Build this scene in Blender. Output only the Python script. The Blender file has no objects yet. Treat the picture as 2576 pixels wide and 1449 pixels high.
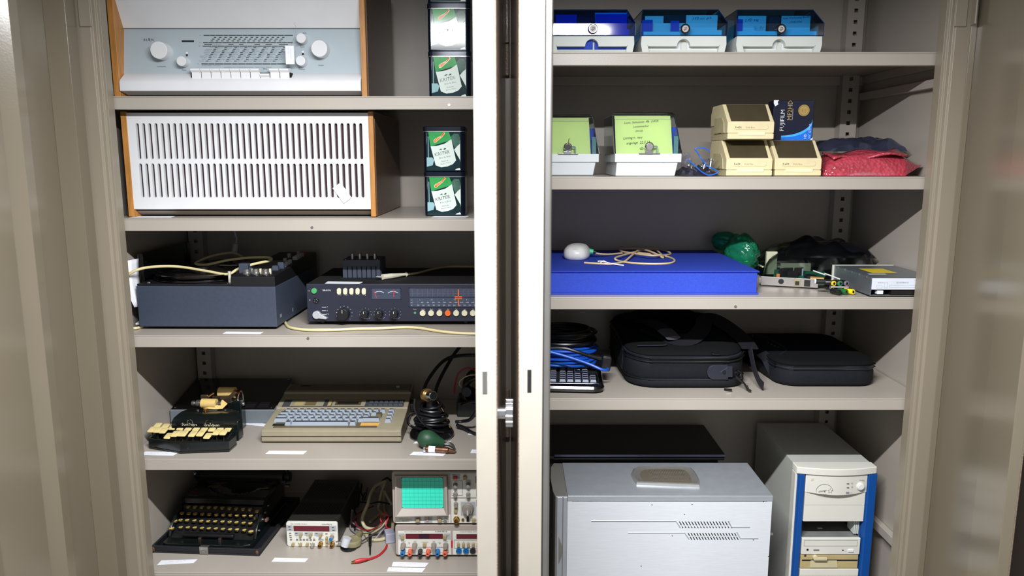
import bpy, math, random
from mathutils import Matrix, Vector
from math import sin, cos, pi, radians
random.seed(7)
SC = bpy.context.scene
COL = SC.collection
# ---------------------------------------------------------------- camera, world, light, exposure
FPX, TILT, EYE = 1900.0, radians(9.6), 1.5
cd = bpy.data.cameras.new('camera'); cam = bpy.data.objects.new('camera', cd); COL.objects.link(cam)
cam.location = (0, 0, EYE); cam.rotation_euler = (pi/2 - TILT, 0, 0)
cd.sensor_width = 36.0; cd.lens = 36.0*FPX/2576.0; cd.clip_start = .02
cd.dof.use_dof = True; cd.dof.focus_distance = 1.60; cd.dof.aperture_fstop = 4.0
SC.camera = cam
w = bpy.data.worlds.new('world'); SC.world = w; w.use_nodes = True
bg = w.node_tree.nodes['Background']; bg.inputs[0].default_value = (.93, .96, 1, 1); bg.inputs[1].default_value = .42
def area(name, loc, rot, sx, sy, power, color):
    l = bpy.data.lights.new(name, 'AREA'); l.shape = 'RECTANGLE'; l.size = sx; l.size_y = sy; l.energy = power; l.color = color
    o = bpy.data.objects.new(name, l); COL.objects.link(o); o.location = loc; o.rotation_euler = rot; return o
area('ceiling_tube', (.0, .60, 1.90), (radians(1), 0, 0), .60, .03, 52, (.97, .98, 1.0))
SC.view_settings.view_transform = 'Standard'; SC.view_settings.look = 'None'
SC.view_settings.gamma = 1; SC.view_settings.use_curve_mapping = False
SC.view_settings.exposure = 0.0
# ---------------------------------------------------------------- helpers
CT, ST = cos(TILT), sin(TILT)
def _ray(px, py):
    u = (px-1288)/FPX; v = (724.5-py)/FPX
    return Vector((u, CT+v*ST, -ST+v*CT))
def P(px, py, z):                      # a photo pixel seen on the horizontal plane at height z
    d = _ray(px, py); t = (z-EYE)/d.z; return Vector((d.x*t, d.y*t, z))
def Q(px, py, Y):                      # a photo pixel seen on the upright plane at depth Y
    d = _ray(px, py); t = Y/d.y; return Vector((d.x*t, Y, EYE+d.z*t))

def lin(h):
    if isinstance(h, str):
        c = [int(h[i:i+2], 16)/255 for i in (0, 2, 4)]
    else: c = [k/255 for k in h]
    return [k/12.92 if k <= .04045 else ((k+.055)/1.055)**2.4 for k in c]
def mat(name, col, rough=.5, metal=0, var=.06, vs=25, bump=0, bs=300, spec=.5, coat=0, stretch=None, kind='noise'):
    m = bpy.data.materials.new(name); m.use_nodes = True; nt = m.node_tree; n = nt.nodes; L = nt.links
    b = n['Principled BSDF']; c = lin(col)
    b.inputs['Roughness'].default_value = rough; b.inputs['Metallic'].default_value = metal
    b.inputs['Specular IOR Level'].default_value = spec; b.inputs['Coat Weight'].default_value = coat
    b.inputs['Coat Roughness'].default_value = .12
    b.inputs['Base Color'].default_value = (*c, 1)
    tc = n.new('ShaderNodeTexCoord'); src = tc.outputs['Object']
    if stretch:
        mp = n.new('ShaderNodeMapping'); mp.inputs['Scale'].default_value = stretch; L.new(src, mp.inputs[0]); src = mp.outputs[0]
    if var:
        t = n.new('ShaderNodeTexNoise'); t.inputs['Scale'].default_value = vs; t.inputs['Detail'].default_value = 4; L.new(src, t.inputs['Vector'])
        r = n.new('ShaderNodeValToRGB'); r.color_ramp.elements[0].position = .3; r.color_ramp.elements[1].position = .7
        r.color_ramp.elements[0].color = (*[max(0, k*(1-var)) for k in c], 1); r.color_ramp.elements[1].color = (*[min(1, k*(1+var)) for k in c], 1)
        L.new(t.outputs['Fac'], r.inputs[0]); L.new(r.outputs[0], b.inputs['Base Color'])
    if bump:
        if kind == 'noise':
            t = n.new('ShaderNodeTexNoise'); t.inputs['Scale'].default_value = bs; t.inputs['Detail'].default_value = 2; o = t.outputs['Fac']
        elif kind == 'voronoi':
            t = n.new('ShaderNodeTexVoronoi'); t.inputs['Scale'].default_value = bs; o = t.outputs['Distance']
        else:
            t = n.new('ShaderNodeTexWave'); t.inputs['Scale'].default_value = bs; o = t.outputs['Fac']
        L.new(src, t.inputs['Vector'])
        bp = n.new('ShaderNodeBump'); bp.inputs['Strength'].default_value = bump; bp.inputs['Distance'].default_value = .002
        L.new(o, bp.inputs['Height']); L.new(bp.outputs[0], b.inputs['Normal'])
    return m
def clear(name, col, rough=.08, gloss=.9, ior=1.45, bump=0, bs=60, body=0, bodycol=None):   # thin tinted plastic
    m = bpy.data.materials.new(name); m.use_nodes = True; nt = m.node_tree; n = nt.nodes; L = nt.links
    n.remove(n['Principled BSDF']); out = n['Material Output']
    t = n.new('ShaderNodeBsdfTransparent'); t.inputs[0].default_value = (*lin(col), 1)
    g = n.new('ShaderNodeBsdfGlossy'); g.inputs['Roughness'].default_value = rough; g.inputs[0].default_value = (gloss,)*3+(1,)
    f = n.new('ShaderNodeFresnel'); f.inputs[0].default_value = ior
    mx = n.new('ShaderNodeMixShader'); L.new(f.outputs[0], mx.inputs[0])
    last = t.outputs[0]
    if body:
        d = n.new('ShaderNodeBsdfDiffuse'); d.inputs[0].default_value = (*lin(bodycol or col), 1)
        m2 = n.new('ShaderNodeMixShader'); m2.inputs[0].default_value = body; L.new(last, m2.inputs[1]); L.new(d.outputs[0], m2.inputs[2]); last = m2.outputs[0]
    L.new(last, mx.inputs[1]); L.new(g.outputs[0], mx.inputs[2]); L.new(mx.outputs[0], out.inputs[0])
    if bump:
        tx = n.new('ShaderNodeTexNoise'); tx.inputs['Scale'].default_value = bs; tx.inputs['Detail'].default_value = 5
        tc = n.new('ShaderNodeTexCoord'); L.new(tc.outputs['Object'], tx.inputs['Vector'])
        bp = n.new('ShaderNodeBump'); bp.inputs['Strength'].default_value = bump; bp.inputs['Distance'].default_value = .01
        L.new(tx.outputs['Fac'], bp.inputs['Height']); L.new(bp.outputs[0], g.inputs['Normal'])
    return m

_glyph = {}
def glyphs(s):
    if s not in _glyph:
        cu = bpy.data.curves.new('t', 'FONT'); cu.body = s; cu.size = 1; cu.resolution_u = 1; cu.fill_mode = 'FRONT'
        o = bpy.data.objects.new('t', cu); me = bpy.data.meshes.new_from_object(o)
        vs = [(v.co.x, v.co.y) for v in me.vertices]; fs = [tuple(p.vertices) for p in me.polygons]
        bpy.data.objects.remove(o); bpy.data.meshes.remove(me); bpy.data.curves.remove(cu)
        _glyph[s] = (vs, fs)
    return _glyph[s]

class M:
    """collects shapes for one mesh; M(root) takes world coordinates, M() local ones"""
    def __init__(s, root=None):
        s.v = []; s.f = []; s.i = []; s.k = 0; s.T = Matrix.Identity(4)
        if root is not None: s.T = (Matrix.Translation(root.location) @ Matrix.Rotation(root.rotation_euler.z, 4, 'Z')).inverted()
        s.B = s.T.copy()
    def at(s, loc=(0, 0, 0), rot=(0, 0, 0)):
        s.T = s.B @ Matrix.Translation(Vector(loc)) @ Matrix.Rotation(rot[2], 4, 'Z') @ Matrix.Rotation(rot[1], 4, 'Y') @ Matrix.Rotation(rot[0], 4, 'X'); return s
    def m(s, k): s.k = k; return s
    def add(s, vs, fs):
        b = len(s.v); T = s.T
        s.v += [tuple(T @ Vector(p)) for p in vs]
        for f in fs: s.f.append([b+j for j in f]); s.i.append(s.k)
        return s
    def box(s, x0, x1, y0, y1, z0, z1):
        return s.add([(x0,y0,z0),(x1,y0,z0),(x1,y1,z0),(x0,y1,z0),(x0,y0,z1),(x1,y0,z1),(x1,y1,z1),(x0,y1,z1)],
                     [(0,3,2,1),(4,5,6,7),(0,1,5,4),(1,2,6,5),(2,3,7,6),(3,0,4,7)])
    def rect(s, x0, x1, z0, z1, y):          # upright print facing -y
        return s.add([(x0,y,z0),(x1,y,z0),(x1,y,z1),(x0,y,z1)], [(0,1,2,3)])
    def flat(s, x0, x1, y0, y1, z):
        return s.add([(x0,y0,z),(x1,y0,z),(x1,y1,z),(x0,y1,z)], [(0,1,2,3)])
    def poly(s, pts): return s.add(pts, [tuple(range(len(pts)))])
    def prism(s, pts, ax, a, b):
        n = len(pts)
        def mk(p, t): return {'x': (t, p[0], p[1]), 'y': (p[0], t, p[1]), 'z': (p[0], p[1], t)}[ax]
        vs = [mk(p, a) for p in pts]+[mk(p, b) for p in pts]
        return s.add(vs, [tuple(range(n))[::-1], tuple(range(n, 2*n))]+[(j, (j+1) % n, n+(j+1) % n, n+j) for j in range(n)])
    def frus(s, x0, x1, y0, y1, z0, z1, i, j=None):   # box whose top is inset
        j = i if j is None else j
        return s.add([(x0,y0,z0),(x1,y0,z0),(x1,y1,z0),(x0,y1,z0),(x0+i,y0+j,z1),(x1-i,y0+j,z1),(x1-i,y1-j,z1),(x0+i,y1-j,z1)],
                     [(0,3,2,1),(4,5,6,7),(0,1,5,4),(1,2,6,5),(2,3,7,6),(3,0,4,7)])
    def rings(s, R, caps=True, closed=False):
        n = len(R[0]); vs = [p for r in R for p in r]; fs = []
        for a in range(len(R)-(0 if closed else 1)):
            c = (a+1) % len(R)
            fs += [(a*n+j, a*n+(j+1) % n, c*n+(j+1) % n, c*n+j) for j in range(n)]
        if caps and not closed: fs += [tuple(range(n))[::-1], tuple((len(R)-1)*n+j for j in range(n))]
        return s.add(vs, fs)
    def lathe(s, prof, c=(0, 0, 0), ax='z', n=20):     # prof: (radius, height along axis)
        R = []
        for r, h in prof:
            ring = []
            for j in range(n):
                a = 2*pi*j/n; u, v = r*cos(a), r*sin(a)
                p = {'z': (u, v, h), 'y': (u, h, -v), 'x': (h, u, v)}[ax]
                ring.append((c[0]+p[0], c[1]+p[1], c[2]+p[2]))
            R.append(ring)
        return s.rings(R)
    def cyl(s, a, b, r, r2=None, n=14):
        a = Vector(a); b = Vector(b); d = (b-a).normalized(); r2 = r if r2 is None else r2
        u = d.cross(Vector((0, 0, 1)) if abs(d.z) < .9 else Vector((1, 0, 0))).normalized(); w_ = d.cross(u)
        f = lambda c, q: [tuple(c+q*(cos(2*pi*j/n)*u+sin(2*pi*j/n)*w_)) for j in range(n)]
        return s.rings([f(a, r), f(b, r2)])
    def tube(s, pts, r, n=7, sub=5, closed=False, taper=None):
        p = [Vector(q) for q in pts]; out = []; N = len(p)
        for k in range(N if closed else N-1):
            g = lambda j: p[j % N] if closed else p[max(0, min(N-1, j))]
            a, b, c, d = g(k-1), g(k), g(k+1), g(k+2)
            for q in range(sub):
                t = q/sub
                out.append(.5*((2*b)+(c-a)*t+(2*a-5*b+4*c-d)*t*t+(3*b-a-3*c+d)*t**3))
        if not closed: out.append(p[-1])
        R = []; u = None
        for k, q in enumerate(out):
            d = (out[(k+1) % len(out)] if (closed or k+1 < len(out)) else q)-(out[k-1] if (closed or k > 0) else q)
            if d.length < 1e-9: d = Vector((1, 0, 0))
            d.normalize()
            if u is None: u = d.orthogonal().normalized()
            else:
                u = u-d*u.dot(d); u = u.normalized() if u.length > 1e-6 else d.orthogonal().normalized()
            w_ = d.cross(u); rr = r if taper is None else r*taper(k/max(1, len(out)-1))
            R.append([tuple(q+rr*(cos(2*pi*j/n)*u+sin(2*pi*j/n)*w_)) for j in range(n)])
        return s.rings(R, closed=closed)
    def rr(s, x0, x1, y0, y1, prof, r, n=4):           # rounded rectangles lofted along z; prof: (z, inset)
        R = []
        for z, i in prof:
            a0, a1, b0, b1 = x0+i, x1-i, y0+i, y1-i; q = max(r-i, .0006); ring = []
            for cx, cy, st in ((a1-q, b0+q, -90), (a1-q, b1-q, 0), (a0+q, b1-q, 90), (a0+q, b0+q, 180)):
                for k in range(n+1):
                    t = radians(st+90*k/n); ring.append((cx+q*cos(t), cy+q*sin(t), z))
            R.append(ring)
        return s.rings(R)
    def slot(s, x0, x1, z0, z1, cx, hw, a, b, dep, y=0):   # plate cell around an upright stadium hole from z=a to b, with walls
        k = .7071*hw
        H = [(cx+hw, b-hw), (cx+k, b-hw+k), (cx, b), (cx-k, b-hw+k), (cx-hw, b-hw), (cx-hw, a+hw), (cx-k, a+hw-k), (cx, a), (cx+k, a+hw-k), (cx+hw, a+hw)]
        O = [(x1, b-hw), (x1, z1), (cx, z1), (x0, z1), (x0, b-hw), (x0, a+hw), (x0, z0), (cx, z0), (x1, z0), (x1, a+hw)]
        n = 10; vs = [(p[0], y, p[1]) for p in O]+[(p[0], y, p[1]) for p in H]+[(p[0], y+dep, p[1]) for p in H]
        fs = []
        for j in range(n):
            c = (j+1) % n; fs += [(j, n+j, n+c, c), (n+j, 2*n+j, 2*n+c, n+c)]
        return s.add(vs, fs)
    def text(s, t, size, o, ux=(1, 0, 0), uz=(0, 0, 1), al='l', sx=1):
        vs, fs = glyphs(t)
        if not vs: return s
        xs = [v[0] for v in vs]; off = {'l': min(xs), 'c': (min(xs)+max(xs))/2, 'r': max(xs)}[al]
        o = Vector(o); ux = Vector(ux); uz = Vector(uz)
        return s.add([tuple(o+ux*((x-off)*size*sx)+uz*(y*size)) for x, y in vs], fs)
    def sphere(s, c, rx, ry=None, rz=None, nu=14, nv=9):
        ry = rx if ry is None else ry; rz = rx if rz is None else rz; R = []
        for k in range(nv+1):
            a = -pi/2+pi*k/nv; q = max(cos(a), .02)
            R.append([(c[0]+rx*q*cos(2*pi*j/nu), c[1]+ry*q*sin(2*pi*j/nu), c[2]+rz*sin(a)) for j in range(nu)])
        return s.rings(R)
    def sheet(s, fn, nu, nv):
        vs = [fn(a/nu, b/nv) for b in range(nv+1) for a in range(nu+1)]
        return s.add(vs, [(b*(nu+1)+a, b*(nu+1)+a+1, (b+1)*(nu+1)+a+1, (b+1)*(nu+1)+a) for b in range(nv) for a in range(nu)])

def obj(name, g, m, parent=None, bev=0, seg=2, ang=35, smooth=True):
    me = bpy.data.meshes.new(name); me.from_pydata(g.v, [], g.f)
    for q in (m if isinstance(m, (list, tuple)) else [m]): me.materials.append(q)
    if isinstance(m, (list, tuple)): me.polygons.foreach_set('material_index', g.i)
    if smooth:
        me.polygons.foreach_set('use_smooth', [True]*len(me.polygons)); me.set_sharp_from_angle(angle=radians(ang))
    me.update()
    o = bpy.data.objects.new(name, me); COL.objects.link(o)
    if parent: o.parent = parent
    if bev:
        b = o.modifiers.new('bevel', 'BEVEL'); b.width = bev; b.segments = seg; b.limit_method = 'ANGLE'; b.angle_limit = radians(40); b.harden_normals = True
    return o
def tag(o, label, cat, group=None):
    o['label'] = label; o['category'] = cat
    if group: o['group'] = group
    return o
def thing(name, label, cat, loc=(0, 0, 0), rz=0, group=None):
    o = bpy.data.objects.new(name, None); COL.objects.link(o); o.empty_display_size = .02
    o.location = loc; o.rotation_euler = (0, 0, rz); return tag(o, label, cat, group)
def struct(name, g, m, bev=0, parent=None):
    o = obj(name, g, m, parent, bev); o['kind'] = 'structure'; return o
def again(o, parent=None, loc=None, rz=None):          # an object that shares another's mesh
    c = o.copy(); COL.objects.link(c)
    if parent is not None: c.parent = parent
    if loc is not None: c.location = loc
    if rz is not None: c.rotation_euler = (0, 0, rz)
    return c
def dup(root, loc, rz, label):
    r = root.copy(); COL.objects.link(r); r.location = loc; r.rotation_euler = (0, 0, rz); r['label'] = label
    for ch in list(root.children):
        c = again(ch, r)
        for g in list(ch.children): again(g, c)
    return r
# ---------------------------------------------------------------- materials
PAINT = mat('beige_paint', (170, 162, 152), .34, var=.03, vs=6, bump=.05, bs=500)
PAINT_DIM = mat('dimmed_door_paint', (115, 106, 90), .2, var=.03, vs=5, bump=.03, bs=300)  # cabinet beige darkened: weaker light on the doors put into the colour
FRAME_DIM = mat('dimmed_frame_paint', (140, 130, 114), .36, var=.03, vs=6, bump=.05, bs=500)  # light falloff towards the outer stiles worked into the frame colour
CREAM = mat('cream_edge_paint', (164, 158, 147), .4, var=.02)
HAMMER = mat('brown_hammered_paint', (130, 114, 100), .3, var=.1, vs=60, bump=.9, bs=330, coat=.4)
STEEL = mat('steel', (170, 168, 165), .3, .9, var=.05)
CHROME = mat('chrome', (225, 225, 228), .12, 1, var=0)
BRASS = mat('brass', (190, 150, 80), .28, 1, var=.06)
BLACK = mat('black_plastic', (22, 22, 25), .4, var=.1)
BLACKG = mat('black_gloss', (10, 10, 12), .18, var=.05, coat=.5)
BLACKM = mat('black_matt', (16, 16, 18), .75, var=.15, vs=80)
CABLE = mat('black_cable', (18, 19, 23), .35, var=.1)
CREAMC = mat('cream_cable', (214, 200, 152), .45, var=.05)
WHITE = mat('white_plastic', (228, 229, 230), .4, var=.02)
WHITE2 = mat('white_metal', (224, 228, 232), .35, var=.02)
PAPER = mat('white_paper', (238, 240, 246), .8, var=.02)
INK = mat('ink', (26, 30, 38), .6, var=0)
GREYINK = mat('grey_ink', (128, 138, 146), .6, var=0)
FAINT = mat('faint_ink', (196, 200, 208), .7, var=0)
WHITEINK = mat('white_ink', (225, 226, 228), .6, var=0)
RED = mat('red', (200, 40, 36), .4, var=.05)
DARK = mat('dark_hollow', (12, 10, 12), .9, var=0)
# ---------------------------------------------------------------- room
FLOORM = mat('grey_floor', (120, 116, 110), .6, var=.08, vs=3)
WALLM = mat('plaster_wall', (178, 168, 150), .8, var=.03, vs=4, bump=.1, bs=90)
struct('floor', M().box(-1.6, 1.6, -.6, 2.1, -.05, 0), FLOORM)
struct('wall_back', M().box(-1.6, 1.6, 1.99, 2.09, 0, 2.6), WALLM)
struct('wall_left', M().box(-1.6, -1.5, -.6, 1.99, 0, 2.6), WALLM)
struct('wall_right', M().box(1.5, 1.6, -.6, 1.99, 0, 2.6), WALLM)
# ---------------------------------------------------------------- the two steel cabinets
YS, YB = 1.5, 1.91                       # shelf front edge, inside face of the back panel
def shelf_mesh(g, x0, x1, z):
    z -= .0006
    g.box(x0, x1, YS, YB-.012, z-.003, z)                       # sheet
    g.box(x0, x1, YS, YS+.002, z-.025, z-.003); g.box(x0, x1, YS+.002, YS+.016, z-.025, z-.023)   # folded front lip
    g.box(x0, x1, YB-.014, YB-.012, z-.025, z-.003)
    g.box(x0, x0+.002, YS+.002, YB-.014, z-.022, z-.003); g.box(x1-.002, x1, YS+.002, YB-.014, z-.022, z-.003)
    return g
def post_mesh(x0, x1, z0, z1, pitch=.0262, zo=.0):
    g = M(); y0, y1 = 1.880, 1.883; c = (x0+x1)/2; h = .0045
    g.box(x0, c-h, y0, y1, z0, z1); g.box(c+h, x1, y0, y1, z0, z1)
    z = z0
    while z < z1-pitch:                                           # rungs between the square holes
        g.box(c-h, c+h, y0, y1, z, z+pitch-.009); z += pitch
    g.box(x0, x0+.002, y1, 1.904, z0, z1); g.box(x1-.002, x1, y1, 1.904, z0, z1); g.box(x0, x1, 1.904, 1.907, z0, z1)
    return g
def cabinet(label, xl, xr, inl, inr, fl, fr, shelves, posts):
    t = thing('storage_cabinet', label, 'cabinet', ((xl+xr)/2, 1.68, 0))
    H = 1.96
    def part(n, g, m, bev=.0008): return obj(n, g, m, t, bev)
    part('side_panel', M(t).box(xl, inl, 1.466, 1.925, .06, H), PAINT); part('side_panel', M(t).box(inr, xr, 1.466, 1.925, .06, H), PAINT)
    part('back_panel', M(t).box(inl, inr, YB, 1.925, .06, H), PAINT)
    part('top_panel', M(t).box(xl, xr, 1.466, 1.93, H, H+.02), PAINT); part('base', M(t).box(xl+.01, xr-.01, 1.50, 1.91, 0, .06), HAMMER)
    for s, a, b in ((1, fl, inl), (-1, fr, inr)):                # front stiles with a stepped inner lip
        g = M(t)
        pts = [(a, 1.470), (a, 1.494), (a-s*.004, 1.494), (a-s*.004, 1.480), (b, 1.480), (b-s*.012, 1.474), (b-s*.012, 1.462), (a-s*.016, 1.462), (a-s*.013, 1.466), (a-s*.007, 1.466), (a-s*.005, 1.470)]
        g.prism(pts if s > 0 else pts[::-1], 'z', .06, H); part('front_stile', g, FRAME_DIM, .0006)
    for z in shelves:
        sh = part('shelf', shelf_mesh(M(t), inl+.004, inr-.004, z), PAINT, .0015)
    for x0, x1 in posts: part('perforated_post', shift(post_mesh(x0, x1, .1, 1.93), t), PAINT, 0)
    return t
def shift(g, t):
    l = t.location; g.v = [(a-l.x, b-l.y, c-l.z) for a, b, c in g.v]; return g
LS = [1.6227, 1.3866, 1.149, .8836, .6257]; RS = [1.7048, 1.4685, 1.228, 1.0152]
L1, L2, L3, L4, L5 = LS; R1, R2, R3, R4 = RS; R5 = .42
cabL = cabinet('left beige steel cabinet of old radios and typewriters on five shelves', -.832, .0005, -.815, -.016, -.766, -.045, LS, [(-.808, -.773)])
cabR = cabinet('right beige steel cabinet of computers, bags and disk boxes on shelves', .0025, .874, .016, .858, .05, .808, RS+[R5], [(.7985, .8385)])
# door: local x runs from hinge to free edge, local +y is the outside, z up
def door(cab, hinge, free, thick, side, ribs, dark_out=True):
    """side=+1: inside face on the local -y side after rotation, hinge stays put"""
    d = Vector((free[0]-hinge[0], free[1]-hinge[1])); W = d.length; a = math.atan2(d.y, d.x)
    l = cab.location
    o = bpy.data.objects.new('door', None); 
    def place(ob):
        ob.parent = cab; ob.location = (hinge[0]-l.x, hinge[1]-l.y, 0); ob.rotation_euler = (0, 0, a)
    s = side
    g = M(); z0, z1 = .075, 1.945
    def bx(x0, x1, y0, y1, za=z0, zb=z1, k=0): g.m(k).box(x0, x1, min(s*y0, s*y1), max(s*y0, s*y1), za, zb)
    bx(0, W, thick-.0015, thick, k=1)                      # outer skin, brown hammered
    bx(W-.0015, W, 0, thick-.0015, k=2 if dark_out else 0)                    # free edge, cream
    bx(0, W-.0015, thick-.004, thick-.0015)                # inner sheet
    bx(0, .0015, .004, thick-.004)
    for k in ribs:
        x0, x1, y0, x2, x3 = k                             # raised box: foot x0..x3, top x1..x2 at height y0
        pts = [(x0, s*(thick-.004)), (x1, s*y0), (x2, s*y0), (x3, s*(thick-.004))]
        g.m(0).prism(pts if s < 0 else pts[::-1], 'z', z0+.001, z1-.001)
    ob = obj('door', g, [PAINT_DIM, HAMMER, CREAM], None, .0012); place(ob)
    return ob, W, a
# outer doors
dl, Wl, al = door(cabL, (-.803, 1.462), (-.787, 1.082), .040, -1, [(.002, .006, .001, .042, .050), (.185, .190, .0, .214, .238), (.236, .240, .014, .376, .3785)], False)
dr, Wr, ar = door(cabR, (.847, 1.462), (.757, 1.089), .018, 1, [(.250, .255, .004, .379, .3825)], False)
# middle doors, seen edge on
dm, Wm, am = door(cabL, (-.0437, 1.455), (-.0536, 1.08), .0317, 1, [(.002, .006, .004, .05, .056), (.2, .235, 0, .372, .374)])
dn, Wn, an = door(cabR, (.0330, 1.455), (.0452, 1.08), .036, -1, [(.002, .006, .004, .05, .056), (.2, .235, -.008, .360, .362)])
g = M(); g.box(.340, .372, .0, .012, .075, 1.945)
obj('rolled_edge', g, STEEL, dn, .004)
# hinge leaves and knuckles
for dd, s in ((dl, -1), (dr, 1)):
    for zc in (1.79, .3):
        g = M(); g.box(.004, .026, s*.0015 if s > 0 else -.0045, .0045 if s > 0 else -.0015, zc-.045, zc+.045)
        h = obj('hinge_leaf', g, FRAME_DIM, dd, .001)
for cab, x in ((cabL, -.7895), (cabR, .8300)):
    for zc in (1.79, .3):
        g = M(cab).box(x-.011, x+.011, 1.459, 1.4625, zc-.046, zc+.046); obj('hinge_leaf', g, FRAME_DIM, cab, .001)
for za, zb in ((1.655, 1.712), (1.7135, 1.80), (.95, 1.0), (1.0015, 1.05)):
    obj('hinge_knuckle', M(cabL).cyl((-.0092, 1.452, za), (-.0092, 1.452, zb), .0048), HAMMER, cabL, .0015)
# lock knob, strike slots
t = cabL
g = M(); kz = 1.117
def dloc(dd, p): return dd.matrix_basis.inverted() @ (Vector(p)-cabL.location if dd is dm else Vector(p)-cabR.location)
c = dloc(dm, (-.0215, 1.115, kz)); x, y, z = c
g.cyl((x, y-.004, z), (x, y+.014, z), .0115, n=20)
for k in range(12):
    a = 2*pi*k/12; g.cyl((x+.0195*cos(a), y+.012, z+.0195*sin(a)), (x+.0195*cos(a), y+.0235, z+.0195*sin(a)), .0032, n=8)
g.cyl((x, y+.012, z), (x, y+.0235, z), .0198, n=24)
obj('lock_knob', g, CHROME, dm, .0008)
g = M(); g.box(x-.02, x+.02, y-.002, y+.0012, z+.05, z+.078); obj('lock_plate', g, STEEL, dm, .001)
W_ = Wm
obj('keeper', M().box(W_-.0005, W_+.0008, .010, .017, 1.158, 1.193), STEEL, dm, .0004)
obj('slot', M().box(W_-.0005, W_+.0003, .011, .0155, 1.161, 1.186), DARK, dm)
obj('slot', M().box(Wn-.0005, Wn+.0004, -.0225, -.0165, 1.160, 1.195), DARK, dn)
# screws on the shelf lips
for cab, pts in ((cabL, ((775, 851, L3), (785, 572, L2), (1130, 264, L1))), (cabR, ((1850, 771, R3),))):
    for px, py, z in pts:
        q = Q(px, py, 1.4995); obj('lip_screw', M(cab).cyl((q.x, 1.4985, q.z), (q.x, 1.5005, q.z), .0028, n=10), STEEL, cab)
# diagonal brace at the foot of the right side wall, hook ledge under the top right shelf
g = M(cabR); g.box(.840, .857, 1.50, 1.89, R1-.062, R1-.045); obj('shelf_support', g, PAINT, cabR, .001)
g = M(cabR); g.box(.842, .857, 1.50, 1.89, .655, .675); obj('shelf_support', g, PAINT, cabR, .001)
# ---------------------------------------------------------------- neighbour locker seen past the right door
t = thing('steel_locker', 'beige steel locker side beyond the right cabinet door', 'locker', (1.07, 1.45, 0))
obj('body', M(t).box(.93, 1.25, 1.20, 1.93, .04, 1.96), PAINT, t, .003)
obj('plinth', M(t).box(.95, 1.23, 1.24, 1.92, 0, .04), HAMMER, t)
# ================================================================= LEFT CABINET, SHELF 1 AND 2
WOOD = mat('honey_wood', (180, 124, 62), .42, var=.22, vs=14, stretch=(14, 14, 1.2))
VENEER_SHADE = mat('shaded_veneer', (84, 66, 54), .35, var=.2, vs=30, stretch=(8, 1, 8))  # veneer of the outer sides, their shade put into the colour
LACQ = mat('white_lacquer', (220, 221, 223), .45, var=.02)
DIAL = mat('pale_grey_dial', (168, 180, 186), .5, var=.015)
CLOTH = mat('brown_speaker_cloth', (52, 34, 38), .9, var=.2, vs=300)
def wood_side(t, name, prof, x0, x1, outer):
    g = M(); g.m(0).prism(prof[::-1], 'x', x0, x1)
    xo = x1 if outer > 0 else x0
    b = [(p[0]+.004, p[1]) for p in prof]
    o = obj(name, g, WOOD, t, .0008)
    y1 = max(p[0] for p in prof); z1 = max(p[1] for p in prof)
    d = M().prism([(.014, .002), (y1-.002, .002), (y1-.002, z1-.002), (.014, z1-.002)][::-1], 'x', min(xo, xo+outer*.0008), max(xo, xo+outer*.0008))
    obj('shaded_veneer_sheet', d, VENEER_SHADE, o)
    return o
# -- table radio with piano keys
t = thing('table_radio', 'white table radio with wooden sides, round knobs and piano keys', 'radio', (-.786, 1.535, L1))
W, D, H = .500, .335, .252
wood_side(t, 'side_panel', [(0, 0), (D, 0), (D, H), (0, H)], 0, .0125, -1)
wood_side(t, 'side_panel', [(0, 0), (D, 0), (D, H), (0, H)], W-.0105, W, 1)
obj('rear_body', M().box(.0125, W-.0105, .05, D-.01, .014, H-.004), DARK, t)
xa, xb = .0125, W-.0105
obj('upper_panel', M().prism([(.032, .1365), (.002, .2), (.0, .25), (.05, .25), (.05, .1365)][::-1], 'x', xa, xb), LACQ, t, .0006)
zt, yt, zb, yb = .1355, .036, .046, .020
def DP(x, z, off=.0):                      # a point on the sloping dial panel
    k = (z-zb)/(zt-zb); return (x, yb+(yt-yb)*k-.0004-off, z)
obj('dial_panel', M().prism([(yb, zb), (yt, zt), (yt+.012, zt), (yb+.02, zb)][::-1], 'x', xa, xb), DIAL, t)
obj('bottom_rail', M().prism([(.022, .049), (.0, .034), (-.004, .028), (-.004, .012), (.03, .006), (.04, .049)][::-1], 'x', xa+.001, xb-.001), LACQ, t, .001)
obj('plinth', M().box(xa, xb, .04, .1, 0, .014), DARK, t)
fx = lambda p: (p-297)/1270+.005
fz = lambda p: .046+(185-p)/1299+.0005
g = M()
def dash(x0, x1, z, h=.0012, k=0):
    g.m(k); a = DP(x0, z); b = DP(x1, z); c = DP(x1, z+h); d = DP(x0, z+h); g.poly([a, b, c, d])
def ptext(s, x, z, size, k=0, al='l'):
    g.m(k).text(s, size, DP(x, z), (1, 0, 0), (0, (yt-yb)/(zt-zb), 1), al)
for py, x0, x1 in ((87, 508, 737), (105.5, 507, 735), (114.5, 506, 735), (160, 503, 726)):
    x = x0
    while x < x1-6:
        e = min(x1, x+random.uniform(12, 25)); dash(fx(x), fx(e-.9), fz(py), .0016); x = e
    ptext('MHz' if py < 90 else 'kHz', fx(x1+5), fz(py), .004, 1); ptext('m', fx(x0-10), fz(py), .004, 1)
for j, py in enumerate((92, 96.5, 101)):
    for k in range(14): dash(fx(534-4*j+k*13.3), fx(534-4*j+k*13.3+6.2), fz(py), .0014)
for x0, x1 in ((510, 530), (571, 584), (598, 609), (637, 651), (665, 681), (699, 722)): dash(fx(x0), fx(x1), fz(110), .0014)
ptext('UKW Band', fx(532), fz(110.5), .0036, 1)
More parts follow.
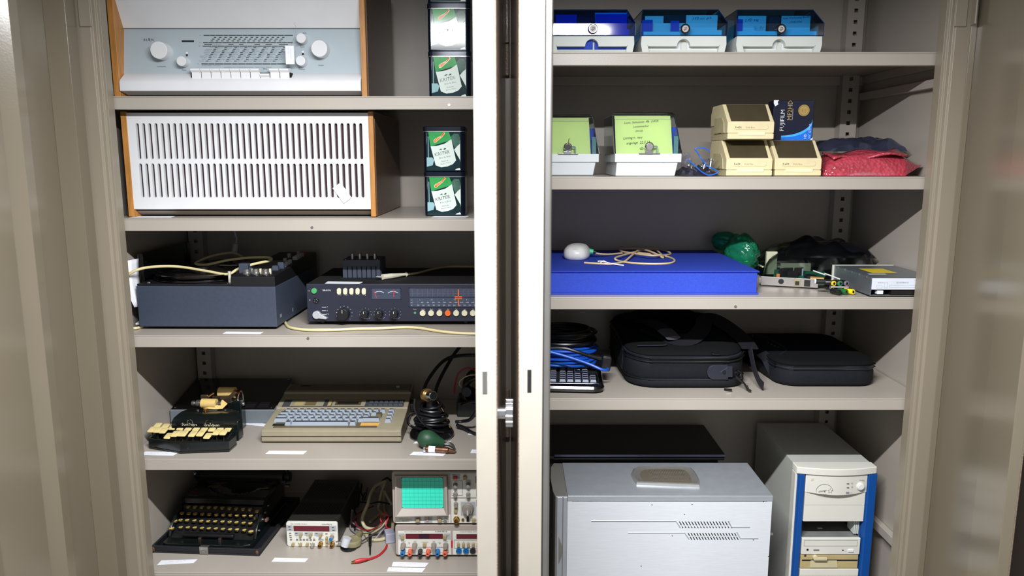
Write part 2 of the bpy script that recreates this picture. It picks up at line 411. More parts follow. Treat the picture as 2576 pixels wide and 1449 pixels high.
names = ['Luxemburg', 'Oslo', 'Hamburg', 'NDR', 'Bremen', 'Berlin', 'Dresden', 'Frankfurt', 'Leipzig', 'Paris', 'Stuttgart', 'Rom', 'Praha', 'Wien', 'Kiel', 'London']
for j in range(9):
    py = 118+j*4.3
    ptext(random.choice(names), fx(533-j*2.9), fz(py+.3), .0034, 1, 'r')
    for k in range(8):
        x = 538-j*2.95+k*24.2+random.uniform(-2, 2); dash(fx(x), fx(x+7), fz(py), .0013)
        ptext(random.choice(names), fx(x+8), fz(py+.3), .0031, 1)
ptext('Bremen Radio   Hilversum', fx(505), fz(164.5), .0034, 1); ptext('Luxemburg  Oslo  Droitwich Beromunster   Monte Ceneri  Budapest', fx(560), fz(168.5), .0034, 1)
for s, px, py in (('Lautstaerke', 402, 167), ('Tiefen', 459, 176), ('Sender', 806, 164), ('Hoehen', 757, 174), ('Ferrit', 758, 117), ('UKW', 763, 82), ('MHz', 664, 173)): ptext(s, fx(px), fz(py), .0038, 0, 'c')
x = fx(357)                                 # the maker's word, its A taller than the rest
for ch, sz, dz in (('B', .0078, 0), ('R', .0078, 0), ('A', .0105, 0), ('U', .0078, 0), ('N', .0078, 0)):
    g.m(0).text(ch, sz, DP(x, fz(101)), (.62, 0, 0), (0, .17, 1)); x += .0040
dash(fx(453), fx(484), fz(103), .0035)
for px, py in ((463.5, 139.5), (757, 136)): dash(fx(px), fx(px+5), fz(py), .004)
for px, py in ((463.5, 133), (757, 130)): dash(fx(px), fx(px+5), fz(py), .0035, 2)
obj('dial_print', g, [INK, GREYINK, WHITEINK], t, smooth=False)
def knob(px, py, r, l, n='knob'):
    x, z = fx(px)-.002, fz(py); p = DP(x+.003, z-.0015); y1 = p[1]-l
    o = obj(n, M().cyl((p[0], p[1]+.002, p[2]), (p[0], y1, p[2]), r, r*.97, 28), LACQ, t, .0012)
    obj('pointer_line', M().cyl((p[0]+r*1.15, p[1], p[2]-r*.95), (p[0]+r*1.4, p[1], p[2]-r*1.2), .0004, n=6), WHITEINK, o)
for a in ((407, 126, .0172, .024), (807, 122, .0165, .024)): knob(*a)
for a in ((461, 153, .0098, .02), (760, 95, .0098, .02), (759, 152, .0098, .02)): knob(*a)
x0 = fx(487)
kg = M(); kg.box(0, .0180, -.006, .016, -.014, .0); kg.prism([(-.010, .0032), (-.010, .0065), (.008, .0092), (.008, .001), (-.006, 0)][::-1], 'x', -.0012, .0176)
first = None
for k in range(10):
    o = obj('piano_key', kg, WHITE, t, .0006) if first is None else again(first, t)
    first = first or o; o.location = (x0+k*.01935, .009+(0 if k != 7 else .001), .0485-(.0095 if k == 7 else 0))
obj('key_bed', M().box(x0-.003, x0+.1955, .006, .03, .030, .0475), DARK, t)
obj('power_cord', M().tube([(-.004, .28, .13), (-.016, .2, .118), (-.0195, .12, .10), (-.0150, .06, .06), (-.0075, .02, .03), (-.006, .014, .006), (-.006, .05, .0032)], .0022), mat('grey_cord', (170, 170, 162), .5), t)
def scribble(g, o, ux, uz, length, h, seed):            # faint illegible print: a row of letter sized marks
    rnd = random.Random(seed); o = Vector(o); ux = Vector(ux); uz = Vector(uz); x = 0
    while x < length:
        w_ = h*rnd.uniform(.35, .7); hh = h*rnd.choice((.7, .7, 1))
        if rnd.random() > .15: g.add([tuple(o+ux*x), tuple(o+ux*(x+w_)), tuple(o+ux*(x+w_)+uz*hh*.25), tuple(o+ux*(x+.2*w_)+uz*hh*.3), tuple(o+ux*(x+.2*w_)+uz*hh), tuple(o+ux*x+uz*hh)], [(0, 1, 2, 3), (0, 3, 4, 5)])
        x += w_+h*.28
# -- paper tag on its thread
t = thing('paper_tag', 'white paper tag on thread over the radio dial by the right knobs', 'tag', (-.786+fx(737), 1.533, L1+fz(141)))
g = M().box(-.0085, .0085, -.0004, .0, -.0175, .0175)
obj('card', g, PAPER, t)
obj('thread', M().tube([(.002, .0, .0165), (.0095, .001, .034), (.0135, .004, .05), (.009, .007, .062)], .00022, 5), GREYINK, t)
g = M()
for k in range(2): scribble(g, (.0015-k*.0045, -.0006, .013), (0, 0, -1), (1, 0, 0), .022-.008*k, .0026, k)
o = obj('handwriting', g, FAINT, t, smooth=False); o['kind'] = 'stuff'
# -- slotted loudspeaker
t = thing('loudspeaker', 'white slotted loudspeaker with honey coloured wooden sides', 'speaker', (-.7765, 1.533, L2+.0006))
W, D, H = .501, .34, .2085
wood_side(t, 'side_panel', [(0, 0), (D, 0), (D, H), (0, H)], 0, .0118, -1)
wood_side(t, 'side_panel', [(0, 0), (D, 0), (D, H), (0, H)], W-.0100, W, 1)
g = M(); xa, xb = .0118, W-.0100; y = .001
X0, X1 = .0315, .4755; n = 37; pt = (X1-X0)/(n-1); zm = .1105; za, zb2 = .0155, H-.003
g.rect(xa, X0-pt/2, za, zb2, y); g.rect(X1+pt/2, xb, za, zb2, y)
for k in range(n):
    cx = X0+k*pt
    g.slot(cx-pt/2, cx+pt/2, za, zm, cx, .0031, .038, .1065, .008, y); g.slot(cx-pt/2, cx+pt/2, zm, zb2, cx, .0031, .1145, .1855, .008, y)
g.poly([(xa, y, zb2), (xb, y, zb2), (xb, .03, zb2), (xa, .03, zb2)]); g.poly([(xa, y, za), (xa, .02, za-.004), (xb, .02, za-.004), (xb, y, za)])
obj('slotted_front', g, LACQ, t)
obj('speaker_cloth', M().box(xa, xb, .009, .02, .012, H-.006), CLOTH, t)
obj('base_board', M().prism([(.008, .0115), (.06, .0085), (.06, .002), (.03, .002)][::-1], 'x', xa, xb), mat('grey_base', (150, 140, 128), .6), t)
obj('rear_body', M().box(xa, xb, .02, D-.01, .008, H-.006), DARK, t)
b = obj('mounting_bracket', M().box(-.0125, -.001, .02, .0215, .003, .019).box(-.0125, -.011, .0215, .05, .003, .019), STEEL, t, .0015)
obj('screw', M().cyl((-.0035, .0185, .0105), (-.0035, .02, .0105), .003), CHROME, b)
t = thing('paper_tag', 'tilted white paper tag hanging across the loudspeaker slots', 'tag', (-.7765+.4345, 1.5315, L2+.0485))
g = M().at((0, 0, 0), (0, radians(-33), 0)); g.v = []; g.at((0, 0, 0), (0, radians(-35), 0)).box(-.0100, .0100, -.0004, 0, -.0185, .0185); obj('card', g, PAPER, t)
obj('thread', M().tube([(-.0095, -.0005, .0135), (-.0075, -.0005, .045), (-.009, -.0005, .0565), (-.02, -.0004, .0615)], .00022, 5), GREYINK, t)
g = M().at((0, 0, 0), (0, radians(-35), 0))
for k in range(2): scribble(g, (.0015-k*.0045, -.0006, .014), (0, 0, -1), (1, 0, 0), .023-.008*k, .0026, k+4)
o = obj('handwriting', g, FAINT, t, smooth=False); o['kind'] = 'stuff'
# -- printed biscuit tins
TB = mat('dark_tin', (14, 24, 40), .2, .3, var=.05)
TEAL = mat('print_dark_teal', (12, 44, 48), .11, var=.25, vs=60); GREEN = mat('print_bottle_green', (58, 158, 84), .11, var=.12, vs=40)
DGREEN = mat('print_leaf_green', (70, 104, 92), .11, var=.25, vs=90); LABELW = mat('print_label', (222, 234, 226), .11, var=.02); RIB = mat('print_orange_ribbon', (220, 96, 56), .11, var=.05)
PALE = mat('print_pale_blue', (150, 190, 196), .11, var=.1); GOLD = mat('print_pale_gold', (238, 214, 150), .3)
TINK = mat('print_grey', (92, 104, 100), .4, var=0)
def tin(label, loc):
    t = thing('biscuit_tin', label, 'tin', loc, 0, None); w = .0835
    obj('body', M().rr(0, w, 0, w, [(0, .001), (.001, 0), (.0815, 0)], .009, 5), TB, t)
    obj('lid', M().rr(-.0012, w+.0012, -.0012, w+.0012, [(.0805, 0), (.0895, 0), (.0905, .0012)], .010, 5), TB, t)
    obj('rim', M().rr(-.0018, w+.0018, -.0018, w+.0018, [(.0797, 0), (.0808, 0)], .0105, 5), STEEL, t)
    g = M(); s = .0835/560
    px = lambda x: (x-150)*s+.001; pz = lambda y: (730-y)*s-.0008; 
    lay = [-.0003]
    def q(k, pts): g.m(k).poly([(min(.0745, max(.006, px(x))), lay[0], min(.0795, max(.003, pz(y)))) for x, y in pts][::-1])
    g.m(0).rect(.006, .0745, .0025, .0797, lay[0]); lay[0] = -.0005
    q(1, [(148, 175), (180, 175), (186, 300), (172, 370), (148, 410)])
    q(2, [(212, 170), (490, 170), (530, 300), (240, 385), (222, 280)])
    q(3, [(515, 260), (560, 215), (620, 220), (660, 270), (640, 350), (570, 410), (540, 330)]); q(3, [(640, 180), (705, 180), (705, 280), (660, 260)])
    q(1, [(560, 430), (640, 340), (705, 280), (705, 600), (640, 570)])
    q(4, [(165, 535), (260, 535), (285, 570), (265, 640), (180, 660), (165, 620)])
    q(1, [(570, 720), (585, 690), (630, 675), (680, 690), (692, 720)])
    lay[0] = -.0007
    q(1, [(240, 385), (330, 378), (430, 350), (525, 290), (585, 575), (540, 625), (470, 655), (380, 668), (305, 640)])
    q(7, [(280, 305), (300, 285), (380, 245), (425, 178), (440, 215), (395, 265), (310, 335), (285, 335)])
    lay[0] = -.0009
    q(5, [(288, 305), (304, 290), (382, 252), (420, 190), (430, 215), (388, 260), (312, 325), (290, 325)])
    g.m(6).text('KRITER', .0098, (px(298), -.0009, pz(520)), (.98, 0, .2), (-.1, 0, 1), 'l', 1.0)
    g.text('Brut de Brut', .0046, (px(358), -.0009, pz(555)), (.98, 0, .2), (-.1, 0, 1)); g.text('Methode', .0040, (px(385), -.0009, pz(600)), (.98, 0, .2), (-.1, 0, 1)); g.text('Beaune, France', .0034, (px(375), -.0009, pz(632)), (.98, 0, .2), (-.1, 0, 1))
    q(6, [(395, 455), (425, 452), (412, 472)]); q(3, [(350, 440), (380, 415), (400, 425), (385, 432)]); q(3, [(410, 432), (430, 408), (452, 410), (440, 430)])
    g.m(7).text('KRITER', .0048, (px(305), -.0011, pz(322)), (.86, 0, .5), (-.5, 0, .86))
    g.m(4); g.rect(px(216)*.5+.0035, px(216)*.5+.0048, .02, .07, -.0006)
    obj('front_print', g, [TEAL, LABELW, GREEN, DGREEN, PALE, RIB, TINK, GOLD], t, smooth=False)
    return t
tA = tin('dark bottle print tin at the bottom of the lower tin stack, beside loudspeaker', (-.180, 1.563, L2))
dup(tA, (-.180, 1.563, L2+.0907), 0, 'dark bottle print tin on top of the lower stack, beside loudspeaker')
dup(tA, (-.1660, 1.552, L1), 0, 'bottle print tin resting directly on the top shelf beside the radio')
dup(tA, (-.1663, 1.552, L1+.0907), 0, 'middle bottle print tin of the upper stack, with glaring light reflection')
dup(tA, (-.1655, 1.552, L1+.1814), 0, 'topmost bottle print tin of the upper stack, cut off by the picture top')
# -- paper caption strips on the shelf boards
def strip(label, pts, z, lines=2):
    a = [P(x, y, z) for x, y in pts]; c = sum(a, Vector())/4
    t = thing('caption_strip', label, 'paper label', c)
    obj('paper', M(t).add([tuple(p) for p in a]+[(p.x, p.y, z+.0003) for p in a], [(0, 1, 2, 3), (7, 6, 5, 4), (1, 0, 4, 5), (2, 1, 5, 6), (3, 2, 6, 7), (0, 3, 7, 4)][::-1]), PAPER, t, smooth=False)
    u = (a[1]-a[0]); v = (a[3]-a[0]); g = M(t)
    if v.length > .012:
        for k in range(lines):
            o = a[0]+u*(.22 if k == 0 else .18)+v*(.55-.33*k); o.z = z+.0005
            scribble(g, o, u.normalized(), v.normalized(), u.length*(.52-.3*k), v.length*.2, int(o.x*1000)+k)
        o = obj('faint_print', g, FAINT, t, smooth=False); o['kind'] = 'stuff'
    return t
strip('white caption strip half under the loudspeaker, left end', [(325, 547.5), (430, 547.5), (440, 544), (345, 544)], L2, 0)
strip('white caption strip in front of the lower tin stack', [(1085, 547), (1172, 547), (1180, 544), (1092, 544)], L2, 0)
# ================================================================= LEFT CABINET, SHELF 3
SLATE = mat('slate_blue_metal', (58, 66, 82), .5, var=.06, vs=120, bump=.15, bs=900)
NAVY = mat('navy_black_face', (34, 36, 52), .45, var=.05, vs=90)
KEYW = mat('ivory_button', (214, 208, 180), .4, var=.03)
ORANGE = mat('orange', (232, 108, 40), .4, var=.03); GREENB = mat('green_button', (70, 160, 92), .4, var=.03)
# -- reel to reel tape recorder lying flat
t = thing('tape_recorder', 'slate blue tape recorder with black reels lying flat at shelf left end', 'tape recorder', (-.7835, 1.552, L3), radians(-1.0))
TREC = t
W, D = .2915, .318
obj('case', M().box(0, W, 0, D, .006, .0925), SLATE, t, .0018)
for x in (.02, W-.025):
    for y in (.03, D-.03): obj('foot', M().cyl((x, y, 0), (x, y, .006), .008), BLACK, t)
obj('control_panel', M().prism([(0, .0925), (0, .1125), (.004, .115), (D, .126), (D, .0925)][::-1], 'x', .2000, W).box(0, .2, .004, D-.003, .0925, .0965), BLACK, t, .001)
def reel(cx, cy, z, r, n):
    R = thing_part = None
    g = M()
    for dz in (0, .0115):
        for a in range(3):                         # flange with three open windows
            for q in range(8):
                t0 = 2*pi*(a*8+q)/24; t1 = 2*pi*(a*8+q+1)/24; f = lambda rr, tt, zz: (cx+rr*cos(tt), cy+rr*sin(tt), zz)
                bands = ((.012, r*.4), (r*.86, r)) if q < 5 else ((.012, r),)
                for ra, rb in bands:
                    v = [f(ra, t0, z+dz), f(rb, t0, z+dz), f(rb, t1, z+dz), f(ra, t1, z+dz)]
                    g.add(v+[(p[0], p[1], p[2]+.0016) for p in v], [(0, 3, 2, 1), (4, 5, 6, 7), (0, 1, 5, 4), (1, 2, 6, 5), (2, 3, 7, 6), (3, 0, 4, 7)])
    o = obj('reel', g, BLACKG, t)
    obj('tape_pack', M().cyl((cx, cy, z+.0018), (cx, cy, z+.0113), r*.7, n=32), mat('brown_tape', (30, 22, 20), .3), o)
    obj('hub', M().cyl((cx, cy, z-.004), (cx, cy, z+.019), .010), BLACK, o)
reel(.097, .109, .0985, .103, 0); reel(.097, .250, .0975, .060, 1)
obj('splice_strip', M().box(.125, .165, .13, .136, .1175, .119), STEEL, t)
obj('tension_lever', M().cyl((.189, .022, .094), (.189, .022, .121), .0032), mat('cream_metal', (220, 214, 196), .3, .3), t)
obj('lever_base', M().lathe([(.0065, .0925), (.0065, .096), (.004, .098)], (.190, .020, 0)), CHROME, t)
obj('screw', M().lathe([(.004, .0965), (.003, .0985)], (.02, .018, 0)), CHROME, t)
zs = lambda y: .115+.011*y/D
kx = (.2285, .2475, .268)
for k, x in enumerate(kx):                             # three metal rotary knobs near the front
    y = .016; z = zs(y)
    o = obj('rotary_knob', M().lathe([(.0085, z), (.0085, z+.004), (.007, z+.0045), (.0066, z+.011)], (x, y, 0)), STEEL, t, .0005)
    obj('knob_tab', M().box(x+.0055, x+.009, y+.006, y+.010, z, z+.011), KEYW, o)
obj('slide_switch', M().box(.2060, .226, .030, .045, zs(.03)-.001, zs(.03)+.020), SLATE, t, .0015)
obj('slide_switch', M().box(.231, .2365, .020, .026, zs(.03)-.001, zs(.03)+.013), SLATE, t, .001)
for x, y, h in ((.272, .062, .010), (.277, .085, .014)): obj('large_key', M().frus(x-.007, x+.007, y, y+.012, zs(y)-.001, zs(y)+h, .001), SLATE, t, .0008)
for k in range(4):
    y = .112+k*.0135; obj('push_button', M().cyl((.2775, y, zs(y)-.001), (.2775, y, zs(y)+.009), .0042, n=12), mat('grey_button', (176, 178, 180), .4) if k == 0 else bpy.data.materials['grey_button'], t, .0006)
for k in range(5):
    y = .200+k*.0155; obj('transport_key', M().box(.268, .280, y, y+.010, zs(y)-.001, zs(y)+.008), RED if k == 4 else bpy.data.materials['grey_button'], t, .0008)
for x, y in ((.262, .165), (.25, .235), (.262, .27)): obj('push_button', M().cyl((x, y, zs(y)-.001), (x, y, zs(y)+.010), .0045, n=12), bpy.data.materials['grey_button'], t, .0006)
obj('meter_housing', M().box(.222, .262, .045, .19, zs(.1)-.004, zs(.1)+.004), BLACKG, t, .001)
for q in ((.02, .032, .022, .029), (.105, .112, .018, .026)): obj('side_badge', M().at((W+.0004, 0, 0), (0, 0, pi/2)).rect(*q, 0), GREYINK, t, smooth=False)
# its black cover propped against the side wall, papers wedged beside it
t = thing('dust_cover', 'black dust cover propped upright against left wall behind tape recorder', 'cover', (-.799, 1.72, L3))
obj('panel', M(t).at((0, 0, 0)).box(-.8005, -.7955, 1.600, 1.84, L3, 1.304), BLACKG, t, .0015)
obj('rim', M(t).box(-.7955, -.788, 1.600, 1.603, L3, 1.304).box(-.7955, -.788, 1.837, 1.84, L3, 1.304), BLACKG, t, .001)
t = thing('paper_booklet', 'white curled booklet wedged between the left wall and dust cover', 'paper', (-.79, 1.58, L3+.03))
def curl(off):
    return [(-.8075+off+.013*k/8*(k/8), 1.556+off*2, 1.292-.09*k/8) for k in range(9)]
g = M(t)
for off in (0, .0016, .0032):
    def fn(u, v, off=off):
        z = 1.294-.098*v; x = -.8015+.004*sin(v*2.6)+off+.026*max(0, v-.45)**2*1.0; return (x+.004*u, 1.5540+.034*u-.012*sin(v*pi)+off*2, z)
    g.sheet(fn, 3, 10)
o = obj('pages', g, PAPER, t); so = o.modifiers.new('thickness', 'SOLIDIFY'); so.thickness = .0006
obj('booklet_foot', M(t).at((-.797, 1.580, L3), (0, 0, .2)).box(-.004, .010, -.012, .012, .0068, .0100), PAPER, t)
# cream mains cord looping over the recorder
pth = [(-.8105, 1.545, 1.236)]+[tuple(Q(x, y, Y)) for x, y, Y in ((313, 700, 1.537), (345, 679, 1.540), (390, 671, 1.566), (450, 671, 1.60), (520, 682, 1.595), (572, 690, 1.59), (600, 676, 1.60), (640, 664, 1.61), (680, 655, 1.64), (676, 648, 1.66), (630, 648, 1.68), (570, 655, 1.69), (520, 666, 1.69), (492, 662, 1.70), (530, 645, 1.75), (580, 636, 1.79), (605, 643, 1.81), (612, 650, 1.82))]
obj('mains_cord', M(TREC).tube(pth, .0029, 8), CREAMC, TREC)
obj('mains_cord', M(TREC).tube([(-.809, 1.545, L3+.003), (-.80, 1.549, L3+.0031), (-.79, 1.5505, L3+.0031), (-.784, 1.566, L3+.0031)], .0028, 8), CREAMC, TREC)
# white cord dropping from the shelf above
t = thing('hanging_plug', 'white cord with plug hanging from above behind the tape recorder', 'plug', (-.655, 1.87, 1.2705))
g = M(t); a = [tuple(Q(x, y, 1.86)) for x, y in ((586, 572), (591, 586), (595, 600), (594, 612), (592, 622))]
obj('cord', g.tube(a, .0024, 7), mat('white_cord', (206, 208, 216), .5), t)
obj('plug_body', M(t).cyl(a[-2], tuple(Q(589, 637, 1.86)), .0062, .0085, 12), bpy.data.materials['white_cord'], t, .001)
# -- stereo receiver
RX, RY = -.440, 1.592
t = thing('stereo_receiver', 'black stereo receiver with ivory buttons, dials and orange tuning pointer', 'radio', (RX, RY, L3))
W, D, H = .385, .245, .0905
fx = lambda p: (p-763)/1192; fz = lambda p: .0085+(816-p)*.000820
obj('case', M().prism([(.006, .010), (.006, H), (D, H), (D, .010)][::-1], 'x', .0008, W), BLACKM, t, .001)
obj('front_panel', M().box(0, W, 0, .008, .0085, H), NAVY, t, .0012)
for x in (.025, .34):
    for y in (.03, .22): obj('foot', M().cyl((x, y, 0), (x, y, .012), .009), BLACK, t)
g = M(); y = -.0004
def T(s, px, py, size=.0035, k=0, al='c'): g.m(k).text(s, size, (fx(px), y, fz(py)), al=al)
def R_(x0, x1, y0, y1, k=0, yy=None): g.m(k).rect(fx(x0), fx(x1), fz(y1), fz(y0), y if yy is None else yy)
T('BRAUN', 815, 735, .0052); T('netz', 770, 735, .0028)
for k, s in enumerate(('rausch', 'rumpel', 'mono', 'hf mono', 'fixing')): T(s, 847+k*15.8, 746, .0032, 1 if k == 3 else 0)
for k, s in enumerate(('0', '1', '1+2', '2')): T(s, 815, 778+k*10-(1 if k > 1 else 0), .0032); R_(801, 812, 777+k*9.6, 777.8+k*9.6)
for cx, n, r, m in ((858, 11, 20, None), (912, 9, 15, 'balance'), (949, 9, 15, 'tiefen'), (988, 9, 15, 'hoehen')):
    for k in range(n):
        a = radians(225-270*k/(n-1)); T(str(abs(k-n//2)) if cx > 900 else str(60-6*k), cx+r*cos(a), 796-r*sin(a), .0024)
    if m: T(m, cx, 809, .003); T('-', cx-9, 809, .003); T('+', cx+9, 809, .003)
T('lautstaerke', 857, 808, .0026); T('linear', 854, 812, .0026)
R_(930, 1003, 728, 756, 2); 
def arc(cx, cy, r, a0, a1, th, k):
    n = 8; g.m(k)
    for j in range(n):
        p, q = radians(a0+(a1-a0)*j/n), radians(a0+(a1-a0)*(j+1)/n)
        g.poly([(fx(cx+r*cos(p)), y-.0003, fz(cy-r*sin(p))), (fx(cx+(r+th)*cos(p)), y-.0003, fz(cy-(r+th)*sin(p))), (fx(cx+(r+th)*cos(q)), y-.0003, fz(cy-(r+th)*sin(q))), (fx(cx+r*cos(q)), y-.0003, fz(cy-r*sin(q)))][::-1])
arc(949, 756, 20, 125, 55, 1.1, 0); arc(984, 756, 20, 130, 50, 1.1, 0)
for k in range(4): T('1235'[k], 939+k*7, 732, .0024)
T('feldstaerke', 950, 744, .0026); T('mittenanzeige', 986, 744, .0026)
g.m(3).poly([(fx(941), y-.0005, fz(753)), (fx(943), y-.0005, fz(753)), (fx(936.5), y-.0005, fz(734)), (fx(935), y-.0005, fz(735))]); R_(985, 987, 732, 750, 3, y-.0005)
# dial window
R_(1026, 1215, 727, 776, 2)
R_(1026, 1215, 750, 752, 5, y-.0003)
for k in range(15):
    R_(1033+k*13, 1033.6+k*13, 730, 749, 4, y-.0002); R_(1033+k*13, 1033.6+k*13, 754, 776, 4, y-.0002)
for z in (735, 741, 758, 765, 771): R_(1028, 1215, z, z+.5, 4, y-.0002)
y = -.0009
for k in range(11): T(str(86+2*k), 1031+k*17, 733, .003, 3); T(str(15+5*k), 1050+k*13, 744, .0026, 3)
for k, s in enumerate(('6', '6.5', '7', '7.5', '8')): T(s, 1052+k*30, 759, .0032)
for k, s in enumerate(('550', '600', '650', '700', '800', '900', '1000', '1200', '1400', '1600')): T(s, 1058+k*14.4, 766, .0034)
for k, s in enumerate(('150', '160', '170', '180', '190', '200', '220', '240', '260', '300', '320', '340')): T(s, 1048+k*13.2, 773.5, .0032)
for k, s in enumerate(('kw', 'mw', 'lw')): T(s, 1031, 759+k*7.3, .0026)
for k, s in enumerate(('stereo', 'reserve', 'phono', 'band', 'ukw', 'kw', 'mw', 'lw')): T(s, 1039+k*21.3, 783.5, .0028)
T('o', 771, 760, .006)
obj('face_print', g, [WHITEINK, GREENB, mat('dial_slate', (62, 70, 88), .3, var=.05), RED, mat('dial_grid', (96, 104, 120), .5, var=0), NAVY], t, smooth=False)
g = M(); yy = -.0016
for a in ((1149.5, 1152, 730, 750), (1141, 1160, 748.5, 751.2), (1141, 1160, 753.3, 756), (1149.5, 1152, 755, 774)): g.box(fx(a[0]), fx(a[1]), yy, yy+.0006, fz(a[3]), fz(a[2]))
obj('tuning_pointer', g, ORANGE, t)
fr = M()
for a in ((1024, 1215, 725.5, 727), (1024, 1215, 776, 777), (1024, 1026, 725.5, 777)): fr.box(fx(a[0]), fx(a[1]), -.0012, .002, fz(a[3]), fz(a[2]))
for a in ((929, 1004, 726.5, 728), (929, 1004, 756, 757), (929, 930, 727, 757), (1003, 1004, 727, 757)): fr.box(fx(a[0]), fx(a[1]), -.0012, .002, fz(a[3]), fz(a[2]))
obj('dial_frame', fr, NAVY, t)
def pb(px, py, r, m, l=.005, n='push_button'): return obj(n, M().cyl((fx(px), .001, fz(py)), (fx(px), -l, fz(py)), r, r*.94, 20), m, t, .0006)
pb(783.5, 734, .0062, GREENB, .004, 'power_button')
for k in range(5):
    x = fx(847+k*15.8); z = fz(735)
    obj('push_button', M().slot(0, 0, 0, 0, 0, 0, 0, 0, 0) if False else M().prism([(x+.0046*cos(2*pi*j/16), z+(.0025 if sin(2*pi*j/16+.01) > 0 else -.0025)+.0046*sin(2*pi*j/16)) for j in range(16)], 'y', -.004, .001), KEYW, t, .0006)
for k in range(7): pb(1059+k*21.4, 793, .0066, ORANGE if k == 3 else KEYW)
pb(1039, 793, .0028, GREENB, .001, 'indicator_lamp')
o = obj('headphone_socket', M().cyl((fx(787), .001, fz(760)), (fx(787), -.0015, fz(760)), .0068, n=20), BLACKG, t, .0005)
for k in range(5): a = 2*pi*k/5; obj('pin_hole', M().cyl((fx(787)+.0035*cos(a), -.0015, fz(760)+.0035*sin(a)), (fx(787)+.0035*cos(a), -.0018, fz(760)+.0035*sin(a)), .0008, n=6), GREYINK, o)
for px, r in ((858, .0125), (912, .0082), (949, .0082), (988, .0082)):
    o = obj('rotary_knob', M().cyl((fx(px), .001, fz(794)), (fx(px)-.001, -.017, fz(794)+.0005), r, r*.97, 24), BLACK, t, .0008)
    obj('pointer_mark', M().box(fx(px)-.0014, fx(px)-.0006, -.0175, -.0168, fz(794)+r*.25, fz(794)+r*.85), WHITEINK, o)
x, z = fx(788), fz(797)
g = M(); pts = [(x+.0085*cos(radians(a)), z+.0085*sin(radians(a))) for a in range(20, 301, 20)]+[(x+.021, z-.0095), (x+.022, z-.0065)]
obj('lever_switch', g.prism(pts, 'y', -.008, .001), mat('silver_grey', (180, 182, 186), .35, .2), t, .001)
strip('white caption strip lying on top of the black stereo receiver', [(817, 713.5), (904, 714.5), (913, 709.5), (825, 708)], L3+.0908, 0)
strip('white caption strip showing below the stereo receiver front edge', [(784, 830), (830, 829.5), (832, 826.5), (786, 827)], L3, 0)
strip('white caption strip in front of the slate tape recorder', [(560, 839.5), (655, 840.5), (663, 835.5), (569, 834.5)], L3, 0)
# -- small slotted box with four sockets on the receiver
t = thing('antenna_amplifier', 'small grey slotted box with four metal sockets standing on the receiver', 'adapter box', (-.3785, 1.672, L3+.0912))
W, D, H = .0835, .072, .0405
g = M(); dd = .003; n = 7
xs = [.0105+k*.0106 for k in range(n)]
g.box(0, W, 0, dd, .0255, H)
e = [0]+[v for x in xs for v in (x-.0009, x+.0009)]+[W]
for k in range(0, len(e), 2): g.box(e[k], e[k+1], 0, dd, 0, .0255)
g.box(0, W, dd, D, .001, .0015); g.box(0, dd, dd, D, 0, H); g.box(0, W, D-dd, D, 0, H); g.box(dd, W, dd, D-dd, H-.002, H)
for k in range(14): g.box(W-.001, W+.0012, .006+k*.0046, .0085+k*.0046, .002, H-.002)
obj('case', g, SLATE, t, .0006)
obj('inner_block', M().box(.004, W-.004, .006, D-.006, .002, H-.003), DARK, t)
for k in range(4):
    x = .0200+k*.0168; obj('socket', M().lathe([(.0042, H-.001), (.0042, H+.0125), (.003, H+.013), (.003, H+.006)], (x, .014, 0), n=14), STEEL, t)
for x in (.006, W-.006): obj('screw', M().cyl((x, .004, H-.001), (x, .004, H+.0008), .0015), CHROME, t)
# -- cord with flat plug on the receiver
zt = L3+.0912
t = thing('plug_cord', 'cream cord with flat white two-pin plug lying on the receiver top', 'cord', tuple(P(985, 694, zt+.006)))
def pq(x, y, h=.0035): q = P(x, y, zt+h); return (q.x, min(q.y, 1.83), q.z)
obj('cord', M(t).tube([pq(1020, 690, .005), pq(1050, 687), pq(1085, 678, .0032), pq(1130, 667, .0032), pq(1175, 662, .0032), pq(1215, 660, .0032)], .0026, 8), CREAMC, t)
a, b = Vector(pq(962, 697, .0065)), Vector(pq(1022, 690, .005)); d = b-a
obj('plug', M(t).tube([a, a+d*.25, a+d*.55, a+d*.9, b], .0062, 10, taper=lambda k: (1.0 if k < .35 else max(.55, 1-(k-.35)*1.2)) if k < .93 else .85), mat('white_cream_plug', (222, 216, 196), .45), t)
for dy in (-.004, .004):
    c = a+Vector((-.0005, dy, 0)); obj('pin', M(t).cyl(c, c+Vector((-.0125, 0, .001)), .0016, n=8), CHROME, t)
# -- cream cord along the shelf edge
pts = [(716, 806), (720, 816), (730, 824), (760, 829), (800, 830.5), (850, 829.5), (900, 827), (950, 826.5), (1000, 824), (1030, 823.5), (1060, 826), (1100, 832.5), (1150, 838), (1200, 839.5), (1235, 839)]
tag(obj('front_cord', M().tube([tuple(P(x, y, L3+.0031)) for x, y in pts], .0029, 8), CREAMC), 'cream cord trailing along the shelf edge in front of the receiver', 'cord')
# ================================================================= LEFT CABINET, SHELF 4
KEYC = mat('ivory_key', (226, 206, 142), .38, var=.05, vs=120)
ENAMEL = mat('black_enamel', (16, 22, 22), .22, var=.08, coat=.4)
GREYM = mat('hammered_grey_metal', (112, 120, 126), .4, .1, var=.05, bump=.3, bs=700)
PAPERY = mat('yellowed_paper', (222, 190, 118), .7, var=.05)
DKM = mat('tarnished_metal', (120, 108, 92), .35, .9, var=.2, vs=90)
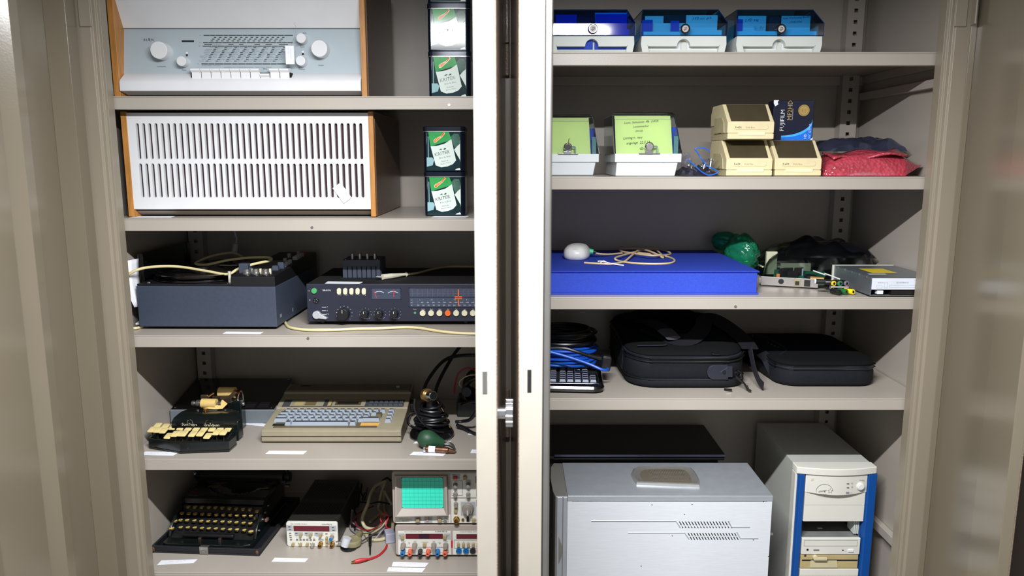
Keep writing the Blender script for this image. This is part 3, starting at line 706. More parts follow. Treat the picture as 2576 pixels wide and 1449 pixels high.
# -- flat grey box with black glass top behind
t = thing('control_box', 'flat grey metal box with shiny black top behind the stenotype', 'device', (-.69, 1.75, L4))
g = M(t); x0, x1, y0, y1 = -.811, -.5605, 1.714, 1.874; h = .0335; h2 = .064
hz = lambda y: L4+h+(h2-h)*(y-y0)/(y1-y0)
obj('case', g.prism([(y0, L4), (y0, L4+h), (y1, L4+h2), (y1, L4)][::-1], 'x', x0, x1), GREYM, t, .003)
obj('black_top', M(t).prism([(y0+.003, hz(y0+.003)), (y0+.003, hz(y0+.003)+.0014), (y1-.003, hz(y1-.003)+.0014), (y1-.003, hz(y1-.003))][::-1], 'x', x0+.003, x1-.003), BLACKG, t)
for x, y in ((x0+.011, y0+.009), (x1-.011, y0+.009), (x0+.011, y1-.009), (x1-.011, y1-.009)):
    obj('corner_screw', M(t).lathe([(.0026, hz(y)+.0014), (.0016, hz(y)+.0028)], (x, y, 0), n=10), CHROME, t)
KGREY2 = mat('key_grey', (92, 92, 104), .5)
for x, y in ((-.750, 1.742), (-.718, 1.742), (-.625, 1.742), (-.593, 1.742), (-.625, 1.729), (-.593, 1.729)):
    up = y > 1.735; w_, d_ = .0125, (.0065 if up else .0055)
    obj('flat_key', M(t).add([(x-w_, y-d_, hz(y-d_)+.0022), (x+w_, y-d_, hz(y-d_)+.0022), (x+w_, y+d_, hz(y+d_)+.0022), (x-w_, y+d_, hz(y+d_)+.0022), (x-w_, y-d_, hz(y-d_)), (x+w_, y-d_, hz(y-d_)), (x+w_, y+d_, hz(y+d_)), (x-w_, y+d_, hz(y+d_))], [(0, 1, 2, 3), (4, 5, 1, 0), (5, 6, 2, 1), (6, 7, 3, 2), (7, 4, 0, 3)]), KGREY2 if up else BLACK, t)
# -- stenotype machine
t = thing('stenotype_machine', 'black stenotype machine with ivory keys and yellowed paper rolls', 'stenotype', (-.70, 1.59, L4))
plan = [(-.787, 1.556), (-.7055, 1.5265), (-.6055, 1.537), (-.603, 1.575), (-.640, 1.665), (-.745, 1.665), (-.787, 1.585)]
def scale(pl, k, c=(-.69, 1.595)): return [(c[0]+(a-c[0])*k, c[1]+(b-c[1])*k) for a, b in pl]
g = M(t)
g.prism(plan, 'z', L4+.0006, L4+.005)
n = len(plan)
inn = scale(plan, .965)
for k in range(n):                                    # low tray wall
    a, b = plan[k], plan[(k+1) % n]; c, d = inn[(k+1) % n], inn[k]
    g.prism([a, b, c, d], 'z', L4+.005, L4+.024)
obj('base_tray', g, ENAMEL, t, .0012)
hd = [P(412, 1065, L4+.036), P(580, 1073, L4+.036), P(577, 1046, L4+.05), P(575, 1037, L4+.057), P(512, 1020, L4+.06), P(480, 1020, L4+.06), P(418, 1042, L4+.055), P(414, 1050, L4+.048)]
f0 = [(-.752, 1.607, L4+.012), (-.606, 1.599, L4+.012), (-.6055, 1.602, L4+.040), (-.751, 1.610, L4+.040)]
x = lambda a, b, k: tuple(a[i]+(b[i]-a[i])*k for i in range(3))
A = [(-.755, 1.600), (-.6055, 1.596), (-.6045, 1.622), (-.640, 1.664), (-.745, 1.664), (-.757, 1.626)]
B = [(-.752, 1.606), (-.608, 1.602), (-.608, 1.625), (-.642, 1.662), (-.741, 1.662), (-.754, 1.630)]
Cc = [(-.744, 1.622), (-.615, 1.618), (-.615, 1.634), (-.648, 1.658), (-.730, 1.658), (-.744, 1.636)]
obj('housing', M(t).rings([[(*p, L4+.006) for p in A], [(*p, L4+.044) for p in A], [(*p, L4+.052) for p in B], [(*p, L4+.058) for p in Cc]]), ENAMEL, t, .0015)
g = M(t); g.text('Stenotype', .0085, (-.731, 1.5982, L4+.0372), (1, -.027, 0), (0, .0, 1)); g.text('Grandjean', .0085, (-.682, 1.5969, L4+.0362), (1, -.027, 0), (0, .0, 1))
obj('lettering', g, mat('cream_lettering', (230, 222, 196), .5), t, smooth=False)
g = M(t); zz = L4+.0485
g.tube([(-.717, 1.598, L4+.040), (-.718, 1.599, zz), (-.708, 1.599, zz), (-.708, 1.5975, L4+.035), (-.706, 1.597, L4+.042), (-.680, 1.5965, L4+.042), (-.678, 1.5965, L4+.034), (-.676, 1.597, zz), (-.662, 1.5965, zz), (-.663, 1.596, L4+.043)], .0005, 5, 3); obj('wire_spring', g, CHROME, t)
for x0_ in (-.714, -.668): obj('rivet', M(t).sphere((x0_, 1.5985, L4+.041), .0028), DKM, t)
top = L4+.058
obj('thumb_nut', M(t).lathe([(.0042, top), (.0042, top+.004), (.0034, top+.0044), (.0034, top+.006)], (-.691, 1.632, 0), n=14), BRASS, t)
obj('top_plate', M(t).box(-.690, -.668, 1.637, 1.650, top, top+.0012), STEEL, t, .0004)
for x_ in (-.712, -.650): obj('screw', M(t).cyl((x_, 1.642, top), (x_, 1.642, top+.001), .003), STEEL, t)
rz = top+.013                                         # front paper roll on its shaft
obj('roll_shaft', M(t).cyl((-.729, 1.652, rz), (-.660, 1.649, rz), .0028).lathe([(.0055, -.7285), (.0055, -.722)], (0, 1.652, rz), 'x').lathe([(.0075, -.718), (.0075, -.709)], (0, 1.652, rz), 'x').lathe([(.0052, -.668), (.006, -.660)], (0, 1.649, rz), 'x'), STEEL, t, .0005)
obj('paper_roll', M(t).cyl((-.706, 1.652, rz), (-.672, 1.650, rz), .0105, n=24), PAPERY, t, .0004)
obj('paper_tongue', M(t).poly([(-.700, 1.6405, rz-.008), (-.673, 1.6395, rz-.010), (-.655, 1.640, rz-.009), (-.645, 1.645, rz+.001), (-.658, 1.650, rz+.009), (-.664, 1.648, rz+.003), (-.672, 1.644, rz-.0035)]), PAPERY, t)
obj('roll_bracket', M(t).box(-.672, -.645, 1.668, 1.674, rz-.006, rz+.008), DKM, t, .001); obj('roll_bracket', M(t).box(-.715, -.70, 1.668, 1.674, top-.004, rz+.014), DKM, t, .001)
rz2 = top+.026
obj('paper_roll', M(t).cyl((-.681, 1.692, rz2), (-.643, 1.690, rz2), .0125, n=24), PAPERY, t, .0004)
obj('roll_arm', M(t).prism([(-.690, rz2-.012), (-.655, rz2-.018), (-.644, rz2-.006), (-.632, rz2+.006), (-.640, rz2+.009), (-.652, rz2-.002), (-.690, rz2-.003)], 'y', 1.672, 1.676), DKM, t, .0008)
obj('roll_pulley', M(t).lathe([(.007, -.640), (.007, -.636), (.004, -.636), (.004, -.631), (.006, -.631), (.006, -.629)], (0, 1.688, rz2), 'x'), mat('copper', (190, 110, 70), .3, 1), t)
obj('lever_ring', M(t).tube([(-.628, 1.686, rz2+.006), (-.634, 1.684, rz2-.006), (-.635, 1.682, rz2-.018), (-.629, 1.680, rz2-.024), (-.623, 1.682, rz2-.016), (-.624, 1.685, rz2-.003)], .0016, 6, 4, True), STEEL, t)
obj('crank_knob', M(t).sphere((-.622, 1.678, rz2-.023), .0045), STEEL, t)
obj('rear_stand', M(t).box(-.655, -.625, 1.672, 1.70, L4, top+.012), ENAMEL, t, .002)
obj('rear_arm', M(t).cyl((-.708, 1.676, rz2-.012), (-.690, 1.684, rz2+.001), .0035), BRASS, t)
# keys in two ranks; a lower pair near the middle
ks = []
for k in range(10):                                   # back rank
    u = k/9; ks.append((396+u*178, 1071.5+8*u+2.5*sin(pi*u), .030, 0))
for k, (a, b, hh) in enumerate(((383, 1081, 0), (397, 1082, 0), (412, 1083.5, 0), (441, 1092, 0), (459, 1091, 1), (485, 1092, 0), (505, 1091, 0), (545, 1088, 0), (563, 1088, 0))): ks.append((a, b, .031, 1+hh))
ks += [(424, 1097, .026, 1), (523, 1097, .026, 1)]
for px, py, h_, f in ks:
    q = P(px, py, L4+h_); wx = .0074 if f < 2 else .0105
    o = obj('key', M(t).at((q.x, q.y, L4+h_), (radians(13), 0, -.05)).rr(-wx, wx, -.0105, .0105, [(-.001, .0006), (0, 0), (.0016, .0004), (.0022, .0016)], .003, 3), KEYC, t, 0)
    if f:
        obj('key_stem', M(t).box(q.x-.0006, q.x+.0006, q.y-.003, q.y+.001, L4+.006, L4+h_-.001).cyl((q.x+.001, q.y, L4+.008), (q.x+.008, q.y+.03, L4+.022), .0006, n=5), DKM, o)
obj('key_bed', M(t).prism(scale([(-.775, 1.566), (-.705, 1.545), (-.612, 1.553), (-.612, 1.605), (-.76, 1.605)], 1), 'z', L4+.005, L4+.013), BLACK, t)
obj('tray_screw', M(t).cyl((-.690, 1.5290, L4+.012), (-.690, 1.527, L4+.012), .0018), CHROME, t)
# -- home computer
TAUPE = mat('taupe_plastic', (148, 139, 117), .5, var=.04, vs=60); TAUPED = mat('dark_taupe_plastic', (98, 88, 66), .45, var=.05, vs=60)
KEYG = mat('grey_keycap', (150, 160, 172), .45, var=.03); KEYD = mat('dark_keycap', (62, 66, 74), .45, var=.03)
HX, HY = -.5520, 1.5860
t = thing('home_computer', 'beige home computer with built-in keyboard and grey keycaps', 'computer', (HX, HY, L4))
W, D = .3075, .230
prof = [(.004, .002), (0, .006), (0, .0165), (.0005, .0285), (.006, .0315), (.110, .0432), (.111, .0465), (.145, .0540), (.147, .0525), (.174, .0585), (.176, .063), (D, .066), (D, .002)]
obj('case', M().prism(prof[::-1], 'x', 0, W), TAUPE, t, .0012)
obj('seam', M().box(-.0002, W+.0002, -.0004, .002, .0155, .0168), DARK, t)
obj('side_cheek', M().prism([(.008, .004), (.008, .0315), (.110, .0435), (.145, .0545), (.174, .0585), (D-.004, .066), (D-.004, .004)][::-1], 'x', W, W+.0006), TAUPED, t)
for a in (.02, .155, .24): obj('foot', M().box(a, a+.03, .01, .03, 0, .003), BLACK, t)
kz = lambda y: .0317+(y-.006)*(.0117/.104)
def hp(px, py, z0=.040):
    q = P(px, py, L4+z0); return q.x-HX, q.y-HY
obj('keyboard_well', M().add([(.022, .012, kz(.012)+.0002), (.252, .012, kz(.012)+.0002), (.252, .102, kz(.102)+.0002), (.022, .102, kz(.102)+.0002)], [(0, 1, 2, 3)]), TAUPED, t)
kmesh = {}
def keycap(x, y, wd, dp=.0125, h=.0085, m=KEYG, top=True):
    g = M(); z = kz(y)-.0005
    g.m(0).frus(x-wd/2, x+wd/2, y, y+dp, z, z+h, .0022, .0025)
    if top: g.m(1).flat(x-wd/2+.0026, x+wd/2-.0026, y+.003, y+dp-.003, z+h+.0002)
    return obj('key', g, [m, KEYD if m is KEYG else m], t, .0004)
rows = [(.0840, .0425, 14, .01555), (.0680, .0500, 12, .01565), (.0525, .0440, 12, .01565), (.0370, .0480, 10, .0157)]
for j, (y, xs, n, pit) in enumerate(((.0855, .0345, 15, .0156), (.0700, .0480, 13, .0156), (.0545, .0480, 12, .0156), (.0390, .0555, 11, .0156))):
    for k in range(n): keycap(xs+k*pit, y, .0140)
keycap(.0300, .0700, .020); keycap(.0285, .0545, .022); keycap(.0310, .0390, .030); keycap(.0520, .0215, .0145, .0150); keycap(.2010-.0045, .0215, .0145, .0150)
keycap(.1235, .0215, .128, .0145); keycap(.2335, .0405, .040, .0125); keycap(.2475, .0600, .0145, .021, m=TAUPED)
for k in range(4): keycap(.2720+.0012*k*0+.001, .036+k*.0165, .0145)
g = M()
obj('maker_plate', M().add([(.018, .021, kz(.021)+.0006), (.047, .021, kz(.021)+.0006), (.047, .031, kz(.031)+.0006), (.018, .031, kz(.031)+.0006)], [(0, 1, 2, 3)]), BLACK, t)
obj('yellow_sticker', M().add([(.214, .020, kz(.020)+.0008), (.255, .020, kz(.020)+.0008), (.255, .035, kz(.035)+.0008), (.214, .035, kz(.035)+.0008)], [(0, 1, 2, 3)]), mat('yellow_sticker', (222, 172, 84), .6), t)
zs2_ = lambda y: .0465+(y-.111)*(.0075/.034)
ym = lambda y: .112+(y-.1215)*1.14
zs2 = lambda y: zs2_(ym(y))
def decal(n, x0, x1, y0, y1, m, up=.0004): return obj(n, M().add([(x0, ym(y0), zs2(y0)+up), (x1, ym(y0), zs2(y0)+up), (x1, ym(y1), zs2(y1)+up), (x0, ym(y1), zs2(y1)+up)], [(0, 1, 2, 3)]), m, t)
decal('console_strip', .012, W-.01, .1215, .149, mat('charcoal_strip', (66, 68, 72), .5))
PANEL = mat('panel_beige', (148, 144, 122), .5)
decal('cartridge_panel', .030, .108, .123, .147, PANEL, .0008); decal('cartridge_label', .040, .06, .126, .142, mat('label_tan', (176, 156, 106), .6), .0012); decal('cartridge_label', .064, .09, .126, .142, mat('label_brown', (110, 92, 60), .6), .0012)
decal('display_bezel', .128, .206, .123, .147, PANEL, .0008); decal('display_window', .135, .196, .127, .143, mat('display_glass', (82, 74, 46), .15), .0012); decal('display_glass', .140, .190, .131, .139, BLACK, .0014); decal('button_panel', .118, .126, .124, .146, bpy.data.materials['label_tan'], .0009)
for r in range(2):
    for k in range(7):
        y = .125+r*.0115; x = .2145+k*.0118; obj('function_key', M().frus(x, x+.0105, ym(y), ym(y)+.0095, zs2(y), zs2(y)+.0045, .001), KEYD, t, .0003)
obj('rear_groove', M().box(.035, W-.06, .186, .196, .0640, .0652), DARK, t); obj('rear_deck', M().box(.004, W-.004, .1775, D-.001, .0622, .0664), TAUPED, t, .0008)
obj('vent_slot', M().box(.03, .055, .212, .217, .0660, .0669), DARK, t); obj('slide_switch', M().box(.268, .276, .2, .206, .0664, .070), KEYG, t)
# grille of the carrying grip and the round dial at the right side
obj('side_dial', M().lathe([(.014, W+.001), (.014, W+.008)], (0, .16, .036), 'x', 24), BLACK, t, .0008)
# -- desk microphone with coiled lead
t = thing('table_microphone', 'black round-based microphone wrapped in its own coiled black lead', 'microphone', (-.1815, 1.634, L4))
obj('base', M().lathe([(.048, 0), (.0505, .004), (.050, .009), (.045, .0165), (.036, .023), (.02, .027)], n=32), BLACKG, t)
obj('post', M().lathe([(.02, .026), (.014, .04), (.012, .075), (.0095, .092)]), BLACK, t)
g = M(); random.seed(3)
for k in range(10):
    r = .037-.0015*k+random.uniform(-.003, .003); z = .031+.0046*k; a0 = random.uniform(0, 6)
    g.tube([(r*cos(a0+2*pi*j/10)*1.03, r*sin(a0+2*pi*j/10)*.9, z+.004*sin(2*pi*j/10+k)+random.uniform(-.0012, .0012)) for j in range(10)], .0030, 7, 3, True)
g.tube([(-.034, -.025, .095), (-.033, -.034, .075), (-.02, -.040, .05), (.005, -.043, .03), (.03, -.035, .021)], .0024, 6)
g.tube([(-.02, .0, .055), (-.046, -.010, .055), (-.053, -.014, .040), (-.044, -.016, .0285), (-.02, -.038, .030)], .0030, 6)
obj('coiled_lead', g, CABLE, t)
a = Vector((-.012, -.005, .098)); b = Vector((.008, -.030, .104))
obj('capsule_ring', M().cyl(a, a+(b-a)*.35, .0145, n=24), mat('aged_brass', (176, 140, 90), .35, .9), t, .001)
o = obj('capsule', M().cyl(a+(b-a)*.3, b, .0105, n=24), CHROME, t, .0008)
obj('capsule_mesh', M().cyl(b, b+(b-a).normalized()*.0006, .0088, n=24), BLACK, o)
pts = [(.014, -.014, .088), (.022, -.016, .075), (.034, -.02, .055), (.040, -.026, .036), (.046, -.022, .022)]
g = M()
for k in range(4):
    p, q = Vector(pts[k]), Vector(pts[k+1]); g.cyl(p+(q-p)*.15, p+(q-p)*.6, .0011, n=6)
obj('gold_thread', g, BRASS, t)
def lead(label, pts, r, m=CABLE, n='loose_lead', cat='cable'): return tag(obj(n, M().tube(pts, r, 8), m), label, cat)
lead('thick black lead arching behind the microphone up to the middle door', [(-.192, 1.668, L4+.056), (-.205, 1.69, L4+.088), (-.19, 1.72, L4+.118), (-.16, 1.75, L4+.146), (-.12, 1.77, L4+.152), (-.05, 1.775, L4+.150)], .0042)
lead('black lead looping up high behind microphone and back to the shelf', [(-.176, 1.678, L4+.050), (-.178, 1.705, L4+.088), (-.155, 1.755, L4+.132), (-.125, 1.79, L4+.170), (-.095, 1.795, L4+.178), (-.072, 1.79, L4+.160), (-.066, 1.78, L4+.12)], .0042)
lead('black lead curving from the right of the microphone base toward the door', [(-.130, 1.665, L4+.022), (-.115, 1.668, L4+.022), (-.095, 1.655, L4+.032), (-.078, 1.645, L4+.06), (-.066, 1.65, L4+.09)], .0040)
lead('black lead lying on the shelf from the microphone base to the door', [(-.128, 1.672, L4+.012), (-.11, 1.662, L4+.009), (-.09, 1.642, L4+.0042), (-.072, 1.632, L4+.0042), (-.05, 1.63, L4+.0042)], .0040)
t = thing('cable_bundle', 'tied bundle of black cables with round plug right of the microphone', 'cables', (-.10, 1.79, L4))
g = M(); random.seed(5)
for k in range(14):
    rx = random.uniform(.032, .040); rz_ = random.uniform(.022, .034); y0 = random.uniform(-.035, .03); cz = .070+random.uniform(-.008, .01)
    g.tube([(.018+rx*cos(2*pi*j/10), y0+.012*sin(4*pi*j/10+k), cz+rz_*sin(2*pi*j/10)+.25*rx*cos(2*pi*j/10)) for j in range(10)], .0036, 6, 3, True)
g.tube([(-.02, 0, .05), (-.03, -.02, .028), (.0, -.04, .042), (.03, -.036, .042), (.056, -.01, .044)], .004, 6)
obj('cables', g, CABLE, t); obj('plug', M().lathe([(.012, -.02), (.0125, 0), (.009, .012)], (-.008, -.045, .074), 'y'), BLACK, t, .001)
obj('base_block', M().box(-.035, .055, -.03, .05, 0, .038), BLACK, t, .004)
lead('red wire arching over the black cable bundle beside the door', [(-.138, 1.745, L4+.064), (-.136, 1.740, L4+.088), (-.128, 1.742, L4+.115), (-.108, 1.742, L4+.128), (-.085, 1.742, L4+.122), (-.05, 1.745, L4+.105)], .0022, mat('red_wire', (150, 22, 40), .4), 'red_wire')
lead('thin beige wire along the top of the black cable bundle', [(-.112, 1.76, L4+.066), (-.126, 1.740, L4+.089), (-.118, 1.735, L4+.104), (-.098, 1.735, L4+.113), (-.07, 1.738, L4+.112)], .0012, CREAMC, 'beige_wire')
t = thing('grey_instrument', 'grey box edge peeking out beside the middle door above caption strips', 'device', (-.075, 1.645, L4))
obj('case', M().box(-.0045, .055, 0, .075, .004, .055), mat('light_grey_case', (172, 176, 184), .45), t, .002); obj('foot', M().box(-.003, .05, .005, .07, 0, .004), BLACK, t)
# -- green rubber bulb with metal spray tube
t = thing('bulb_atomizer', 'green rubber bulb with bent metal tube in front of the microphone', 'atomizer', (-.185, 1.60, L4))
c = Vector(P(1073, 1104, L4+.0215)); e = Vector(P(1117, 1115, L4+.0105)); d = e-c
prof = [(.004, -.0195), (.012, -.0165), (.018, -.009), (.0202, 0), (.0195, .008), (.0165, .017), (.0115, .027), (.0075, d.length)]
g = M(t); R = []; dn_ = d.normalized(); u = dn_.cross(Vector((0, 0, 1))).normalized(); v = u.cross(dn_)
for r, h in prof: R.append([tuple(c+dn_*h+u*r*cos(2*pi*j/24)+v*r*sin(2*pi*j/24)) for j in range(24)])
g.rings(R); obj('bulb', g, mat('green_rubber', (36, 74, 50), .5, var=.15, vs=40), t)
obj('bent_tube', M(t).tube([e-dn_*.002, tuple(P(1126, 1113, L4+.010)), tuple(P(1138, 1119, L4+.010)), tuple(P(1143, 1128, L4+.008)), tuple(P(1145, 1134, L4+.006))], .0026, 8), STEEL, t)
a = P(1072, 1129, L4+.0084); b = P(1128, 1132.5, L4+.0078); f = P(1145, 1137, L4+.004)
obj('cylinder_body', M(t).cyl(a, b, .0064, n=16).cyl(b, f, .0055, .003, 12), mat('tarnished_brass', (140, 104, 84), .35, .9, var=.3, vs=120), t, .0008)
obj('end_cap', M(t).cyl(a, a+(a-b).normalized()*.005, .0075, n=16), CHROME, t, .0006)
obj('paper_band', M(t).cyl(a+(b-a)*.12, a+(b-a)*.42, .0067, n=16), PAPER, t)
for lab, pts in (('white caption strip at the left front corner before the stenotype', [(352, 1145), (436, 1146.5), (450, 1137.5), (366, 1136)]), ('white caption strip half under the grey control box', [(617, 1068), (668, 1073.5), (672, 1066), (622, 1063)]),
                 ('white caption strip in front of the home computer', [(668, 1142), (763, 1143), (773, 1134.5), (677, 1134)]), ('white caption strip in front of the bulb atomizer', [(1030, 1145), (1115, 1147), (1126, 1138), (1040, 1136.5)]),
                 ('white caption strip lying under the green rubber bulb', [(1040, 1115.5), (1128, 1118), (1135, 1110), (1050, 1107)]), ('upper white caption strip cut off by the middle door edge', [(1177, 1094), (1222, 1094.5), (1226, 1087), (1181, 1086)]),
                 ('lower white caption strip cut off by the middle door edge', [(1183, 1140), (1228, 1141), (1232, 1132), (1187, 1131)])):
    strip(lab, pts, L4, 2)
# ================================================================= LEFT CABINET, SHELF 5
CASEL = mat('black_leatherette', (22, 24, 30), .5, var=.1, bump=.4, bs=700)
# -- portable typewriter on its case base
t = thing('portable_typewriter', 'old black portable typewriter with round cream keys on its case base', 'typewriter', (-.688, 1.575, L5), radians(-3.6))
x0, x1, D = -.1270, .1235, .268
g = M(); g.box(x0, x1, 0, D, 0, .004)
for a in ((x0, x1, 0, .006), (x0, x1, D-.006, D), (x0, x0+.006, .006, D-.006), (x1-.006, x1, .006, D-.006)): g.box(*a, .004, .0165)
obj('case_base', g, CASEL, t, .0018)
l = obj('latch', M().box(-.014, .006, -.0022, .0006, -.000+.0006, .0195).box(-.014, .006, -.0022, .008, .0172, .019), STEEL, t, .0006); obj('latch_eye', M().box(-.0085, .0005, -.0038, -.002, .0045, .011), STEEL, l, .0008)
for x in (x0+.003, x1-.004): obj('worn_corner', M().sphere((x*.985, .003, .0088), .0050, .0045, .0078, 10, 6), mat('worn_leather', (96, 66, 40), .7, var=.3, vs=200), t)
FR = (-.108, .100)
g = M()
out = [(FR[0], .016), (FR[0]+.012, .010), (FR[1]-.02, .010), (FR[1]-.004, .018), (FR[1], .034), (FR[1], .232), (FR[0], .232)]
g.prism(out, 'z', .006, .018)                                       # bottom frame with rounded front corners
for s in (FR[0], FR[1]-.0065):                                       # side cheeks rising to the back
    g.prism([(.040, .018), (.050, .040), (.112, .080), (.150, .084), (.225, .085), (.230, .018)][::-1], 'x', s, s+.0065)
obj('frame', g, ENAMEL, t, .002)
obj('front_cross_plate', M().prism([(.110, .068), (.114, .079), (.124, .0815), (.124, .068)][::-1], 'x', FR[0]+.0065, FR[1]-.0065), ENAMEL, t, .001)
# top plate with a round opening for the type basket
g = M(); cx, cy, r = .006, .196, .078; n = 20
for k in range(n):
    a0, a1 = pi+pi*k/n, pi+pi*(k+1)/n
    p = lambda a: (cx+r*cos(a), cy+r*.86*sin(a), .083-.00*a)
    q0, q1 = p(a0), p(a1); e0 = (max(FR[0]+.006, min(FR[1]-.006, cx+1.35*r*cos(a0))), .122, .0815); e1 = (max(FR[0]+.006, min(FR[1]-.006, cx+1.35*r*cos(a1))), .122, .0815)
    g.add([q0, q1, e1, e0, (q0[0], q0[1], .060), (q1[0], q1[1], .060)], [(0, 1, 2, 3), (0, 4, 5, 1)])
g.box(FR[0]+.006, cx-r, .122, cy, .078, .0825); g.box(cx+r, FR[1]-.006, .122, cy, .078, .0825)
obj('top_plate', g, ENAMEL, t)
g = M()
for k in range(34):
    a = pi+pi*(k+.5)/34; u = Vector((cos(a), .86*sin(a), 0)); b = Vector((cx, cy, .078)); ra = .070 if k % 2 else .066
    g.cyl(b+u*.028+Vector((0, 0, -.014)), b+u*ra+Vector((0, 0, .001)), .0011, .0014, 5); q = b+u*ra; g.box(q.x-.0018, q.x+.0018, q.y-.0018, q.y+.0018, q.z-.001, q.z+.0035)
o = obj('type_bars', g, STEEL, t, smooth=False); o['kind'] = 'stuff'
obj('basket_floor', M().cyl((cx, cy, .058), (cx, cy, .060), .082, n=28), BLACK, t)
obj('type_guide', M().prism([(cx-.074, .166), (cx-.03, .150), (cx-.024, .156), (cx-.070, .174)], 'z', .084, .0862), DKM, t, .0005); obj('type_guide', M().prism([(cx+.050, .160), (cx+.078, .166), (cx+.078, .172), (cx+.050, .168)], 'z', .084, .0862), DKM, t, .0005)
obj('red_badge', M().lathe([(.0105, .0826), (.0095, .0834)], (-.088, .142, 0), n=20), mat('dark_red_badge', (92, 14, 14), .4), t)
obj('platen', M().cyl((-.108, .218, .094), (.104, .218, .094), .0135, n=24), mat('platen_rubber', (26, 26, 26), .6), t)
obj('carriage', M().box(-.118, .112, .205, .250, .080, .088).box(-.116, .108, .236, .243, .088, .114), ENAMEL, t, .0015)
for x in (-.122, .108): obj('platen_knob', M().lathe([(.0115, x), (.0125, x+.002), (.0125, x+.012), (.010, x+.013)], (0, .218, .094), 'x', 20), BLACK, t, .0008)
obj('carriage_lever', M().cyl((-.115, .205, .097), (-.105, .178, .112), .0016).sphere((-.104, .176, .1135), .0045), STEEL, t)
obj('paper_release', M().cyl((.110, .218, .102), (.112, .212, .124), .0009), STEEL, t); obj('ribbon_lever', M().box(.112, .124, .196, .204, .074, .080), DKM, t, .001)
for x in (-.075, .078): obj('ribbon_spool', M().cyl((x, .205, .083), (x, .205, .090), .017, n=20), BLACKM, t, .001)
for k, (x, y, z) in enumerate(((.104, .10, .055), (.106, .12, .063), (.105, .085, .045), (.104, .06, .030))): obj('frame_screw', M().cyl((FR[1]-.001, y, z), (FR[1]+.0018, y, z), .0026), STEEL, t)
obj('side_plate_eye', M().box(.103, .109, .086, .098, .038, .045), mat('rosy_plate', (150, 110, 100), .4, .5), t, .0008); obj('shift_slot', M().box(.088, .0925, .060, .076, .056, .0625), DKM, t, .0006)
def tk(zx, zy): return 340+zx/5.013, 1160+zy/5.013
KR = [([(671, 578), (755, 580), (842, 582), (930, 585), (1013, 587), (1100, 592), (1190, 597), (1275, 602), (1362, 607), (1448, 611), (1538, 632)], .0660, '23456789-*'),
      ([(590, 657), (675, 660), (757, 663), (848, 667), (935, 671), (1025, 675), (1113, 678), (1200, 680), (1285, 686), (1378, 689), (1460, 690)], .0550, 'QWERTZUIOPU'),
      ([(507, 757), (572, 746), (655, 748), (748, 753), (835, 757), (922, 760), (1010, 761), (1103, 765), (1192, 770), (1278, 775), (1368, 781), (1453, 786)], .0445, '*ASDFGHJKLOA'),
      ([(460, 850), (575, 837), (665, 838), (752, 842), (843, 847), (930, 851), (1018, 853), (1108, 858), (1197, 864), (1285, 866), (1377, 873), (1460, 892)], .0345, ' YXCVBNM,.- ')]
KRING = mat('nickel_ring', (150, 130, 90), .3, .9); KFACE = mat('aged_key_face', (206, 186, 104), .35, var=.08, vs=200)
Tinv = (Matrix.Translation(t.location) @ Matrix.Rotation(t.rotation_euler.z, 4, 'Z')).inverted()
for pts, h, chars in KR:
    for k, (zx, zy) in enumerate(pts):
        q = Tinv @ P(*tk(zx, zy), L5+h); big = len(pts) == 12 and h < .04 and k in (0, 11); r = .0072 if big else .0058
        o = obj('key', M().lathe([(.0012, -.004), (r*.9, -.0018), (r, 0), (r, .0010), (r*.86, .0014)], (q.x, q.y, q.z), n=16), KRING, t)
        obj('key_face', M().lathe([(r*.86, .0013), (r*.6, .0017), (.0006, .0018)], (q.x, q.y, q.z), n=14), KFACE, o)
        c = chars[k] if k < len(chars) else ' '
        if c != ' ': obj('key_letter', M().text(c, .0062, (q.x, q.y-.0022, q.z+.0020), (1, 0, 0), (0, 1, 0), 'c'), INK, o, smooth=False)
        obj('key_lever', M().cyl((q.x, q.y, q.z-.003), (q.x, q.y+.030, q.z-.020), .0007, n=5), DKM, o)
obj('key_bed', M().prism([(.022, .010), (.100, .050), (.105, .066), (.105, .020), (.022, .006)][::-1], 'x', FR[0]+.008, FR[1]-.008), BLACK, t)
obj('space_bar', M().rr(-.068, .052, .028, .040, [(.026, .001), (.0275, 0), (.031, 0), (.0325, .001)], .004), BLACK, t)
for x in (-.025, .022): obj('space_bar_arm', M().box(x-.003, x+.003, .022, .03, .012, .027), DKM, t, .0008)
# -- instrument parts shared by counter, oscilloscope and supply
FACE = mat('instrument_white', (222, 222, 212), .5, var=.02); GREYF = mat('instrument_grey_print', (170, 174, 176), .5, var=0); SHELL = mat('pinkish_grey_shell', (172, 160, 152), .5, var=.03)
MAROON = mat('maroon_window', (96, 8, 34), .15, var=.06, coat=.5); TAN = mat('tan_button', (166, 146, 104), .45, var=.05); KGREY = mat('grey_knob', (142, 134, 126), .45, var=.05)
PINKG = mat('grey_led_print', (150, 136, 130), .5, var=0); BLUEP = mat('blue_socket', (28, 110, 176), .35, var=.03); REDP = mat('salmon_socket', (222, 104, 72), .4, var=.03); REDJ = mat('red_socket', (200, 36, 46), .35); BLKP = mat('black_socket', (48, 46, 52), .4)
def bnc(t, x, z, r=.0055, l=.013):
    o = obj('coax_socket', M().lathe([(r, 0), (r, -l*.3), (r*.82, -l*.35), (r*.82, -l), (r*.6, -l), (r*.6, -l*.4)], (x, 0, z), 'y', 18), BRASS, t)
    obj('centre_pin', M().cyl((x, -l*.4, z), (x, -l*.85, z), r*.22, n=8), BRASS, o)
def tbtn(t, x, z, w=.0038, h=.0042, m=None): return obj('push_button', M().box(x-w, x+w, -.006, .001, z-h, z+h), m or TAN, t, .0008)
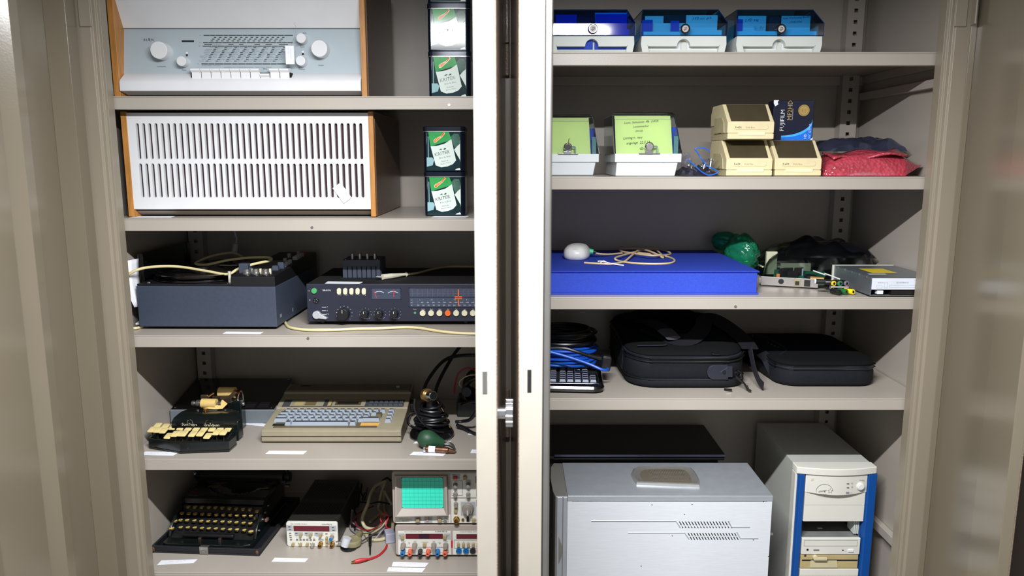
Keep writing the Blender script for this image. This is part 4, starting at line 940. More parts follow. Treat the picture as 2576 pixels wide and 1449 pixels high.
def gk(t, x, z, r=.0052, l=.015, m=None, cap=None):
    o = obj('rotary_knob', M().lathe([(r, .001), (r, -l*.15), (r*.88, -l*.2), (r*.80, -l)], (x, 0, z), 'y', 18), m or KGREY, t, .0006)
    obj('knob_cap', M().lathe([(r*.78, -l), (r*.7, -l-.0008)], (x, 0, z), 'y', 14), cap or m or KGREY, o)
    return o
# -- frequency counter
t = thing('frequency_counter', 'small frequency counter with white front panel and dark perforated lid', 'instrument', (-.5165, 1.6125, L5), radians(-1.2))
W, D, H = .1175, .235, .0605
fx = lambda p: (p-720)/1098; fz = lambda p: (1374-p)*.0583/59
obj('case', M().box(.001, W-.001, .005, D, .002, H-.002), mat('olive_black_case', (52, 52, 46), .4, .4, var=.06), t, .001)
g = M(); n = 15; pit = (W-.012)/n                               # perforated lid, dark hollow below
g.k = 0
for (ya, yb) in ((.030, .105), (.125, .215)):
    rows = int((yb-ya)/.0052)
    for j in range(rows):
        for k in range(n):
            xx = .006+k*pit+(pit/2 if j % 2 else 0)*.6; yy = ya+j*.0052
            g.flat(xx, xx+pit*.55, yy, yy+.0026, H-.0018)
o = obj('vent_holes', g, DARK, t, smooth=False); o['kind'] = 'stuff'
fp = obj('front_panel', M().rr(0, W, 0, H, [(0, 0), (.006, 0)], .004, 4).v and M(), FACE, t) if False else None
g = M().at((0, .0055, 0), (pi/2, 0, 0)); g.rr(0, W, 0, .0595, [(0, .0), (.0050, 0), (.0055, .0005)], .0045, 4); obj('front_panel', g, FACE, t)
g = M(); y = -.0003
def TT(s, px, py, size=.0032, k=0, al='c', sx=1): g.m(k).text(s, size, (fx(px), y-.0003, fz(py)), al=al, sx=sx)
def RR(a, b, c, d, k): g.m(k).rect(fx(a), fx(b), fz(d), fz(c), y)
TT('1 GHz  COUNTER  HM 8021-3', 752, 1319.5, .0030); TT('HAMEG', 823, 1320, .0038, 0, 'c', 1.8)
RR(721, 737, 1322, 1336, 1); RR(829, 847, 1322, 1336, 1)
RR(740, 762, 1339, 1348, 1); RR(765, 787, 1339, 1348, 1); RR(790, 813, 1339, 1348, 1); RR(800, 813, 1355, 1360, 1)
RR(743, 785, 1364, 1374-1.5, 1) if False else None
for px, py in ((728, 1326), (729, 1333), (729, 1342), (729.5, 1347.5), (730, 1352.5), (730.5, 1358), (838, 1326.5), (839, 1333.5), (745, 1342), (770, 1342), (796, 1342), (821, 1342.5)): RR(px-3, px+3, py-1.6, py+1.6, 2); RR(px-2.2, px+2.2, py-.8, py+.5, 0)
for k in range(6): RR(743+k*8.6, 749+k*8.6, 1356, 1360, 2); RR(744+k*8.6, 748+k*8.6, 1357, 1358.5, 0); TT(('Hz', 's', 'ns', 'mHz', 'kHz', 'MHz')[k], 746+k*8.6, 1354, .0022)
TT('INPUT C', 806, 1357, .0030); TT('TRIGGER', 836, 1343, .0024); TT('LEVEL', 840, 1360, .0024); TT('OFFSET', 745, 1349, .0020); TT('RESET', 772, 1349, .0020); TT('GATE', 797, 1349, .0020)
for px, s in ((749, -1), (779, 1)): g.m(0).poly([(fx(px+s*1.3), y, fz(1367.5)), (fx(px-s*.6), y, fz(1369.8)), (fx(px-s*.6), y, fz(1365.2))][::s])
obj('panel_print', g, [INK, GREYF, PINKG], t, smooth=False)
obj('display_window', M().box(fx(738.5), fx(829), -.0008, .001, fz(1336), fz(1323)), MAROON, t)
for px, py in ((756.5, 1345), (781, 1345), (806.5, 1345), (736, 1368), (755, 1368), (772, 1368)): tbtn(t, fx(px), fz(py), .0028, .0034)
for py in (1351, 1359, 1368): tbtn(t, fx(822), fz(py), .0024, .0030)
gk(t, fx(835), fz(1349), .0050, .014, None, BLUEP)
bnc(t, fx(806), fz(1366)); bnc(t, fx(836), fz(1366))
obj('tilt_foot', M().box(fx(782), fx(790), -.012, .002, .0005, .009), KGREY, t, .002)
obj('tilt_foot', M().box(.095, .103, .01, .03, 0, .003), KGREY, t)
# -- oscilloscope and the mainframe under it
SX, SY = -.2625, 1.562
def inst_body(t, W, D, z0, z1):
    obj('case', M().rr(0.001, W, .008, D, [(z0+.0015, .0015), (z0+.003, 0), (z1-.003, 0), (z1-.0015, .0015)], .004), mat('umber_case', (96, 84, 76), .5, var=.05) if 'umber_case' not in bpy.data.materials else bpy.data.materials['umber_case'], t)
    g = M().at((0, .014, 0), (pi/2, 0, 0)); R = []; g.rr(-.001, W+.001, z0, z1, [(0, .0), (.012, 0), (.014, .0012)], .007, 4); obj('bezel', g, SHELL, t)
W, D = .243, .28
t = thing('oscilloscope', 'oscilloscope with bright turquoise screen stacked on the red display unit', 'oscilloscope', (SX, SY, L5+.0795))
fx = lambda p: (p-985)/1136; fz = lambda p: (1319-p)*.1225/131+.001
inst_body(t, W, D, .0015, .1245)
for x in (.03, .2): obj('foot', M().cyl((x, .03, 0), (x, .03, .003), .008), BLACK, t)
for x in (.03, .2): obj('foot', M().cyl((x, .22, 0), (x, .22, .003), .008), BLACK, t)
fa = obj('front_panel', M().box(fx(992), fx(1129), -.0006, .001, fz(1317), fz(1296)).box(fx(1131), W-.004, -.0006, .001, fz(1317), fz(1256)).box(fx(1131), W-.004, -.0006, .001, fz(1252), fz(1192)), FACE, t, .0004); fa['kind'] = 'stuff'
# hooded screen surround
a0, a1, b0, b1 = fx(993), fx(1123), fz(1298), fz(1197); c0, c1, d0, d1 = fx(1008), fx(1112), fz(1278), fz(1201)
g = M(); yo, yi = -.016, -.003
O = [(a0, yo, b0+.004), (a1, yo+.002, b0+.006), (a1-.002, yo+.010, b1), (a0, yo+.010, b1)]; I = [(c0, yi, d0), (c1, yi, d0), (c1, yi, d1), (c0, yi, d1)]; Bk = [(a0-.002, 0, b0), (a1+.001, 0, b0), (a1+.001, 0, b1+.001), (a0-.002, 0, b1+.001)]
Rim = [(p[0]+dx, p[1], p[2]+dz) for p, dx, dz in zip(O, (.003, -.003, -.003, .003), (.002, .002, -.002, -.002))]
for k in range(4):
    c = (k+1) % 4; g.add([O[k], O[c], Bk[c], Bk[k]], [(0, 3, 2, 1)]); g.add([O[k], O[c], Rim[c], Rim[k]], [(0, 1, 2, 3)]); g.add([Rim[k], Rim[c], I[c], I[k]], [(0, 1, 2, 3)])
obj('screen_surround', g, SHELL, t, .0008)
TURQ = mat('turquoise_screen', (64, 236, 204), .3, var=.02, coat=.25)
s = obj('screen', M().at((0, yi+.0004, 0), (pi/2, 0, 0)).rr(c0+.0004, c1-.0004, d0+.0004, d1-.0004, [(0, 0), (.0012, .0002)], .004, 3), TURQ, t)
g = M(); yy = yi-.0012
for k in range(1, 10): xx = c0+(c1-c0)*k/10; g.rect(xx-.0002, xx+.0002, d0+.0008, d1-.0008, yy)
for k in range(1, 8): zz = d0+(d1-d0)*k/8; g.rect(c0+.0008, c1-.0008, zz-.0002, zz+.0002, yy)
o = obj('graticule', g, mat('graticule_teal', (34, 190, 162), .4, var=0), t, smooth=False); o['kind'] = 'stuff'
g = M(); y = -.0012
TT('HAMEG', 1016, 1301, .0050, 0, 'c', 1.6); TT('20MHz Oscilloscope', 1016, 1307.5, .0034); TT('HM 203-6', 1016, 1312.5, .0036)
RR(1039, 1054, 1297, 1316, 1); RR(1063, 1083, 1297, 1316, 1)
for px, py, s in ((1047, 1300, 'X-MAG'), (1068, 1300, 'CAL'), (1077, 1307, 'kHz'), (1110, 1313, 'CALIBRATOR'), (1138, 1196, 'POWER'), (1166, 1196, 'X-Y'), (1142, 1213, 'TR'), (1142, 1232, 'FOCUS'), (1174, 1232, 'HOLD OFF'), (1142, 1259, 'Y-POS.I'), (1173, 1259, 'VOLTS/DIV.'), (1142, 1289, 'INVERT'), (1142, 1295, 'CH I'), (1195, 1310, 'DUAL')): TT(s, px, py, .0026)
def ring(a, b, c, d):
    for q in ((a, b, c, c+.6), (a, b, d-.6, d), (a, a+.6, c, d), (b-.6, b, c, d)): RR(*q, 0)
ring(1133, 1160, 1210, 1247); ring(1095, 1124, 1300, 1314)
RR(1133, 1154, 1194, 1207, 1); RR(1168, 1180, 1208, 1222, 1); RR(1155, 1192, 1263, 1297, 1)
for k in range(11): a = radians(225-27*k); TT(('.1', '.2', '.5', '1', '2', '5', '10', '20', '50', '5', '2')[k], 1173+15*cos(a), 1281-15*sin(a), .0022)
obj('panel_print', g, [INK, GREYF, PINKG], t, smooth=False)
def at_(px, py): return fx(px), fz(py)
tbtn(t, *at_(1047, 1308)); tbtn(t, *at_(1102, 1308)); tbtn(t, *at_(1166, 1202)); tbtn(t, *at_(1142, 1284)); tbtn(t, *at_(1187, 1309)); tbtn(t, *at_(1199, 1309)); tbtn(t, *at_(1142, 1202), .0045, .003, RED)
for p in ((1142, 1220), (1142, 1243), (1174, 1219), (1174, 1244), (1143, 1268)): gk(t, *at_(*p), .0050, .012, None, CHROME)
x, z = at_(1173, 1280); o = obj('range_knob', M().lathe([(.0135, .001), (.0130, -.004), (.0115, -.005), (.0105, -.014)], (x, 0, z), 'y', 26), KGREY, t, .0008); obj('vernier_knob', M().lathe([(.0062, -.013), (.0055, -.022), (.0046, -.023)], (x, 0, z), 'y', 20), KGREY, o, .0006)
obj('pointer_mark', M().box(x-.0008, x+.0008, -.0235, -.012, z-.0055, z+.0045), WHITEINK, o)
bnc(t, *at_(1144, 1306), .0068, .013); gx, gz = at_(1160, 1307); obj('ground_socket', M().lathe([(.0032, 0), (.0032, -.004), (.0015, -.004), (.0015, -.001)], (gx, 0, gz), 'y'), BRASS, t)
gx, gz = at_(1116, 1307); obj('calibrator_ring', M().lathe([(.0038, 0), (.0038, -.006), (.002, -.006), (.002, -.001)], (gx, 0, gz), 'y'), CHROME, t)
gx, gz = at_(1071, 1305); obj('push_button', M().box(gx-.002, gx+.002, -.003, .001, gz-.006, gz+.006), mat('pale_pink', (200, 150, 150), .5), t)
gx, gz = at_(1172, 1306); obj('slide_switch', M().box(gx-.0024, gx+.0024, -.002, .001, gz-.006, gz+.006), BLACK, t)
for p in ((1194, 1208), (1196, 1240), (1196, 1265)): gx, gz = at_(*p); obj('slide_switch', M().box(gx-.002, gx+.002, -.003, .001, gz-.007, gz+.007), KGREY, t)
# -- mainframe holding triple supply and multimeter
t = thing('power_supply_unit', 'instrument unit with maroon displays, coloured sockets below the oscilloscope', 'instrument', (SX+.004, SY, L5))
fx = lambda p: (p-990)/1133; fz = lambda p: (1399-p)*.068/73+.005
W = .237
inst_body(t, W, D, .005, .077)
for x in (.03, .2):
    for yq in (.03, .22): obj('foot', M().cyl((x, yq, 0), (x, yq, .006), .008), BLACK, t)
obj('supply_panel', M().box(fx(996), fx(1129), -.0006, .001, fz(1397), fz(1336)), FACE, t, .0004); obj('meter_panel', M().box(fx(1134), W-.003, -.0006, .001, fz(1397), fz(1336)), FACE, t, .0004)
g = M(); y = -.0012
TT('TRIPLE POWER SUPPLY  HM 8040', 1035, 1338.5, .0028); TT('HAMEG', 1105, 1338.5, .0044, 0, 'c', 1.8); TT('DIGITAL MULTIMETER  HM 8011-3', 1175, 1338.5, .0028)
RR(997, 1013, 1342, 1357, 1); RR(1111, 1128, 1342, 1357, 1)
for px, py, s in ((1001, 1349, 'SET'), (1122, 1349, 'SET'), (1009, 1363, 'COARSE'), (1039, 1363, 'FINE'), (1063, 1365, 'OUTPUT ON'), (1086, 1363, 'FINE'), (1116, 1363, 'COARSE'), (1024, 1366, 'Imax'), (1101, 1366, 'Imax'), (1022, 1378.5, '0 - 20 V'), (1064, 1378.5, '5 V'), (1104, 1378.5, '0 - 20 V'), (1148, 1364.5, 'mA'), (1161, 1364.5, 'kΩ'), (1173, 1364.5, 'V'), (1185, 1364.5, '~'), (1148, 1377, '10 A'), (1161, 1377, 'mA'), (1177, 1377, 'COM'), (1193, 1377, 'V')): TT(s, px, py, .0026)
for a in ((1002, 1036), (1045, 1079), (1089, 1123)): ring(a[0], a[1], 1377, 1392)
for px in (1024, 1101): TT('o', px, 1369, .005)
ring(1137, 1210, 1358.5, 1380)
obj('panel_print', g, [INK, GREYF, PINKG], t, smooth=False)
obj('display_window', M().box(fx(1015), fx(1109), -.0009, .001, fz(1356), fz(1343)), MAROON, t); obj('display_gap', M().box(fx(1049), fx(1075), -.0011, .001, fz(1355.5), fz(1343.5)), mat('dark_plum', (52, 14, 38), .2), t); obj('display_window', M().box(fx(1143), W-.004, -.0009, .001, fz(1356), fz(1344)), MAROON, t)
for px in (1008, 1114): tbtn(t, fx(px), fz(1350))
tbtn(t, fx(1063), fz(1370))
for k in range(5): tbtn(t, fx(1148+k*12.4), fz(1370), .0032, .0038)
for px in (1009, 1038, 1086, 1116): gk(t, fx(px), fz(1371), .0060, .015)
for px, m in ((1008.5, BLUEP), (1027, REDP), (1052, BLKP), (1072, REDP), (1096, BLUEP), (1115, REDP)):
    x, z = fx(px), fz(1386); o = obj('terminal', M().lathe([(.0052, 0), (.0055, -.004), (.0045, -.018), (.0025, -.018), (.0025, -.010)], (x, 0, z), 'y', 16), m, t)
for px, m in ((1149, BLUEP), (1167, BLUEP), (1184, BLKP), (1201, REDJ)):
    x, z = fx(px), fz(1386); o = obj('banana_socket', M().lathe([(.0068, 0), (.0068, -.004), (.0045, -.004), (.0045, -.0015), (.0030, -.0015), (.0030, -.005), (.0015, -.005), (.0015, -.002)], (x, 0, z), 'y', 20), m, t)
obj('latch', M().box(fx(1129.3), fx(1133.5), -.002, .001, fz(1377), fz(1360)), RED, t, .0005)
# -- heap of leads between counter and oscilloscope: every lead a thing of its own
CREAML = mat('cream_lead', (188, 178, 140), .45, var=.06); LREDD = mat('dark_red_lead', (122, 26, 40), .4); LRED = mat('red_lead', (186, 36, 40), .4); LGREY = mat('grey_violet_lead', (132, 128, 140), .4); LBLK = CABLE
def hp_(x, y, Y):
    q = Q(850+x*160/927, 1180+y*250/1449, Y); q.z = max(q.z, L5+.0046)
    if q.z < L5+.068 and 1.60 < q.y < 1.86: q.x = max(q.x, -.3885)
    return tuple(q)
def lead2(label, pts, r, m, z=None): return tag(obj('test_lead', M().tube([hp_(*p) for p in pts], r, 8, 5), m), label, 'cable')
lead2('thick cream lead sweeping down in a wide loop left of the oscilloscope', [(690, 180, 1.80), (560, 240, 1.78), (480, 360, 1.75), (440, 500, 1.72), (380, 640, 1.70), (355, 740, 1.685), (385, 830, 1.675), (450, 868, 1.67), (560, 872, 1.68), (650, 850, 1.70)], .0040, CREAML)
lead2('cream lead running upright close beside the oscilloscope', [(690, 200, 1.82), (640, 330, 1.81), (605, 480, 1.80), (590, 610, 1.79), (640, 700, 1.77), (690, 760, 1.75)], .0034, CREAML)
lead2('cream lead slanting from the heap top toward the oscilloscope side', [(640, 240, 1.83), (690, 340, 1.81), (740, 440, 1.79), (790, 520, 1.78)], .0034, CREAML)
lead2('cream lead rising straight through the middle of the cable heap', [(670, 260, 1.84), (672, 380, 1.83), (675, 520, 1.81), (680, 640, 1.79), (690, 700, 1.77)], .0034, CREAML)
lead2('cream lead at the heap foot curving round to the white power block', [(800, 730, 1.70), (795, 880, 1.665), (740, 980, 1.645), (640, 1050, 1.635), (540, 1082, 1.632), (460, 1070, 1.635), (410, 1020, 1.66)], .0040, CREAML)
lead2('cream lead crossing the heap from the mains plug up to the right', [(335, 1020, 1.668), (430, 985, 1.66), (540, 900, 1.65), (640, 830, 1.655), (710, 770, 1.67), (735, 700, 1.70), (700, 650, 1.74)], .0042, CREAML)
lead2('dark red lead forming a large ring in the cable heap', [(520, 540, 1.76), (400, 590, 1.73), (300, 650, 1.70), (250, 740, 1.685), (285, 830, 1.66), (370, 885, 1.648), (470, 890, 1.642), (560, 850, 1.642), (640, 780, 1.645), (720, 690, 1.69)], .0018, LREDD)
lead2('bright red lead looping beside the oscilloscope stack', [(640, 790, 1.665), (620, 710, 1.67), (650, 650, 1.675), (710, 660, 1.67), (740, 700, 1.668), (700, 800, 1.655), (720, 860, 1.652), (800, 875, 1.655)], .0018, LRED)
lead2('grey lead curving down beside the counter into the heap', [(50, 590, 1.72), (110, 670, 1.71), (200, 760, 1.69), (280, 830, 1.68), (370, 890, 1.67), (450, 950, 1.66)], .0017, LGREY)
lead2('thin grey lead hanging at the counter side and bending under the heap', [(160, 600, 1.73), (155, 720, 1.71), (180, 850, 1.69), (230, 960, 1.672), (300, 1030, 1.66)], .0017, LGREY)
lead2('black lead in a big loop behind the counter and heap', [(40, 420, 1.80), (60, 270, 1.83), (130, 215, 1.84), (240, 250, 1.84), (330, 340, 1.83), (370, 400, 1.82)], .0018, LBLK)
lead2('black lead drooping along the right side of the counter', [(40, 430, 1.80), (80, 520, 1.78), (180, 600, 1.75), (270, 680, 1.72), (255, 790, 1.70), (245, 900, 1.68)], .0018, LBLK)
lead2('black lead arching at the top of the heap next to the oscilloscope', [(540, 290, 1.84), (640, 180, 1.85), (720, 130, 1.85), (770, 170, 1.84)], .0026, LBLK)
lead2('black and white lead lying across the heap toward the mains plug', [(120, 1195, 1.596), (250, 1130, 1.60), (350, 1055, 1.615), (470, 975, 1.63), (600, 900, 1.645), (700, 790, 1.66), (780, 690, 1.68)], .0017, mat('dark_grey_lead', (58, 56, 64), .4))
lead2('dark lead through the lower middle of the cable heap', [(360, 930, 1.70), (450, 1000, 1.68), (560, 960, 1.69), (640, 880, 1.70), (700, 830, 1.71)], .0022, LBLK)
lead2('grey lead standing out below the heap toward the shelf', [(690, 850, 1.66), (640, 900, 1.645), (560, 1000, 1.635), (500, 1075, 1.628)], .0020, LGREY)
lead2('dark lead tangled high in the middle of the heap', [(230, 560, 1.78), (330, 480, 1.79), (480, 500, 1.78), (600, 480, 1.79), (760, 510, 1.80)], .0018, LBLK)
lead2('short cream lead end deep inside the heap', [(470, 850, 1.72), (530, 740, 1.74), (560, 690, 1.75), (640, 640, 1.77)], .0038, CREAML)
t = thing('mains_plug', 'cream angled mains plug with clear pin cover before the counter', 'plug', tuple(P(890, 1384, L5)))
a, b = Vector(hp_(130, 1120, 1.60)), Vector(hp_(330, 920, 1.66))
obj('plug_head', M(t).lathe([(.019, L5+.004), (.020, L5+.012), (.0185, L5+.018)], (a.x+.012, a.y+.012, 0), n=24), mat('olive_plug', (138, 130, 98), .5), t, .002)
obj('plug_neck', M(t).cyl(Vector((a.x+.016, a.y+.016, L5+.014)), b, .0095, .0055, 14), bpy.data.materials['olive_plug'], t, .001)
obj('pin_cover', M(t).cyl((a.x-.004, a.y-.004, L5+.009), (a.x+.002, a.y-.001, L5+.028), .0095, .010, 16), mat('milky_cover', (202, 204, 212), .35), t)
obj('pin', M(t).cyl((a.x-.005, a.y, L5+.018), (a.x-.024, a.y-.004, L5+.019), .0022, n=10), CHROME, t); 
obj('pin_plate', M(t).lathe([(.019, L5+.0005), (.0195, L5+.004)], (a.x+.004, a.y+.004, 0), n=24), BLACK, t)
for nm, lab, p0, p1, r0, r1 in (('probe_clip', 'black probe standing upright at the back of the cable heap', (370, 455, 1.82), (440, 262, 1.83), .0048, .0016), ('probe_clip', 'black hook probe lying on the shelf before the cable heap', (470, 960, 1.645), (470, 1245, 1.598), .0040, .0016)):
    t = thing(nm, lab, 'probe', hp_(*p0)); p, q = Vector(hp_(*p0)), Vector(hp_(*p1)); 
    if p1[1] > 900: q.z = L5+.003; q = Vector(tuple(P(850+470*160/927, 1180+1245*250/1449, L5+.003)))
    d = q-p; obj('barrel', M(t).cyl(p, p+d*.55, r0, r0*.8), BLACK, t, .0006); obj('tip', M(t).cyl(p+d*.53, q, r1*1.4, r1), BLACK, t)
t = thing('power_block', 'pale grey power block half behind the red display unit', 'adapter', hp_(750, 1040, 1.62))
p = P(977, 1372, L5); obj('case', M().at((.0, .012, .0), (0, 0, .3)).box(-.011, .011, -.008, .02, 0.0-(t.location.z-L5), .024-(t.location.z-L5)), mat('lavender_grey', (172, 174, 192), .5), t, .002)
t = thing('clip_lead', 'red alligator clip lead trailing out on the shelf before the heap', 'cable', tuple(P(930, 1400, L5)))
obj('lead', M(t).tube([tuple(P(850+x*160/927, 1180+y*250/1449, L5+h)) for x, y, h in ((715, 1105, .006), (690, 1165, .003), (620, 1240, .0025), (540, 1285, .0025), (430, 1318, .004))], .0024, 8), LRED, t)
a, b = P(884, 1414.5, L5+.0055), P(925, 1406, L5+.0065); d = b-a
obj('boot', M(t).tube([a+d*.18, a+d*.4, a+d*.65, b], .0048, 10, taper=lambda k: .7+.5*sin(k*pi)*.8-.25*k), LRED, t); obj('jaws', M(t).box(-.0045, .0035, -.0018, .0018, 0, .0022) if False else M(t).cyl(a, a+d*.22, .0020, .0030, 8), BRASS, t)
for lab, pts in (('white caption strip in front of the old typewriter', [(395, 1421.5), (487, 1416.5), (497, 1407), (406, 1410)]), ('white caption strip in front of the frequency counter', [(683, 1413), (767, 1414.5), (776, 1405), (691, 1403)]),
                 ('upper of two white caption strips before the display unit', [(985, 1425), (1070, 1426.5), (1079, 1416), (989, 1413.5)]), ('lower of two white caption strips before the display unit', [(973, 1438), (1062, 1440), (1070, 1429.5), (978, 1427)])):
    strip(lab, pts, L5, 2)
# ================================================================= RIGHT CABINET, SHELF 1 AND 2
BASEW = mat('box_offwhite', (216, 220, 214), .5, var=.02)
# -- card boxes with tinted lids
BLUES = [clear('deep_blue_lid', (70, 160, 240), .09), clear('cyan_blue_lid', (120, 200, 238), .09), clear('sky_blue_lid', (110, 200, 242), .09)]
CARDW = mat('index_card_white', (232, 234, 236), .8, var=.02); CARDB = mat('index_card_blue', (30, 70, 190), .7, var=.05); CARDD = mat('index_card_dark', (40, 50, 60), .8, var=.05); HANDB = mat('blue_handwriting', (30, 60, 130), .7, var=0)
def card_box(label, X, Y, W, lidm, cards, writing):
    t = thing('card_box', label, 'card box', (X, Y, R1)); D = .155; h = .0345
    g = M()                                                  # tray: side wedges, band with thumb notch, recessed lower wall
    for s in (0, 1):
        f = lambda v: v if s == 0 else W-v
        pts = [(f(.004), 0), (f(.017), 0), (f(.013), .019), (f(.013), h), (f(.001), h), (f(.000), .019)]
        g.prism(pts if s else pts[::-1], 'y', 0, .016)
        pts = [(.010, 0), (D, 0), (D, h), (.010, h)][::-1]; g.prism(pts, 'x', min(f(.002), f(.005)), max(f(.002), f(.005)))
    n = 12; cx = W/2; r = .0132; zb_, zt_ = .0155, h
    A = [(.013, zb_), (cx-r, zb_)]+[(cx-r*cos(pi*k/n), zb_+r*1.05*sin(pi*k/n)) for k in range(1, n)]+[(cx+r, zb_), (W-.013, zb_)]
    for k in range(len(A)-1):
        (a, za), (b, zb2) = A[k], A[k+1]
        g.add([(a, 0, za), (b, 0, zb2), (b, 0, zt_), (a, 0, zt_), (a, .018, za), (b, .018, zb2)], [(0, 1, 2, 3), (0, 4, 5, 1)])
    g.box(.005, W-.005, .018, .0200, 0, h); g.box(.005, W-.005, D-.003, D, 0, h); g.box(.004, W-.004, .0125, D-.003, 0, .003)
    g.prism([(.008, 0), (.018, 0), (.018, .0105), (.012, .0105)][::-1], 'x', .015, W-.015)
    obj('tray', g, BASEW, t)
    z1, z2, z3 = h+.001, .0585, .0885; a, b = -.001, W+.001                     # lid shell: upright band, sloping front, flat top
    F0 = [(a, -.001, z1), (b, -.001, z1)]; F1 = [(a, -.001, z2), (b, -.001, z2)]; F2 = [(a+.007, .026, z3), (b-.013, .026, z3)]; B2 = [(a+.007, D-.015, z3), (b-.013, D-.015, z3)]; B1 = [(a, D, z2), (b, D, z2)]; B0 = [(a, D, z1), (b, D, z1)]
    v = F0+F1+F2+B2+B1+B0
    g = M().add(v, [(0, 1, 3, 2), (2, 3, 5, 4), (4, 5, 7, 6), (6, 7, 9, 8), (8, 9, 11, 10), (0, 2, 8, 10), (2, 4, 6, 8), (1, 11, 9, 3), (3, 9, 7, 5)])
    obj('tinted_lid', g, lidm, t, smooth=False)
    g = M(); e = .0008
    for p, q in ((F1[0], F2[0]), (F1[1], F2[1]), (F2[0], F2[1]), (F0[0], F0[1]), (F0[0], F1[0]), (F0[1], F1[1]), (F2[0], B2[0]), (F2[1], B2[1])): g.cyl(p, q, e, n=5)
    obj('lid_edge', g, mat('lid_edge_blue', (10, 40, 80), .3) if 'lid_edge_blue' not in bpy.data.materials else bpy.data.materials['lid_edge_blue'], t)['kind'] = 'stuff'
    for x0_, x1_, yy, hh, m in cards: obj('index_card', M().box(W*x0_, W*x1_, yy, yy+.0008, .004, hh), m, t)
    if writing:
        g = M()
        for s, x_, z_, y_, sz in writing: g.text(s, sz, (W*x_, y_-.0004, z_), (1, 0, .05), (.15, 0, 1))
        obj('handwriting', g, HANDB, t, smooth=False)
    lx = W*.5+.001; lz = .0475
    k = obj('lock', M().lathe([(.0092, 0), (.0094, -.004), (.0080, -.0055), (.0066, -.0055), (.0066, -.0035)], (lx, -.001, lz), 'y', 24), BLACKG, t)
    obj('lock_face', M().lathe([(.0066, -.0035), (.0064, -.0042)], (lx, -.001, lz), 'y', 20), mat('lock_grey', (196, 190, 186), .4), k); obj('key_slot', M().tube([(lx-.002, -.0056, lz+.002), (lx+.0015, -.0056, lz+.003), (lx+.003, -.0056, lz), (lx-.001, -.0056, lz-.0028), (lx-.003, -.0056, lz-.001), (lx+.001, -.0056, lz)], .0005, 5, 2), BLACK, k)
    return t
cw = CARDW; cb = CARDB; cdk = CARDD
card_box('card box with deep blue lid and glare, leftmost of three on top shelf', .0735, 1.538, .166, BLUES[0], [(.08, .33, .030, .080, cb), (.55, .93, .024, .080, cb), (.55, .93, .032, .084, cw), (.04, .96, .045, .078, cdk), (.05, .52, .014, .050, cb), (.54, .95, .014, .050, cb)], None)
card_box('card box with cyan lid between the two other blue card boxes', .2525, 1.538, .1675, BLUES[1], [(.55, .92, .024, .078, cw), (.15, .55, .030, .064, cw), (.08, .3, .040, .079, cw), (.02, .15, .018, .068, cb), (.36, .46, .016, .066, cb), (.06, .94, .055, .084, cdk), (.04, .48, .014, .045, cw), (.56, .96, .014, .048, cw)], [('3 FD zus. geh.', .62, .069, .024, .0070)])
card_box('card box with sky blue lid, rightmost of three on top shelf', .4395, 1.540, .1685, BLUES[2], [(.05, .38, .024, .077, cw), (.56, .90, .024, .077, cw), (.02, .10, .020, .07, cb), (.06, .94, .055, .084, cdk), (.03, .50, .014, .046, cw), (.56, .96, .014, .046, cw), (.42, .54, .026, .074, cdk)], [('2 FD zug', .13, .066, .024, .0075), ('text Vorlesung Berlin', .575, .0705, .024, .0062), ('1995/1996', .66, .063, .024, .0058), ('Spedler', .22, .050, .014, .0070)])
